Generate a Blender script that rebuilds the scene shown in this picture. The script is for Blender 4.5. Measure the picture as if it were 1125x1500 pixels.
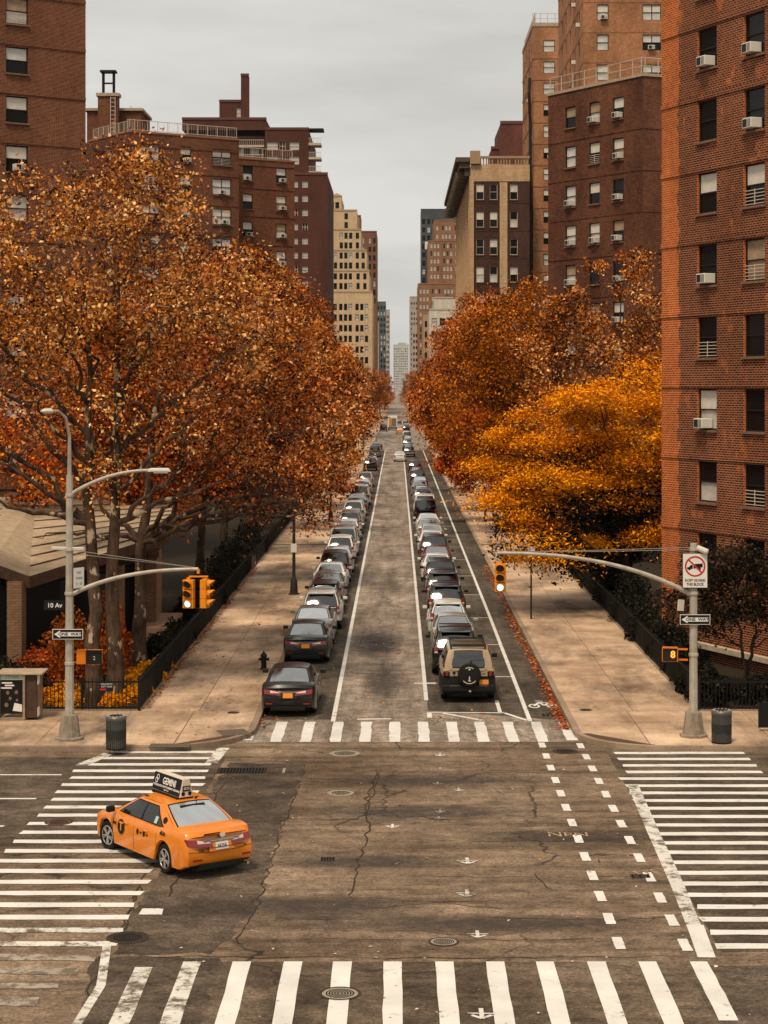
import bpy, math, random
import numpy as np
from math import sin, cos, pi, radians, sqrt, atan2
from mathutils import Vector, Matrix

for _o in list(bpy.data.objects):
    bpy.data.objects.remove(_o)
SC = bpy.context.scene
COL = SC.collection

# ------------------------------------------------------------------ camera
CAM_H, FPX, VX, VY = 10.8, 2800.0, 582.0, 568.0
cd = bpy.data.cameras.new('camera')
cd.lens = 36.0 * FPX / 1500.0
cd.sensor_width = 36.0
cd.sensor_fit = 'AUTO'
cd.shift_x = -(VX - 562.5) / 1500.0
cd.shift_y = -(750.0 - VY) / 1500.0
cd.clip_start = 0.5
cd.clip_end = 12000
cam = bpy.data.objects.new('camera', cd)
cam.location = (0, 0, CAM_H)
cam.rotation_euler = (radians(90), 0, 0)
COL.objects.link(cam)
SC.camera = cam

# ------------------------------------------------------------------ world, sun, exposure
SUN_EL, SUN_AZ = radians(60), radians(-157)      # azimuth measured from +Y towards +X: behind and left of the camera
w = bpy.data.worlds.new('World'); SC.world = w; w.use_nodes = True
nt = w.node_tree; nt.nodes.clear()
wo = nt.nodes.new('ShaderNodeOutputWorld'); bg = nt.nodes.new('ShaderNodeBackground')
sky = nt.nodes.new('ShaderNodeTexSky'); sky.sky_type = 'NISHITA'; sky.sun_disc = False
sky.sun_elevation = SUN_EL; sky.sun_rotation = SUN_AZ
sky.air_density = 1.5; sky.dust_density = 3.0
tc = nt.nodes.new('ShaderNodeTexCoord'); mp = nt.nodes.new('ShaderNodeMapping')
mp.inputs['Scale'].default_value = (1.4, 1.4, 7.0)
mp.inputs['Rotation'].default_value = (0, radians(7), 0)
nz = nt.nodes.new('ShaderNodeTexNoise'); nz.inputs['Scale'].default_value = 2.4
nz.inputs['Detail'].default_value = 5; nz.inputs['Roughness'].default_value = 0.55
cr = nt.nodes.new('ShaderNodeValToRGB')
cr.color_ramp.elements[0].position = 0.34; cr.color_ramp.elements[0].color = (4.3, 4.22, 3.98, 1)
cr.color_ramp.elements[1].position = 0.64; cr.color_ramp.elements[1].color = (5.8, 5.68, 5.36, 1)
mx = nt.nodes.new('ShaderNodeMix'); mx.data_type = 'RGBA'; mx.inputs['Factor'].default_value = 0.95
nt.links.new(tc.outputs['Generated'], mp.inputs['Vector']); nt.links.new(mp.outputs[0], nz.inputs['Vector'])
nt.links.new(nz.outputs['Fac'], cr.inputs['Fac'])
nt.links.new(sky.outputs[0], mx.inputs['A']); nt.links.new(cr.outputs[0], mx.inputs['B'])
nt.links.new(mx.outputs['Result'], bg.inputs['Color']); bg.inputs['Strength'].default_value = 0.1
nt.links.new(bg.outputs[0], wo.inputs['Surface'])

sl = bpy.data.lights.new('sun', 'SUN'); sl.energy = 2.2; sl.angle = radians(11); sl.color = (1.0, 0.84, 0.64)
sun = bpy.data.objects.new('sun', sl); COL.objects.link(sun)
sdir = Vector((sin(SUN_AZ) * cos(SUN_EL), cos(SUN_AZ) * cos(SUN_EL), sin(SUN_EL)))
sun.rotation_euler = sdir.to_track_quat('Z', 'Y').to_euler()
sun.location = (-30, -30, 60)

vs = SC.view_settings
vs.view_transform = 'Standard'; vs.look = 'None'; vs.exposure = 0.38; vs.gamma = 1.0; vs.use_curve_mapping = False
SC.cycles.max_bounces = 6; SC.cycles.diffuse_bounces = 1; SC.cycles.glossy_bounces = 3
SC.cycles.transmission_bounces = 2; SC.cycles.transparent_max_bounces = 4; SC.cycles.volume_bounces = 0
SC.cycles.use_denoising = True
SC.cycles.caustics_reflective = False; SC.cycles.caustics_refractive = False

# ------------------------------------------------------------------ materials
def _nt(name):
    m = bpy.data.materials.new(name); m.use_nodes = True
    return m, m.node_tree, m.node_tree.nodes['Principled BSDF']

def c4(c): return (c[0], c[1], c[2], 1.0)

def simple(name, col, rough=0.6, metal=0.0, var=0.0, scale=4.0, bump=0.0, coat=0.0, ior=None, col2=None, detail=5, emit=0.0):
    m, t, b = _nt(name)
    b.inputs['Base Color'].default_value = c4(col); b.inputs['Roughness'].default_value = rough
    b.inputs['Metallic'].default_value = metal
    if not coat and not ior and metal < .5: b.inputs['Specular IOR Level'].default_value = 0.5 if rough < .35 else 0.18
    if coat: b.inputs['Coat Weight'].default_value = coat; b.inputs['Coat Roughness'].default_value = 0.06
    if ior: b.inputs['IOR'].default_value = ior
    if emit:
        b.inputs['Emission Color'].default_value = c4(col); b.inputs['Emission Strength'].default_value = emit
    if var or col2 or bump:
        tc = t.nodes.new('ShaderNodeTexCoord'); n = t.nodes.new('ShaderNodeTexNoise')
        n.inputs['Scale'].default_value = scale; n.inputs['Detail'].default_value = detail; n.inputs['Roughness'].default_value = 0.62
        t.links.new(tc.outputs['Object'], n.inputs['Vector'])
        if var or col2:
            r = t.nodes.new('ShaderNodeValToRGB')
            r.color_ramp.elements[0].position = 0.32; r.color_ramp.elements[1].position = 0.68
            lo = col if col2 else tuple(x * (1 - var) for x in col)
            hi = col2 if col2 else tuple(min(1, x * (1 + var)) for x in col)
            r.color_ramp.elements[0].color = c4(lo); r.color_ramp.elements[1].color = c4(hi)
            t.links.new(n.outputs['Fac'], r.inputs['Fac']); t.links.new(r.outputs[0], b.inputs['Base Color'])
        if bump:
            bp = t.nodes.new('ShaderNodeBump'); bp.inputs['Strength'].default_value = bump; bp.inputs['Distance'].default_value = 0.02
            t.links.new(n.outputs['Fac'], bp.inputs['Height']); t.links.new(bp.outputs[0], b.inputs['Normal'])
    return m

class NG:
    """tiny helper to chain shader nodes"""
    def __init__(s, t): s.t = t
    def n(s, typ, **kw):
        nd = s.t.nodes.new('ShaderNode' + typ)
        for k, v in kw.items():
            if k.startswith('i_'): nd.inputs[k[2:].replace('_', ' ')].default_value = v
            else: setattr(nd, k, v)
        return nd
    def l(s, a, b): s.t.links.new(a, b)
    def noise(s, vec, scale, detail=5, rough=0.6):
        nd = s.n('TexNoise'); nd.inputs['Scale'].default_value = scale; nd.inputs['Detail'].default_value = detail
        nd.inputs['Roughness'].default_value = rough; s.l(vec, nd.inputs['Vector']); return nd.outputs['Fac']
    def ramp(s, fac, p0, c0, p1, c1):
        nd = s.n('ValToRGB'); e = nd.color_ramp.elements
        e[0].position = p0; e[1].position = p1
        e[0].color = c4(c0) if isinstance(c0, tuple) else (c0, c0, c0, 1)
        e[1].color = c4(c1) if isinstance(c1, tuple) else (c1, c1, c1, 1)
        s.l(fac, nd.inputs['Fac']); return nd.outputs[0]
    def mix(s, fac, a, b, mode='MIX'):
        nd = s.n('Mix', data_type='RGBA', blend_type=mode)
        for sock, v in (('Factor', fac), ('A', a), ('B', b)):
            if isinstance(v, (int, float)): nd.inputs[sock].default_value = v if sock == 'Factor' else (v, v, v, 1)
            elif isinstance(v, tuple): nd.inputs[sock].default_value = c4(v)
            else: s.l(v, nd.inputs[sock])
        return nd.outputs['Result']
    def mapping(s, vec, scale=(1, 1, 1), rot=(0, 0, 0), loc=(0, 0, 0)):
        nd = s.n('Mapping'); nd.inputs['Scale'].default_value = scale; nd.inputs['Rotation'].default_value = rot
        nd.inputs['Location'].default_value = loc; s.l(vec, nd.inputs['Vector']); return nd.outputs[0]
    def bump(s, h, strength, dist, bsdf):
        nd = s.n('Bump'); nd.inputs['Strength'].default_value = strength; nd.inputs['Distance'].default_value = dist
        s.l(h, nd.inputs['Height']); s.l(nd.outputs[0], bsdf.inputs['Normal'])

def brick(name, c1, c2, mortar, bw=0.215, rh=0.075, ms=0.011, stain=0.35, patch=None, corner=None, bump=0.5, pmortar=None):
    """UVs are metres along the wall and metres up"""
    m, t, b = _nt(name); g = NG(t)
    uv = g.n('TexCoord').outputs['UV']
    br = g.n('TexBrick'); br.offset = 0.5
    br.inputs['Scale'].default_value = 1.0; br.inputs['Brick Width'].default_value = bw; br.inputs['Row Height'].default_value = rh
    br.inputs['Mortar Size'].default_value = ms; br.inputs['Mortar Smooth'].default_value = 0.15; br.inputs['Bias'].default_value = 0.0
    br.inputs['Color1'].default_value = c4(c1); br.inputs['Color2'].default_value = c4(c2); br.inputs['Mortar'].default_value = c4(mortar)
    g.l(uv, br.inputs['Vector'])
    col = br.outputs['Color']
    if patch:
        # repaired areas in newer, brighter brick, with edges toothed along the courses
        sn = g.n('VectorMath', operation='SNAP'); g.l(uv, sn.inputs[0]); sn.inputs[1].default_value = (bw * 0.5, rh * 3, 1)
        f = g.ramp(g.noise(sn.outputs[0], 0.55, 3, 0.7), 0.60, 0.0, 0.64, 0.7)
        if corner:
            sx = g.n('SeparateXYZ'); g.l(sn.outputs[0], sx.inputs[0])
            wob = g.n('Math', operation='MULTIPLY_ADD'); g.l(g.noise(sn.outputs[0], 1.3, 4, 0.8), wob.inputs[0]); wob.inputs[1].default_value = 1.5
            g.l(sx.outputs['X'], wob.inputs[2])
            lt = g.n('Math', operation='LESS_THAN'); g.l(wob.outputs[0], lt.inputs[0]); lt.inputs[1].default_value = corner + 0.75
            f2 = g.n('Math', operation='MAXIMUM'); g.l(f, f2.inputs[0]); g.l(lt.outputs[0], f2.inputs[1]); f = f2.outputs[0]
        br2 = g.n('TexBrick'); br2.offset = 0.5
        for k in ('Scale', 'Brick Width', 'Row Height', 'Mortar Size', 'Mortar Smooth', 'Bias'): br2.inputs[k].default_value = br.inputs[k].default_value
        br2.inputs['Color1'].default_value = c4(patch); br2.inputs['Color2'].default_value = c4(tuple(x * 0.6 for x in patch)); br2.inputs['Mortar'].default_value = c4(pmortar or mortar)
        g.l(uv, br2.inputs['Vector'])
        col = g.mix(f, col, br2.outputs['Color'])
    big = g.ramp(g.noise(g.mapping(uv, (0.22, 0.10, 1)), 1.0, 6, 0.65), 0.3, 1.0 - stain, 0.72, 1.0 + stain * 0.6)
    col = g.mix(1.0, col, big, 'MULTIPLY')
    fine = g.ramp(g.noise(uv, 3.2, 4, 0.7), 0.3, 0.78, 0.7, 1.18)
    col = g.mix(1.0, col, fine, 'MULTIPLY')
    g.l(col, b.inputs['Base Color']); b.inputs['Roughness'].default_value = 0.9; b.inputs['Specular IOR Level'].default_value = 0.15
    inv = g.n('Math', operation='SUBTRACT'); inv.inputs[0].default_value = 1.0; g.l(br.outputs['Fac'], inv.inputs[1])
    g.bump(inv.outputs[0], bump, 0.02, b)
    return m

def masonry(name, c1, c2, streak=0.3, jx=1.2, jz=0.6):
    m, t, b = _nt(name); g = NG(t)
    uv = g.n('TexCoord').outputs['UV']
    st = g.noise(g.mapping(uv, (0.5, 0.06, 1)), 1.5, 6, 0.7)
    col = g.ramp(st, 0.3, c1, 0.7, c2)
    fine = g.ramp(g.noise(uv, 1.8, 6, 0.75), 0.3, 1 - streak, 0.7, 1.12)
    col = g.mix(1.0, col, fine, 'MULTIPLY')
    br = g.n('TexBrick'); br.inputs['Scale'].default_value = 1; br.inputs['Brick Width'].default_value = jx; br.inputs['Row Height'].default_value = jz
    br.inputs['Mortar Size'].default_value = 0.02; g.l(uv, br.inputs['Vector'])
    br.inputs['Color1'].default_value = (1, 1, 1, 1); br.inputs['Color2'].default_value = (.9, .9, .9, 1); br.inputs['Mortar'].default_value = (.7, .7, .7, 1)
    col = g.mix(1.0, col, br.outputs['Color'], 'MULTIPLY')
    g.l(col, b.inputs['Base Color']); b.inputs['Roughness'].default_value = 0.9; b.inputs['Specular IOR Level'].default_value = 0.15
    return m

def leafmat(name, cols, trans=0.15):
    m, t, b = _nt(name); g = NG(t)
    at = g.n('Attribute', attribute_name='tint')
    nd = g.n('ValToRGB'); e = nd.color_ramp.elements
    e[0].position = 0.0; e[0].color = c4(cols[0]); e[1].position = 1.0; e[1].color = c4(cols[-1])
    for i, c in enumerate(cols[1:-1], 1):
        x = e.new(i / (len(cols) - 1)); x.color = c4(c)
    g.l(at.outputs['Fac'], nd.inputs['Fac'])
    oi = g.n('ObjectInfo')
    hs = g.n('HueSaturation'); g.l(nd.outputs[0], hs.inputs['Color']); hs.inputs['Saturation'].default_value = 1.06; hs.inputs['Value'].default_value = 1.12
    mr = g.n('MapRange'); g.l(oi.outputs['Random'], mr.inputs['Value']); mr.inputs['To Min'].default_value = 0.484; mr.inputs['To Max'].default_value = 0.496
    g.l(mr.outputs[0], hs.inputs['Hue'])
    g.l(hs.outputs[0], b.inputs['Base Color']); b.inputs['Roughness'].default_value = 0.55
    b.inputs['Specular IOR Level'].default_value = 0.1
    tr = g.n('BsdfTranslucent'); g.l(hs.outputs[0], tr.inputs['Color'])
    ms = g.n('MixShader'); ms.inputs[0].default_value = trans
    out = t.nodes['Material Output']
    g.l(b.outputs[0], ms.inputs[1]); g.l(tr.outputs[0], ms.inputs[2]); g.l(ms.outputs[0], out.inputs['Surface'])
    return m

# ------------------------------------------------------------------ mesh helpers
class MB:
    def __init__(s): s.v = []; s.f = []; s.m = []; s.uv = None
    def quad(s, *pts, mi=0):
        b = len(s.v); s.v += [tuple(p) for p in pts]; s.f.append(tuple(range(b, b + len(pts)))); s.m.append(mi)
    def box(s, c, d, rz=0.0, mi=0, taper=None):
        cx, cy, cz = c; hx, hy, hz = d[0] / 2, d[1] / 2, d[2] / 2
        b = len(s.v); ca, sa = cos(rz), sin(rz)
        for z in (-1, 1):
            k = taper if (taper and z > 0) else 1.0
            for (x, y) in ((-1, -1), (1, -1), (1, 1), (-1, 1)):
                X, Y = x * hx * k, y * hy * k
                s.v.append((cx + X * ca - Y * sa, cy + X * sa + Y * ca, cz + z * hz))
        for f in ((0, 3, 2, 1), (4, 5, 6, 7), (0, 1, 5, 4), (1, 2, 6, 5), (2, 3, 7, 6), (3, 0, 4, 7)):
            s.f.append(tuple(b + i for i in f)); s.m.append(mi)
    def prism(s, poly, z0, z1, mi=0):
        n = len(poly); b = len(s.v)
        s.v += [(p[0], p[1], z0) for p in poly] + [(p[0], p[1], z1) for p in poly]
        s.f.append(tuple(range(b + n, b + 2 * n))); s.m.append(mi)
        s.f.append(tuple(range(b + n - 1, b - 1, -1))); s.m.append(mi)
        for i in range(n):
            j = (i + 1) % n; s.f.append((b + i, b + j, b + n + j, b + n + i)); s.m.append(mi)
    def tube(s, pts, rad, n=8, mi=0, cap=True):
        pts = [Vector(p) for p in pts]
        if not isinstance(rad, (list, tuple)): rad = [rad] * len(pts)
        b = len(s.v); u = None
        for i, p in enumerate(pts):
            d = (pts[min(i + 1, len(pts) - 1)] - pts[max(i - 1, 0)])
            if d.length < 1e-9: d = Vector((0, 0, 1))
            d.normalize()
            if u is None:
                u = d.orthogonal().normalized()
            else:
                u = (u - d * u.dot(d))
                u = u.normalized() if u.length > 1e-6 else d.orthogonal().normalized()
            v = d.cross(u)
            for k in range(n):
                a = 2 * pi * k / n
                q = p + (u * cos(a) + v * sin(a)) * rad[i]
                s.v.append((q.x, q.y, q.z))
        for i in range(len(pts) - 1):
            for k in range(n):
                k2 = (k + 1) % n
                s.f.append((b + i * n + k, b + i * n + k2, b + (i + 1) * n + k2, b + (i + 1) * n + k)); s.m.append(mi)
        if cap:
            s.f.append(tuple(b + k for k in range(n - 1, -1, -1))); s.m.append(mi)
            e = b + (len(pts) - 1) * n
            s.f.append(tuple(e + k for k in range(n))); s.m.append(mi)
    def lathe(s, prof, n=16, c=(0, 0, 0), axis='Z', mi=0, cap=True):
        b = len(s.v)
        for (r, h) in prof:
            for k in range(n):
                a = 2 * pi * k / n; x, y = r * cos(a), r * sin(a)
                p = {'Z': (x, y, h), 'X': (h, x, y), 'Y': (y, h, x)}[axis]
                s.v.append((p[0] + c[0], p[1] + c[1], p[2] + c[2]))
        for i in range(len(prof) - 1):
            for k in range(n):
                k2 = (k + 1) % n
                s.f.append((b + i * n + k, b + i * n + k2, b + (i + 1) * n + k2, b + (i + 1) * n + k)); s.m.append(mi)
        if cap:
            s.f.append(tuple(b + k for k in range(n - 1, -1, -1))); s.m.append(mi)
            e = b + (len(prof) - 1) * n; s.f.append(tuple(e + k for k in range(n))); s.m.append(mi)
    def mesh(s, name, mats, smooth=False, angle=35):
        me = bpy.data.meshes.new(name); me.from_pydata(s.v, [], s.f)
        for m in (mats if isinstance(mats, (list, tuple)) else [mats]): me.materials.append(m)
        if any(s.m): me.polygons.foreach_set('material_index', s.m)
        if s.uv is not None:
            ul = me.uv_layers.new(name='UVMap'); flat = []
            for f in s.uv:
                for q in f: flat += [q[0], q[1]]
            ul.data.foreach_set('uv', flat)
        if smooth:
            me.polygons.foreach_set('use_smooth', [True] * len(me.polygons)); me.set_sharp_from_angle(angle=radians(angle))
        me.update(); return me
    def build(s, name, mats, parent=None, loc=(0, 0, 0), rot=(0, 0, 0), smooth=False, bevel=0.0, angle=35):
        return put(name, s.mesh(name, mats, smooth, angle), parent, loc, rot, bevel)

def put(name, me, parent=None, loc=(0, 0, 0), rot=(0, 0, 0), bevel=0.0):
    o = bpy.data.objects.new(name, me); COL.objects.link(o)
    o.location = loc; o.rotation_euler = rot
    if parent is not None: o.parent = parent
    if bevel:
        bm = o.modifiers.new('bevel', 'BEVEL'); bm.width = bevel; bm.segments = 2; bm.limit_method = 'ANGLE'
    return o

def tag(o, label, cat, group=None):
    o['label'] = label; o['category'] = cat
    if group: o['group'] = group
    return o
def thing(name, label, cat, loc=(0, 0, 0), rz=0.0, group=None):
    o = bpy.data.objects.new(name, None); COL.objects.link(o); o.empty_display_size = 0.3
    o.location = loc; o.rotation_euler = (0, 0, rz)
    return tag(o, label, cat, group)
def structure(o): o['kind'] = 'structure'; return o
def stuff(o): o['kind'] = 'stuff'; return o

def P(x, y, d):
    """a place in the street: picture column x and row y on the plane d metres down the street"""
    return Vector(((x - VX) * d / FPX, d, CAM_H - (y - VY) * d / FPX))
def G(x, y, z=0.0):
    """the ground point seen at column x, row y"""
    d = (CAM_H - z) * FPX / (y - VY); return Vector(((x - VX) * d / FPX, d, z))

def text(body, size, mat, parent=None, loc=(0, 0, 0), rot=(pi / 2, 0, 0), name='lettering', sx=1.0, ext=0.002, align='CENTER', bold=0.0):
    cu = bpy.data.curves.new('t', 'FONT'); cu.body = body; cu.size = size; cu.align_x = align; cu.align_y = 'CENTER'
    cu.extrude = ext; cu.resolution_u = 3; cu.offset = bold
    to = bpy.data.objects.new('t', cu); COL.objects.link(to)
    dg = bpy.context.evaluated_depsgraph_get(); dg.update()
    me = bpy.data.meshes.new_from_object(to.evaluated_get(dg))
    bpy.data.objects.remove(to); bpy.data.curves.remove(cu)
    me.materials.clear(); me.materials.append(mat)
    if sx != 1.0: me.transform(Matrix.Diagonal((sx, 1, 1, 1)))
    return put(name, me, parent, loc, rot)

ORD = ['first', 'second', 'third', 'fourth', 'fifth', 'sixth', 'seventh', 'eighth', 'ninth', 'tenth', 'eleventh', 'twelfth',
       'thirteenth', 'fourteenth', 'fifteenth', 'sixteenth', 'seventeenth', 'eighteenth', 'nineteenth', 'twentieth',
       'twenty-first', 'twenty-second', 'twenty-third', 'twenty-fourth', 'twenty-fifth', 'twenty-sixth', 'twenty-seventh', 'twenty-eighth']
RND = random.Random(7)
NPR = np.random.default_rng(11)
# ------------------------------------------------------------------ ground, roads, pavements
def asphalt(name, c_lo, c_hi, c_stain, streak=(0.05, 0.5), crack=0.0, bright=1.0):
    m, t, b = _nt(name); g = NG(t)
    ob = g.n('TexCoord').outputs['Object']
    big = g.noise(ob, 0.16, 6, 0.62)
    col = g.ramp(big, 0.33, c_lo, 0.68, c_hi)
    st = g.ramp(g.noise(g.mapping(ob, (streak[0], streak[1], 1)), 1.6, 7, 0.76), 0.38, 0.42, 0.60, 1.15)
    col = g.mix(0.85, col, st, 'MULTIPLY')
    blot = g.ramp(g.noise(ob, 0.9, 6, 0.75), 0.40, 0.62, 0.62, 1.12)
    col = g.mix(0.8, col, blot, 'MULTIPLY')
    spots = g.ramp(g.noise(ob, 3.2, 5, 0.82), 0.32, 0.30, 0.46, 1.0)
    col = g.mix(0.75, col, spots, 'MULTIPLY')
    grain = g.ramp(g.noise(ob, 13, 5, 0.88), 0.34, 0.40, 0.66, 1.6)
    col = g.mix(1.0, col, grain, 'MULTIPLY')
    mott = g.ramp(g.noise(ob, 2.1, 9, 0.86), 0.36, 0.45, 0.60, 1.30)
    col = g.mix(0.75, col, mott, 'MULTIPLY')
    if crack:
        wv = g.n('VectorMath', operation='MULTIPLY_ADD')
        nn = g.n('TexNoise'); nn.inputs['Scale'].default_value = 0.8; nn.inputs['Detail'].default_value = 5; g.l(ob, nn.inputs['Vector'])
        g.l(nn.outputs['Color'], wv.inputs[0]); wv.inputs[1].default_value = (1.6, 1.6, 0); g.l(ob, wv.inputs[2])
        vo = g.n('TexVoronoi', feature='DISTANCE_TO_EDGE'); vo.inputs['Scale'].default_value = 0.22; g.l(wv.outputs[0], vo.inputs['Vector'])
        msk = g.ramp(g.noise(ob, 0.13, 3, 0.5), 0.46, 0.0, 0.56, 1.0)
        cf = g.ramp(vo.outputs['Distance'], 0.004, 1.0, 0.010, 0.0)
        f = g.mix(1.0, cf, msk, 'MULTIPLY')
        f = g.mix(1.0, f, crack, 'MULTIPLY')
        col = g.mix(f, col, c_stain)
    g.l(col, b.inputs['Base Color']); b.inputs['Roughness'].default_value = 0.82
    b.inputs['Specular IOR Level'].default_value = 0.12
    g.bump(g.noise(ob, 40, 3, 0.8), 0.4, 0.01, b)
    return m

M_AVE = asphalt('avenue_asphalt', (0.170, 0.112, 0.070), (0.36, 0.255, 0.170), (0.02, 0.015, 0.01), (0.045, 0.55), 0.8)
M_ST = asphalt('street_asphalt', (0.28, 0.215, 0.162), (0.46, 0.368, 0.288), (0.03, 0.02, 0.015), (0.5, 0.05), 0.5)
M_PATCH = asphalt('patch_asphalt', (0.092, 0.066, 0.046), (0.19, 0.140, 0.098), (0.02, 0.015, 0.01), (0.2, 0.4))
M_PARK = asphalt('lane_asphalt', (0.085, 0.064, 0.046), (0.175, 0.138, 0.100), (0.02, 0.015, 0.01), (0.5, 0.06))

def paint(name, col, under, wear=0.40, scale=2.2):
    m, t, b = _nt(name); g = NG(t)
    ob = g.n('TexCoord').outputs['Object']
    geo = g.n('NewGeometry').outputs['Position']
    f = g.ramp(g.noise(geo, scale, 8, 0.78), wear - 0.05, 0.0, wear + 0.05, 1.0)
    dirt = g.ramp(g.noise(geo, 0.9, 5, 0.6), 0.3, 0.80, 0.7, 1.05)
    c = g.mix(1.0, col, dirt, 'MULTIPLY')
    g.l(g.mix(f, under, c), b.inputs['Base Color']); b.inputs['Roughness'].default_value = 0.7
    return m
WHITE = (0.78, 0.735, 0.67)
M_PAINT = paint('road_paint_white', WHITE, (0.16, 0.12, 0.08), 0.365)
M_PAINTW = paint('road_paint_worn', (0.74, 0.69, 0.60), (0.13, 0.09, 0.06), 0.47, 1.6)
M_PAINTG = paint('road_paint_ghost', (0.42, 0.34, 0.26), (0.15, 0.11, 0.07), 0.50, 2.4)
M_PAINTO = paint('road_paint_orange', (0.62, 0.36, 0.18), (0.16, 0.11, 0.07), 0.5, 4.0)

def conc(name, c0, c1, stain):
    m, t, b = _nt(name); g = NG(t)
    geo = g.n('NewGeometry').outputs['Position']
    col = g.ramp(g.noise(geo, 0.35, 6, 0.65), 0.32, c0, 0.66, c1)
    oi = g.n('ObjectInfo')
    tone = g.ramp(oi.outputs['Random'], 0.0, 0.86, 1.0, 1.10)
    col = g.mix(1.0, col, tone, 'MULTIPLY')
    s = g.ramp(g.noise(g.mapping(geo, (0.5, 0.16, 1)), 0.8, 7, 0.7), 0.36, stain, 0.55, 1.0)
    col = g.mix(0.9, col, s, 'MULTIPLY')
    grain = g.ramp(g.noise(geo, 16, 4, 0.8), 0.3, 0.82, 0.7, 1.15)
    col = g.mix(1.0, col, grain, 'MULTIPLY')
    spots = g.ramp(g.noise(geo, 5, 4, 0.75), 0.30, 0.35, 0.39, 1.0)
    col = g.mix(0.8, col, spots, 'MULTIPLY')
    g.l(col, b.inputs['Base Color']); b.inputs['Roughness'].default_value = 0.9; b.inputs['Specular IOR Level'].default_value = 0.15
    g.bump(g.noise(geo, 30, 3, 0.8), 0.25, 0.01, b)
    return m
M_SIDE = conc('sidewalk_concrete', (0.38, 0.236, 0.145), (0.74, 0.52, 0.345), 0.28)
M_SIDER = M_SIDE
M_JOINT = simple('joint_dirt', (0.10, 0.06, 0.035), 0.95)
M_KERB = conc('kerb_stone', (0.25, 0.175, 0.115), (0.38, 0.28, 0.195), 0.6)
M_SOIL = simple('garden_soil', (0.018, 0.014, 0.009), 0.95, col2=(0.04, 0.026, 0.014), scale=3, bump=0.8)
M_GROUND = simple('ground_earth', (0.06, 0.045, 0.03), 0.95, var=0.3, scale=0.3)
M_IRON = simple('cast_iron', (0.035, 0.027, 0.02), 0.55, metal=0.4, col2=(0.075, 0.055, 0.038), scale=12, bump=0.4)
M_BLACK = simple('black_hole', (0.006, 0.005, 0.005), 0.9)
M_PLATE = simple('worn_steel_cover', (0.30, 0.24, 0.17), 0.55, metal=0.3, col2=(0.45, 0.38, 0.28), scale=9, bump=0.4)

def sheet(name, pts, z, mat, parent=None):
    b = MB(); b.quad(*[(p[0], p[1], z) for p in pts]); return b.build(name, mat, parent)
def rect(x0, x1, y0, y1): return [(x0, y0), (x1, y0), (x1, y1), (x0, y1)]

KL, KR = -4.45, 5.50            # kerb lines of the side street
FL, FR = -8.45, 9.85            # back edges of the two pavements
KY = 56.75                      # kerb line of the avenue
YS = 58.3                       # where the avenue surface meets the street surface
FARY = 2500
structure(sheet('ground', rect(-3000, 3000, -200, 5000), -0.06, M_GROUND))
avenue = structure(sheet('avenue', rect(-160, 160, 4, YS), 0.0, M_AVE))
street = structure(sheet('street', rect(KL - 4, KR + 4, YS, FARY), 0.0, M_ST))

# darker resurfaced areas
def ragged(pts, seed, amp=.10):
    r = random.Random(seed); out = []
    for a, c in zip(pts, pts[1:] + pts[:1]):
        n = max(1, int(sqrt((a[0] - c[0]) ** 2 + (a[1] - c[1]) ** 2) / .3))
        for i in range(n): out.append((a[0] + (c[0] - a[0]) * i / n + r.uniform(-amp, amp), a[1] + (c[1] - a[1]) * i / n + r.uniform(-amp, amp)))
    return out
def patch(name, pts, z, mat, par): return sheet(name, pts, z, mat, par)
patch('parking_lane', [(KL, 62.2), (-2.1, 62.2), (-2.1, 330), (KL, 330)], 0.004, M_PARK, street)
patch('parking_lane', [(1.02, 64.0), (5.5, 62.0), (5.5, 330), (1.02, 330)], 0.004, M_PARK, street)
pp = [G(335, 1118), G(448, 1120), G(415, 1210), G(376, 1330), G(310, 1396), G(165, 1400), G(178, 1365), G(245, 1255)]
patch('asphalt_patch', ragged([(p.x, p.y) for p in pp], 5), 0.004, M_PATCH, avenue)
patch('asphalt_patch', [(-60, 45.0), (-8.7, 45.0), (-5.3, 45.2), (-5.0, 55.8), (-60, 56.2)], 0.0042, M_PATCH, avenue)
pp = [G(140, 1402), G(325, 1404), G(290, 1500), G(235, 1560), G(90, 1560)]
patch('asphalt_patch', ragged([(p.x, p.y) for p in pp], 6), 0.0044, M_PATCH, avenue)
patch('asphalt_patch', rect(5.4, 40, 29, 35.7), 0.004, M_PATCH, avenue)
patch('asphalt_patch', rect(6.2, 60, 36.6, 56.3), 0.0044, asphalt('patch_asphalt_brown', (0.090, 0.064, 0.043), (0.185, 0.135, 0.092), (0.02, 0.015, 0.01), (0.05, 0.5)), avenue)
patch('asphalt_patch', rect(-5.0, 5.9, 28.6, 35.95), 0.0036, asphalt('patch_asphalt_warm', (0.105, 0.073, 0.048), (0.235, 0.170, 0.115), (0.02, 0.015, 0.01), (0.3, 0.5), 0.6), avenue)

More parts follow.
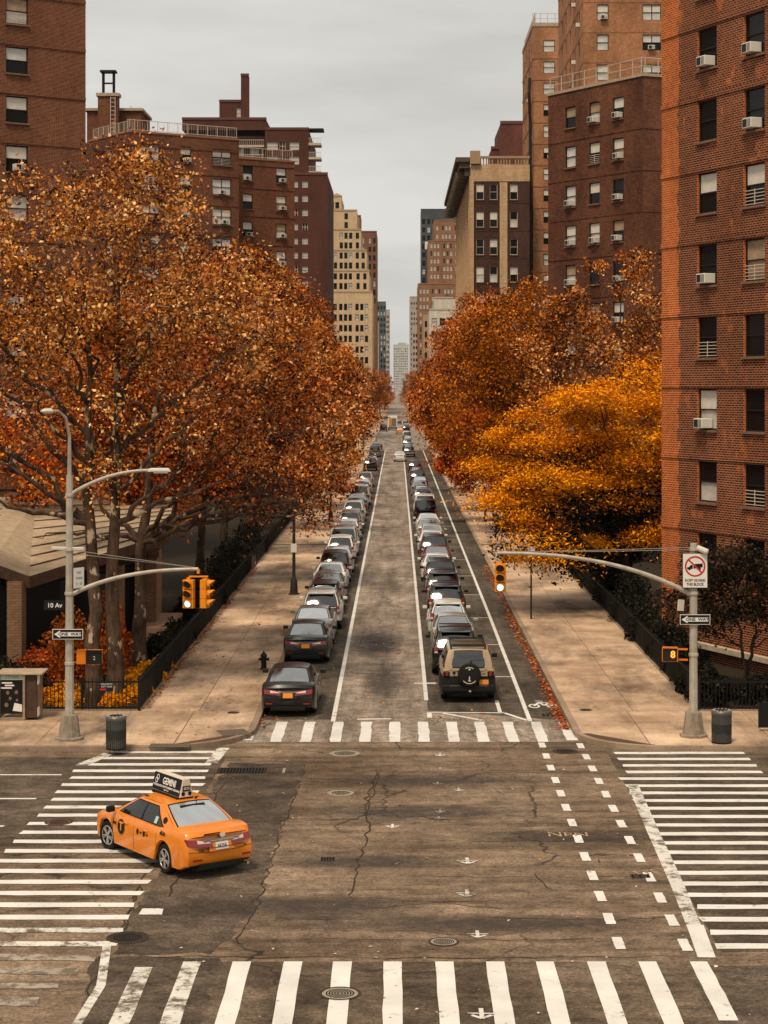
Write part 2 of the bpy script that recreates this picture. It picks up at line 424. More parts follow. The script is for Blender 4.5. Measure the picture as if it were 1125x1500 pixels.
def stain(cx, cy, rx, ry, par, col=(0.05, 0.035, 0.025)):
    """an oil or tyre stain: soft-edged dark sheet"""
    m, t, b = _nt('stain'); g = NG(t)
    ob = g.n('TexCoord').outputs['Object']
    gr = g.n('TexGradient', gradient_type='SPHERICAL'); g.l(g.mapping(ob, (1 / rx, 1 / ry, 1)), gr.inputs['Vector'])
    nn = g.ramp(g.noise(ob, 2.5, 5, 0.7), 0.3, 0.35, 0.7, 1.0)
    f = g.mix(1.0, g.ramp(gr.outputs['Fac'], 0.0, 0.0, 0.7, 0.85), nn, 'MULTIPLY')
    b.inputs['Base Color'].default_value = c4(col); b.inputs['Roughness'].default_value = 0.7
    g.l(f, b.inputs['Alpha'])
    q = MB(); q.quad((-rx, -ry, 0), (rx, -ry, 0), (rx, ry, 0), (-rx, ry, 0))
    o = q.build('oil_stain', m, par, (cx, cy, 0.0075)); return o
stain(-0.75, 81, 1.1, 7.0, street, (0.02, 0.014, 0.010)); stain(-0.6, 70, 0.8, 5, street, (0.07, 0.05, 0.035))
stain(0.6, 48.5, 3.6, 1.0, avenue); stain(4.3, 46.0, 3.0, .9, avenue); stain(-0.6, 43.5, 2.6, .8, avenue); stain(2.0, 38.5, 4.5, 0.8, avenue)
stain(1.2, 52.6, 4.4, .9, avenue); stain(-1.8, 39.8, 2.6, 1.1, avenue)

# ---- painted markings
def stripe(x0, x1, y0, y1, par, mat=None, z=0.010, name='crosswalk_stripe', rough=0.02, seed=None):
    """a painted bar with slightly ragged edges"""
    r = random.Random(seed if seed is not None else int((x0 * 131 + y0 * 71) * 10))
    b = MB(); n = 7
    if (x1 - x0) >= (y1 - y0):
        lo = [(x0 + (x1 - x0) * i / n, y0 + r.uniform(-rough, rough)) for i in range(n + 1)]
        hi = [(x0 + (x1 - x0) * i / n + (r.uniform(-.06, .06) if i in (0, n) else 0), y1 + r.uniform(-rough, rough)) for i in range(n + 1)]
        pts = lo + hi[::-1]
    else:
        lo = [(x0 + r.uniform(-rough, rough), y0 + (y1 - y0) * i / n) for i in range(n + 1)]
        hi = [(x1 + r.uniform(-rough, rough), y0 + (y1 - y0) * i / n) for i in range(n + 1)]
        pts = hi + lo[::-1]
    cx, cy = (x0 + x1) / 2, (y0 + y1) / 2
    b.quad(*[(p[0] - cx, p[1] - cy, 0) for p in pts])
    return b.build(name, mat or M_PAINT, par, (cx, cy, z))

def poly_line(pts, wd, par, mat=None, z=0.010, name='painted_line'):
    b = MB()
    for a, c in zip(pts[:-1], pts[1:]):
        a, c = Vector((a[0], a[1], 0)), Vector((c[0], c[1], 0)); d = (c - a).normalized(); nrm = Vector((-d.y, d.x, 0)) * wd / 2
        b.quad(a - nrm, c - nrm, c + nrm, a + nrm)
    b2 = MB(); b2.v = b.v; b2.f = b.f; b2.m = b.m
    return b2.build(name, mat or M_PAINT, par, (0, 0, z))

for i in range(12):                                          # crossing over the side street
    stripe(-4.62 + i * .908 - .17, -4.62 + i * .908 + .17, 58.25 + (0.25 if i in (0, 11) else 0), 61.75, street if False else avenue, z=0.011)
for i, x in enumerate((-4.72, -3.86, -2.92, -1.96, -1.03, -.08, .89, 1.83, 2.78, 3.74, 4.70, 5.66)):   # near crossing
    stripe(x - .17, x + .17, 32.6 if i == 11 else 29.5, 35.95 if i else 35.6, avenue, M_PAINTW if i < 2 else M_PAINT, z=0.011, rough=.012)
for i in range(22):                                          # left crossing over the avenue
    y = 37.1 + i * .93
    wl = -8.35 if i > 20 else (-8.6 if i > 19 else -9.05)
    stripe(wl - RND.uniform(0, .12), -5.42 - RND.uniform(0, .12) + (0.14 if i > 14 else 0), y - .17, y + .17, avenue, M_PAINT if i > 1 else M_PAINTW, z=0.011)
for i, y in enumerate((36.2, 35.35, 34.5, 33.6)):
    stripe(-9.05, -5.7 - .2 * i, y - .2, y + .2, avenue, M_PAINTG, z=0.0095, rough=.06)
for i in range(22):                                          # right crossing over the avenue
    y = 36.95 + i * .93
    stripe(6.12 + RND.uniform(0, .1) + (0.25 if i > 17 else 0), 10.25, y - .17, y + .17, avenue, z=0.011)
poly_line([(-5.62, 37.0), (-5.35, 34.5), (-5.55, 29.5)], .17, avenue, M_PAINTW, .0125)
poly_line([(5.86, 36.2), (6.08, 41.5), (6.22, 46.5), (6.40, 52.0)], .30, avenue, M_PAINTW, .0125, 'worn_line')
poly_line([(5.86, 36.2), (5.98, 38.4)], .34, avenue, M_PAINT, .0140, 'painted_line')
poly_line([(-5.35, 55.0), (-5.2, 57.3)], .36, avenue, M_PAINTW, .0125, 'worn_line')
poly_line([(-9.05, 54.6), (-8.5, 56.4)], .36, avenue, M_PAINTW, .0125, 'worn_line')
for i in range(13):                                          # dotted cycle lane through the junction
    y = 36.75 + i * 1.715
    stripe(4.30 - .10 + .006 * i, 4.30 + .10 + .006 * i, y, y + .80, avenue, z=0.011, name='lane_dash', rough=.008)
    stripe(5.57 - .10 - .004 * i, 5.57 + .10 - .004 * i, y - .12, y + .68, avenue, z=0.011, name='lane_dash', rough=.008)
for y, x1 in ((53.3, -9.35), (50.2, -9.5), (47.05, -9.7)):
    stripe(-60, x1, y - .07, y + .07, avenue, z=0.011, name='painted_line', rough=.005)
poly_line([(-2.08, 61.8), (-2.08, 330)], .15, street)
poly_line([(1.0, 66.0), (1.0, 330)], .14, street)
poly_line([(4.30, 61.85), (4.36, 90), (4.42, 330)], .14, street)
poly_line([(.62, 69.8), (1.42, 69.8)], .26, street, None, .0125)
for y in (71.4, 80.3, 89.7, 99.6, 109.6, 120, 129.5, 139, 149, 159): poly_line([(3.45, y), (4.28, y)], .12, street, None, .0112, 'parking_tick')
poly_line([(1.06, 62.5), (1.06, 63.55)], .16, street); poly_line([(1.14, 63.55), (3.55, 63.45), (4.22, 62.0)], .14, street)
poly_line([(1.5, 63.4), (2.75, 62.0)], .16, street, None, .0125); poly_line([(3.42, 63.6), (3.42, 66)], .13, street)
poly_line([(-2.1, 146.4), (.95, 146.4)], .5, street, M_PAINTG); poly_line([(-2.0, 165), (.3, 165)], .5, street, M_PAINTG)
poly_line([(-1.3, 62.2), (-.2, 62.3)], .2, street, M_PAINT, .0125, 'painted_line')
stripe(-5.3, -4.82, 39.15, 39.6, avenue, name='painted_patch', z=0.0125)
# utility spray marks: small arrows
def spray_arrow(x, y, s, mat=M_PAINTW):
    b = MB()
    for a, c, wd in (((0, .55), (0, -.1), .05), ((-.22, .10), (0, -.12), .05), ((.22, .10), (0, -.12), .05), ((-.3, .22), (.3, .20), .035)):
        a, c = Vector((a[0], a[1], 0)) * s, Vector((c[0], c[1], 0)) * s
        d = (c - a).normalized(); nr = Vector((-d.y, d.x, 0)) * wd * s
        b.quad(a - nr, c - nr, c + nr, a + nr)
    for k in range(len(b.v)): b.v[k] = (b.v[k][0], b.v[k][1], 0.0002 * (k // 4))
    b.build('spray_mark', mat, avenue, (x, y, 0.0125))
for x, y, s in ((685, 1264, .8), (685, 1312, .8), (645, 1107, .7), (641, 1149, .5), (575, 1212, .6), (643, 1200, .5), (672, 1158, .6), (706, 1490, .8), (700, 1372, .7), (645, 1190, .5)):
    p = G(x, y); spray_arrow(p.x, p.y, s, M_PAINTW if s > .55 else M_PAINTG)
p = G(832, 1223); text('NEN', .62, M_PAINTO, avenue, (p.x, p.y, .0125), (0, 0, 0), 'spray_mark', .8, 0.0005)
p = G(958, 1278); text('UTC', .55, M_PAINTO, avenue, (p.x, p.y, .0125), (0, 0, .4), 'spray_mark', .8, 0.0005)
# cycle symbol
b = MB()
for cx in (-.31, .31):
    for k in range(14):
        a0, a1 = 2 * pi * k / 14, 2 * pi * (k + 1) / 14
        b.quad((cx + .20 * cos(a0), .42 * sin(a0), 0), (cx + .20 * cos(a1), .42 * sin(a1), 0), (cx + .13 * cos(a1), .27 * sin(a1), 0), (cx + .13 * cos(a0), .27 * sin(a0), 0))
b.build('cycle_symbol', M_PAINT, street, (4.95, 64.8, .0125))
for a, c, zz in (((-.31, 0), (-.1, .75), .0128), ((-.1, .75), (.22, .62), .0131), ((.22, .62), (.31, .0), .0134), ((-.1, .75), (.05, .1), .0137), ((.05, .1), (.22, .62), .0140), ((-.2, 1.05), (.05, .95), .0143)):
    poly_line([(4.95 + a[0], 64.8 + a[1]), (4.95 + c[0], 64.8 + c[1])], .10, street, M_PAINT, zz, 'cycle_symbol')

# cracks: sunken dark seams
def crack(pts, wd, par=None, seed=1, name='crack'):
    r = random.Random(seed); b = MB(); path = []
    for a, c in zip(pts[:-1], pts[1:]):
        n = max(2, int((Vector(c) - Vector(a)).length / .35))
        for i in range(n): path.append((a[0] + (c[0] - a[0]) * i / n + r.uniform(-.07, .07), a[1] + (c[1] - a[1]) * i / n + r.uniform(-.07, .07)))
    for i in range(len(path) - 1):
        w0 = wd * r.uniform(.25, .85)
        a, c = Vector((*path[i], 0)), Vector((*path[i + 1], 0)); d = (c - a).normalized(); nr = Vector((-d.y, d.x, 0)) * w0 / 2
        b.quad(a - nr - d * .02, c - nr + d * .02, c + nr + d * .02, a + nr - d * .02)
        for k in range(4): q = b.v[-1 - k]; b.v[-1 - k] = (q[0], q[1], 0.0001 * (i % 7))
    b.build(name, M_CRACK, par or avenue, (0, 0, 0.009))
M_CRACK = simple('crack_dark', (0.045, 0.031, 0.020), 0.95)  # even dark brown of the crack strips
def gp(l): return [(G(*q).x, G(*q).y) for q in l]
crack(gp([(553, 1130), (537, 1170), (540, 1212), (526, 1262), (512, 1325)]), .06, seed=1)
crack(gp([(556, 1130), (548, 1155), (536, 1200)]), .04, seed=2)
crack(gp([(512, 1325), (560, 1330), (640, 1322), (760, 1335)]), .03, seed=3)
crack(gp([(448, 1120), (415, 1208), (398, 1262), (376, 1330), (342, 1390)]), .05, seed=4)
crack(gp([(335, 1130), (318, 1166), (222, 1262), (190, 1340), (155, 1400), (120, 1480)]), .05, seed=5)
crack(gp([(260, 1285), (246, 1322)]), .08, seed=6)
for k, (y, xa, xb) in enumerate(((1199, 395, 740), (1230, 560, 960), (1283, 600, 990), (1318, 560, 760), (1345, 700, 1000), (1375, 420, 900), (1401, 150, 1040), (1195, 740, 960), (1247, 420, 560))):
    crack(gp([(xa, y), ((xa + xb) / 2, y + 3), (xb, y)]), .045 if k in (6,) else .03, seed=20 + k)
crack(gp([(785, 1280), (800, 1300), (812, 1306)]), .04, seed=41); crack(gp([(875, 1258), (885, 1268)]), .04, seed=42); crack(gp([(728, 1155), (742, 1170)]), .03, seed=43)
crack(gp([(205, 1300), (190, 1345), (160, 1395)]), .07, seed=45)

# ---- covers and grates
def cover(x, y, r, label, mat=M_IRON, ring=M_IRON):
    p = G(x, y); o = thing('manhole_cover', label, 'manhole cover', (p.x, p.y, 0), 0, 'manhole covers in the roadway')
    b = MB(); b.lathe([(r, 0.0), (r, .014), (r * .86, .016), (r * .86, .010)], 28); b.build('rim', ring, o)
    b = MB(); b.lathe([(r * .85, .0), (r * .85, .0125)], 28)
    b.build('lid', mat, o)
    for k in range(5):
        q = MB(); rr = r * (.16 + .13 * k)
        for j in range(20):
            a0, a1 = 2 * pi * j / 20, 2 * pi * (j + 1) / 20
            q.quad(*[(R * cos(a), R * sin(a), 0) for R, a in ((rr, a0), (rr, a1), (rr - .03 * r / .4, a1), (rr - .03 * r / .4, a0))])
        q.build('tread_ring', M_BLACK, o, (0, 0, .0135))
    return o
cover(187, 1374, .42, 'large round iron manhole cover at the end of the left crosswalk')
cover(498, 1456, .38, 'round manhole cover lying across a stripe of the near crosswalk', M_PLATE)
cover(650, 1380, .30, 'small round manhole cover just above the near crosswalk', M_PLATE)
cover(505, 1104, .45, 'pale round manhole cover just before the far crosswalk', M_PLATE, M_PLATE)
cover(499, 1162, .36, 'small bright round manhole cover in the upper middle of the junction', M_PLATE, M_PLATE)
cover(828, 1101, .38, 'dark round manhole cover below the dashed cycle lane start', M_IRON)
cover(86, 1205, .35, 'rusty round manhole cover between stripes of the left crosswalk', simple('rust_iron', (.16, .07, .04), .8, var=.3, scale=9))
def slot_cover(x, y, wx, wy, label, n=5):
    p = G(x, y); o = thing('utility_cover', label, 'utility cover', (p.x, p.y, 0))
    b = MB(); b.box((0, 0, .006), (wx, wy, .016)); b.build('plate', M_IRON, o)
    for k in range(n):
        b = MB(); b.quad((-wx * .06, -wy * .4, 0), (wx * .06, -wy * .4, 0), (wx * .06, wy * .4, 0), (-wx * .06, wy * .4, 0))
        b.build('slot', M_BLACK, o, (wx * (-.4 + .8 * k / (n - 1)), 0, .0155))
slot_cover(480, 1259, .32, .36, 'small rectangular iron cover in the middle of the junction')
slot_cover(938, 1284, .42, .32, 'small dark rectangular cover beside the right crosswalk', 3)
slot_cover(806, 1048, .55, .5, 'dark rectangular gutter grate below the cycle symbol', 4)
p = G(355, 1129); o = thing('drain_grate', 'long black drain grate in the avenue above the taxi', 'drain grate', (p.x, p.y, 0))
b = MB(); b.box((0, 0, .004), (1.42, .82, .010)); b.build('frame', M_IRON, o)
b = MB(); b.quad((-.66, -.37, 0), (.66, -.37, 0), (.66, .37, 0), (-.66, .37, 0)); b.build('pit', M_BLACK, o, (0, 0, .0105))
bb = MB(); bb.box((0, 0, 0), (.03, .74, .012)); bm_ = bb.mesh('bar', M_IRON)
for k in range(15): put('bar', bm_, o, (-.62 + k * .0886, 0, .016))
b = MB(); b.box((0, 0, .007), (.08, .62, .014)); tag(b.build('steel_strip', M_PLATE, None, (G(416, 1129).x, G(416, 1129).y, 0)), 'thin pale steel strip right of the black drain grate', 'strip')

# ---- pavements with kerbs and flagstones
def arc(cx, cy, r, a0, a1, n=10): return [(cx + r * cos(radians(a0 + (a1 - a0) * i / n)), cy + r * sin(radians(a0 + (a1 - a0) * i / n))) for i in range(n + 1)]
RC = 3.1
left_k = [(-120, KY)] + arc(KL - RC, KY + RC, RC, -90, 0) + [(KL, 500)]
right_k = [(120, KY)] + arc(KR + 2.6, KY + 2.6, 2.6, 270, 180) + [(KR, 500)]
def pavement(kpts, back, mat, name, side):
    """side=-1 pavement lies left of its kerb line, +1 right"""
    b = MB(); poly = list(kpts) + [(back, 500), (back, 63.0), (side * 120, 63.0)]
    if side > 0: poly = poly[::-1]
    b.prism(poly, 0.0, 0.142)
    sw = structure(b.build('sidewalk', M_JOINT))
    # kerb
    kb = MB(); path = kpts
    def off(i, dist):
        a = Vector(path[max(i - 1, 0)]); c = Vector(path[min(i + 1, len(path) - 1)]); d = (c - a).normalized()
        nr = Vector((-d.y, d.x)) if side < 0 else Vector((d.y, -d.x))
        q = Vector(path[i]) + nr * dist; return (q.x, q.y)
    for i in range(len(path) - 1):
        a0, a1, c0, c1 = off(i, -.02), off(i + 1, -.02), off(i, .17), off(i + 1, .17)
        kb.quad((*a0, 0), (*a1, 0), (*a1, .155), (*a0, .155)); kb.quad((*a0, .155), (*a1, .155), (*c1, .158), (*c0, .158)); kb.quad((*c0, .158), (*c1, .158), (*c1, .0), (*c0, .0))
    kb.build('kerb', M_KERB, sw)
    return sw
swl = pavement(left_k, FL, M_SIDE, 'l', -1)
swr = pavement(right_k, FR, M_SIDER, 'r', 1)
def inside_left(x, y):
    if x > KL - .15 or y < KY + .15: return False
    if x > KL - RC and y < KY + RC: return (x - KL + RC) ** 2 + (y - KY - RC) ** 2 < (RC - .15) ** 2
    return x < KL
def inside_right(x, y):
    if x < KR + .15 or y < KY + .15: return False
    if x < KR + 2.6 and y < KY + 2.6: return (x - KR - 2.6) ** 2 + (y - KY - 2.6) ** 2 < (2.6 - .15) ** 2
    return True
def slabs(sw, x0, x1, nx, y0, y1, sy, inside, mat, rr):
    sx = (x1 - x0) / nx; cache = None; y = y0; cnt = 0
    sb = MB(); g_ = .010
    sb.box((0, 0, 0), (sx - 2 * g_, sy - 2 * g_, .02)); me = sb.mesh('paving_slab', mat)
    while y + sy <= y1 + .01:
        for i in range(nx):
            cx, cy = x0 + (i + .5) * sx, y + sy / 2
            ok = [inside(cx + a * sx / 2, cy + c * sy / 2) for a in (-1, 1) for c in (-1, 1)]
            if all(ok): put('paving_slab', me, sw, (cx, cy, .140 + rr.uniform(0, .004)), (rr.uniform(-.001, .001), rr.uniform(-.001, .001), 0)); cnt += 1
            elif any(ok):   # cut slab at the rounded corner
                cell = [(cx + a * sx / 2 * .985, cy + c * sy / 2 * .985) for a, c in ((-1, -1), (1, -1), (1, 1), (-1, 1))]
                pts = []
                for k in range(4):
                    a, c = cell[k], cell[(k + 1) % 4]
                    for s in range(8):
                        q = (a[0] + (c[0] - a[0]) * s / 8, a[1] + (c[1] - a[1]) * s / 8)
                        if inside(*q): pts.append(q)
                if len(pts) > 3:
                    q = MB(); q.prism([(p_[0] - cx, p_[1] - cy) for p_ in pts], -.01, .01); q.build('paving_slab', mat, sw, (cx, cy, .1405)); cnt += 1
        y += sy
    return cnt
rr = random.Random(3)
slabs(swl, FL, KL - .17, 2, 63.0, 130, 1.9, inside_left, M_SIDE, rr)
slabs(swl, -17.0, KL - .17, 6, KY + .18, 62.99, 2.01, inside_left, M_SIDE, rr)
slabs(swr, KR + .17, FR, 2, 63.0, 130, 1.9, inside_right, M_SIDER, rr)
slabs(swr, KR + .17, 17.0, 6, KY + .18, 62.99, 2.01, inside_right, M_SIDER, rr)
sheet('far_paving', rect(FL, KL - .17, 130.1, 499), .150, M_SIDE, swl); sheet('far_paving', rect(KR + .17, FR, 130.1, 499), .150, M_SIDER, swr)
b = MB(); b.prism([(-13, 500), (KL, 500), (KL, FARY), (-13, FARY)], 0, .15); structure(b.build('sidewalk', M_SIDE))
b = MB(); b.prism([(KR, 500), (13, 500), (13, FARY), (KR, FARY)], 0, .15); structure(b.build('sidewalk', M_SIDE))
# tactile ramps and small pavement covers
M_TACT = simple('tactile_metal', (.13, .10, .07), .7, var=.3, scale=20, bump=.5)
for (x, y, wx, wy, lab, rz) in ((249, 1092, 1.2, .55, 'dark tactile ramp plate at the left corner kerb', 0), (342, 1073, .9, 1.0, 'dark tactile ramp plate facing the far crosswalk', .3)):
    p = G(x, y, .15); o = thing('tactile_plate', lab, 'tactile plate', (p.x, p.y, .153), rz)
    b = MB(); b.box((0, 0, 0), (wx, wy, .01)); b.build('plate', M_TACT, o)
    sm = MB(); sm.lathe([(.03, 0), (.018, .012)], 8); sme = sm.mesh('stud', M_TACT)
    for i in range(9):
        for j in range(5): put('stud', sme, o, (-wx * .42 + i * wx * .105, -wy * .38 + j * wy * .19, .005))
for (x, y, r, lab, hz) in ((342, 1044, .20, 'small dark round cover in the left corner pavement', .153), (858, 1040, .21, 'small dark round cover in the right corner pavement', .153)):
    p = G(x, y, .15); b = MB(); b.lathe([(r, 0), (r, .008), (r * .9, .010)], 20); tag(b.build('pavement_cover', M_IRON, None, (p.x, p.y, hz)), lab, 'cover')
# gardens behind the pavements
b = MB(); b.quad((-160, 63.0, .08), (FL, 63.0, .08), (FL, 330, .08), (-160, 330, .08)); structure(b.build('garden_soil', M_SOIL))
b = MB(); b.quad((FR, 63.0, .08), (160, 63.0, .08), (160, 330, .08), (FR, 330, .08)); structure(b.build('garden_soil', M_SOIL))
# ------------------------------------------------------------------ buildings
M_GLASS = simple('window_glass_dark', (0.010, 0.009, 0.008), 0.12, ior=1.25)
M_GLASSB = simple('window_glass_sky_tint', (0.40, 0.36, 0.30), 0.12, ior=1.6, col2=(0.70, 0.66, 0.60), scale=1.3)  # pale base colour stands in for sky reflected in the panes
M_BLIND = simple('window_blind', (0.66, 0.60, 0.50), 0.8, var=.12, scale=3)
M_CURT = simple('window_curtain', (0.34, 0.24, 0.15), 0.9, var=.3, scale=2)
M_WDARK = simple('window_frame_dark', (0.018, 0.013, 0.010), 0.6)
M_WLIGHT = simple('window_frame_light', (0.62, 0.52, 0.40), 0.6)
M_WTAN = simple('window_frame_tan', (0.42, 0.30, 0.19), 0.7)
M_AC = simple('air_conditioner_white', (0.74, 0.69, 0.60), 0.5)
M_ACG = simple('air_conditioner_grille', (0.03, 0.028, 0.025), 0.6)
M_SILL = simple('stone_sill', (0.20, 0.115, 0.075), 0.85, var=.2)
M_ROOF = simple('roof_tar', (0.10, 0.08, 0.06), 0.9)
M_COPE = simple('roof_coping', (0.42, 0.31, 0.21), 0.8, var=.2)
M_RAIL = simple('roof_railing', (0.55, 0.46, 0.36), 0.5, metal=.3)
M_CONC = simple('balcony_concrete', (0.50, 0.40, 0.29), 0.85, var=.2)

class Wall(MB):
    def __init__(s): super().__init__(); s.uv = []
    def uquad(s, pts, uvs, mi=0): s.quad(*pts, mi=mi); s.uv.append(uvs)
    def panel(s, A, t, n, s0, s1, z0, z1, off=0.0, mi=0, u0=0.0):
        a = (A[0] + t[0] * s0 + n[0] * off, A[1] + t[1] * s0 + n[1] * off); c = (A[0] + t[0] * s1 + n[0] * off, A[1] + t[1] * s1 + n[1] * off)
        s.uquad([(a[0], a[1], z0), (c[0], c[1], z0), (c[0], c[1], z1), (a[0], a[1], z1)], [(s0 + u0, z0), (s1 + u0, z0), (s1 + u0, z1), (s0 + u0, z1)], mi)
    def slab(s, A, t, n, s0, s1, z0, z1, proud, mi=0, u0=0.0):
        """a band standing proud of the wall"""
        def q(ss, o): return (A[0] + t[0] * ss + n[0] * o, A[1] + t[1] * ss + n[1] * o)
        s.panel(A, t, n, s0, s1, z0, z1, proud, mi, u0)
        a, c, a2, c2 = q(s0, 0), q(s1, 0), q(s0, proud), q(s1, proud)
        s.uquad([(*a2, z1), (*c2, z1), (*c, z1), (*a, z1)], [(s0, z1), (s1, z1), (s1, z1 + proud), (s0, z1 + proud)], mi)
        s.uquad([(*a, z0), (*c, z0), (*c2, z0), (*a2, z0)], [(s0, z0), (s1, z0), (s1, z0 + proud), (s0, z0 + proud)], mi)
        s.uquad([(*a, z0), (*a2, z0), (*a2, z1), (*a, z1)], [(0, z0), (proud, z0), (proud, z1), (0, z1)], mi)
        s.uquad([(*c2, z0), (*c, z0), (*c, z1), (*c2, z1)], [(0, z0), (proud, z0), (proud, z1), (0, z1)], mi)

def unit(A, B):
    L = sqrt((B[0] - A[0]) ** 2 + (B[1] - A[1]) ** 2); t = ((B[0] - A[0]) / L, (B[1] - A[1]) / L); return L, t, (t[1], -t[0])

def facade(wl, A, B, z0, z1, opens, depth=0.22, mi=0, u0=0.0):
    """wall from A to B (left to right seen from outside) with holes; opens = [(s centre, width, z bottom, height)]"""
    L, t, n = unit(A, B)
    op = [(s - w / 2, s + w / 2, z, z + h) for (s, w, z, h) in opens if s - w / 2 > .02 and s + w / 2 < L - .02 and z > z0 and z + h < z1]
    sc = sorted({0.0, L, *[o[0] for o in op], *[o[1] for o in op]}); zc = sorted({z0, z1, *[o[2] for o in op], *[o[3] for o in op]})
    def hole(s, z): return any(o[0] < s < o[1] and o[2] < z < o[3] for o in op)
    for i in range(len(sc) - 1):
        sm = (sc[i] + sc[i + 1]) / 2; run = None
        for k in range(len(zc) - 1):
            h = hole(sm, (zc[k] + zc[k + 1]) / 2)
            if not h and run is None: run = zc[k]
            if h and run is not None: wl.panel(A, t, n, sc[i], sc[i + 1], run, zc[k], 0, mi, u0); run = None
        if run is not None: wl.panel(A, t, n, sc[i], sc[i + 1], run, zc[-1], 0, mi, u0)
    def q(ss, o): return (A[0] + t[0] * ss - n[0] * o, A[1] + t[1] * ss - n[1] * o)
    for (a, c, za, zb) in op:
        for (s0, sgn) in ((a, 1), (c, -1)):
            f, r = q(s0, 0), q(s0, depth)
            pts = [(*f, za), (*r, za), (*r, zb), (*f, zb)]
            wl.uquad(pts if sgn > 0 else pts[::-1], [(0, za), (depth, za), (depth, zb), (0, zb)], mi)
        for zz, sgn in ((za, 1), (zb, -1)):
            pts = [(*q(a, 0), zz), (*q(c, 0), zz), (*q(c, depth), zz), (*q(a, depth), zz)]
            wl.uquad(pts if sgn > 0 else pts[::-1], [(a, 0), (c, 0), (c, depth), (a, depth)], mi)
    rz = atan2(t[1], t[0])
    return [((A[0] + t[0] * (o[0] + o[1]) / 2, A[1] + t[1] * (o[0] + o[1]) / 2, o[2]), rz, o[1] - o[0], o[3] - o[2]) for o in op]

_wc = {}
def wmesh(key, fn):
    if key not in _wc: _wc[key] = fn()
    return _wc[key]
def frame_mesh(w, h, mat, mull, depth, ft=.06):
    b = MB(); y = depth * .55
    b.box((-w / 2 + ft / 2, y, h / 2), (ft, .08, h)); b.box((w / 2 - ft / 2, y, h / 2), (ft, .08, h))
    b.box((0, y, ft / 2), (w - 2 * ft, .08, ft)); b.box((0, y, h - ft / 2), (w - 2 * ft, .08, ft))
    b.box((0, y - .01, h * .5), (w - 2 * ft, .08, ft * .8))
    if mull:
        for k in range(1, mull): b.box((-w / 2 + w * k / mull, y + .002, h / 2), (ft * 1.2, .08, h - 2 * ft))
    return b.mesh('window', mat)
def pane_mesh(w, h, mat):
    b = MB(); b.quad((-w / 2, 0, -h / 2), (w / 2, 0, -h / 2), (w / 2, 0, h / 2), (-w / 2, 0, h / 2)); return b.mesh('pane', mat)
def ac_unit(parent, x, z, s=1.0):
    def mk():
        b = MB(); b.box((0, -.14, .2), (.62, .5, .38)); return b.mesh('air_conditioner', M_AC)
    o = put('air_conditioner', wmesh('ac', mk), parent, (x, .02, z), (0, 0, 0), 0.02); o.scale = (s, s, s)
    def mg():
        b = MB(); b.quad((-.27, 0, -.15), (.03, 0, -.15), (.03, 0, .15), (-.27, 0, .15))
        for k in range(3): b.box((.1 + k * .07, -.002, 0), (.03, .006, .3))
        return b.mesh('grille', M_ACG)
    return o, wmesh('acg', mg)
def window(root, rl, spot, depth=.22, mat=None, mull=0, r=RND, bright=.4, ac=0.0, far=False, sill=True, guard=0.0, dark_all=0.0):
    (p, rz, w, h) = spot; mat = mat or M_WDARK
    loc = (p[0] - rl[0], p[1] - rl[1], p[2] - rl[2])
    if far:
        def mk(br):
            def f():
                b = MB(); y = depth * .7
                b.quad((-w / 2, y, 0), (w / 2, y, 0), (w / 2, y, h), (-w / 2, y, h), mi=1)
                b.box((0, y - .06, h * .5), (w, .08, .09)); b.box((-w / 2 + .05, y - .05, h / 2), (.1, .08, h)); b.box((w / 2 - .05, y - .05, h / 2), (.1, .08, h))
                for k in range(1, mull): b.box((-w / 2 + w * k / mull, y - .055, h / 2), (.10, .08, h))
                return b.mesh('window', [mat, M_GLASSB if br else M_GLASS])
            return f
        br = r.random() < bright
        return put('window', wmesh(('far', round(w, 2), round(h, 2), mat.name, mull, br, depth), mk(br)), root, loc, (0, 0, rz))
    o = put('window', wmesh(('fr', round(w, 2), round(h, 2), mat.name, mull, depth), lambda: frame_mesh(w, h, mat, mull, depth)), root, loc, (0, 0, rz))
    dk = r.random() < dark_all
    for k, zc in ((0, .26), (1, .74)):
        v = r.random()
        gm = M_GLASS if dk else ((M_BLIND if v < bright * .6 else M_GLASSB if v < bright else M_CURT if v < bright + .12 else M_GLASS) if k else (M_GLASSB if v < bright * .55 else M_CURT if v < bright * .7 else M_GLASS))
        put('pane', wmesh(('pn', round(w, 2), round(h, 2), gm.name), lambda: pane_mesh(w - .1, h * .45, gm)), o, (0, depth * (.55 if k else .60), h * zc))
    put('backing', wmesh(('bk', round(w, 2), round(h, 2)), lambda: pane_mesh(w, h, M_GLASS)), o, (0, depth * .98, h / 2))
    if sill: put('sill', wmesh(('sl', round(w, 2)), lambda: (lambda b: (b.box((0, -.02, -.05), (w + .12, .18, .09)), b.mesh('sill', M_SILL))[1])(MB())), o)
    if r.random() < ac:
        a, gme = ac_unit(o, r.uniform(-.12, .12) * w, .06, min(1.0, w / 1.1)); put('grille', gme, root, (loc[0], loc[1], loc[2]), (0, 0, rz)).location = tuple(Vector(loc) + Matrix.Rotation(rz, 3, 'Z') @ Vector((a.location.x, -.375 * a.scale.x, a.location.z + .2 * a.scale.x)))
    elif r.random() < guard:
        def mk():
            b = MB()
            for k in range(5): b.box((0, -.0, .08 + .13 * k), (w - .14, .025, .025))
            b.box((0, -.002, .34), (.025, .025, .6)); return b.mesh('window_guard', M_WLIGHT)
        put('window_guard', wmesh(('gd', round(w, 2)), mk), o, (0, .03, 0))
    return o

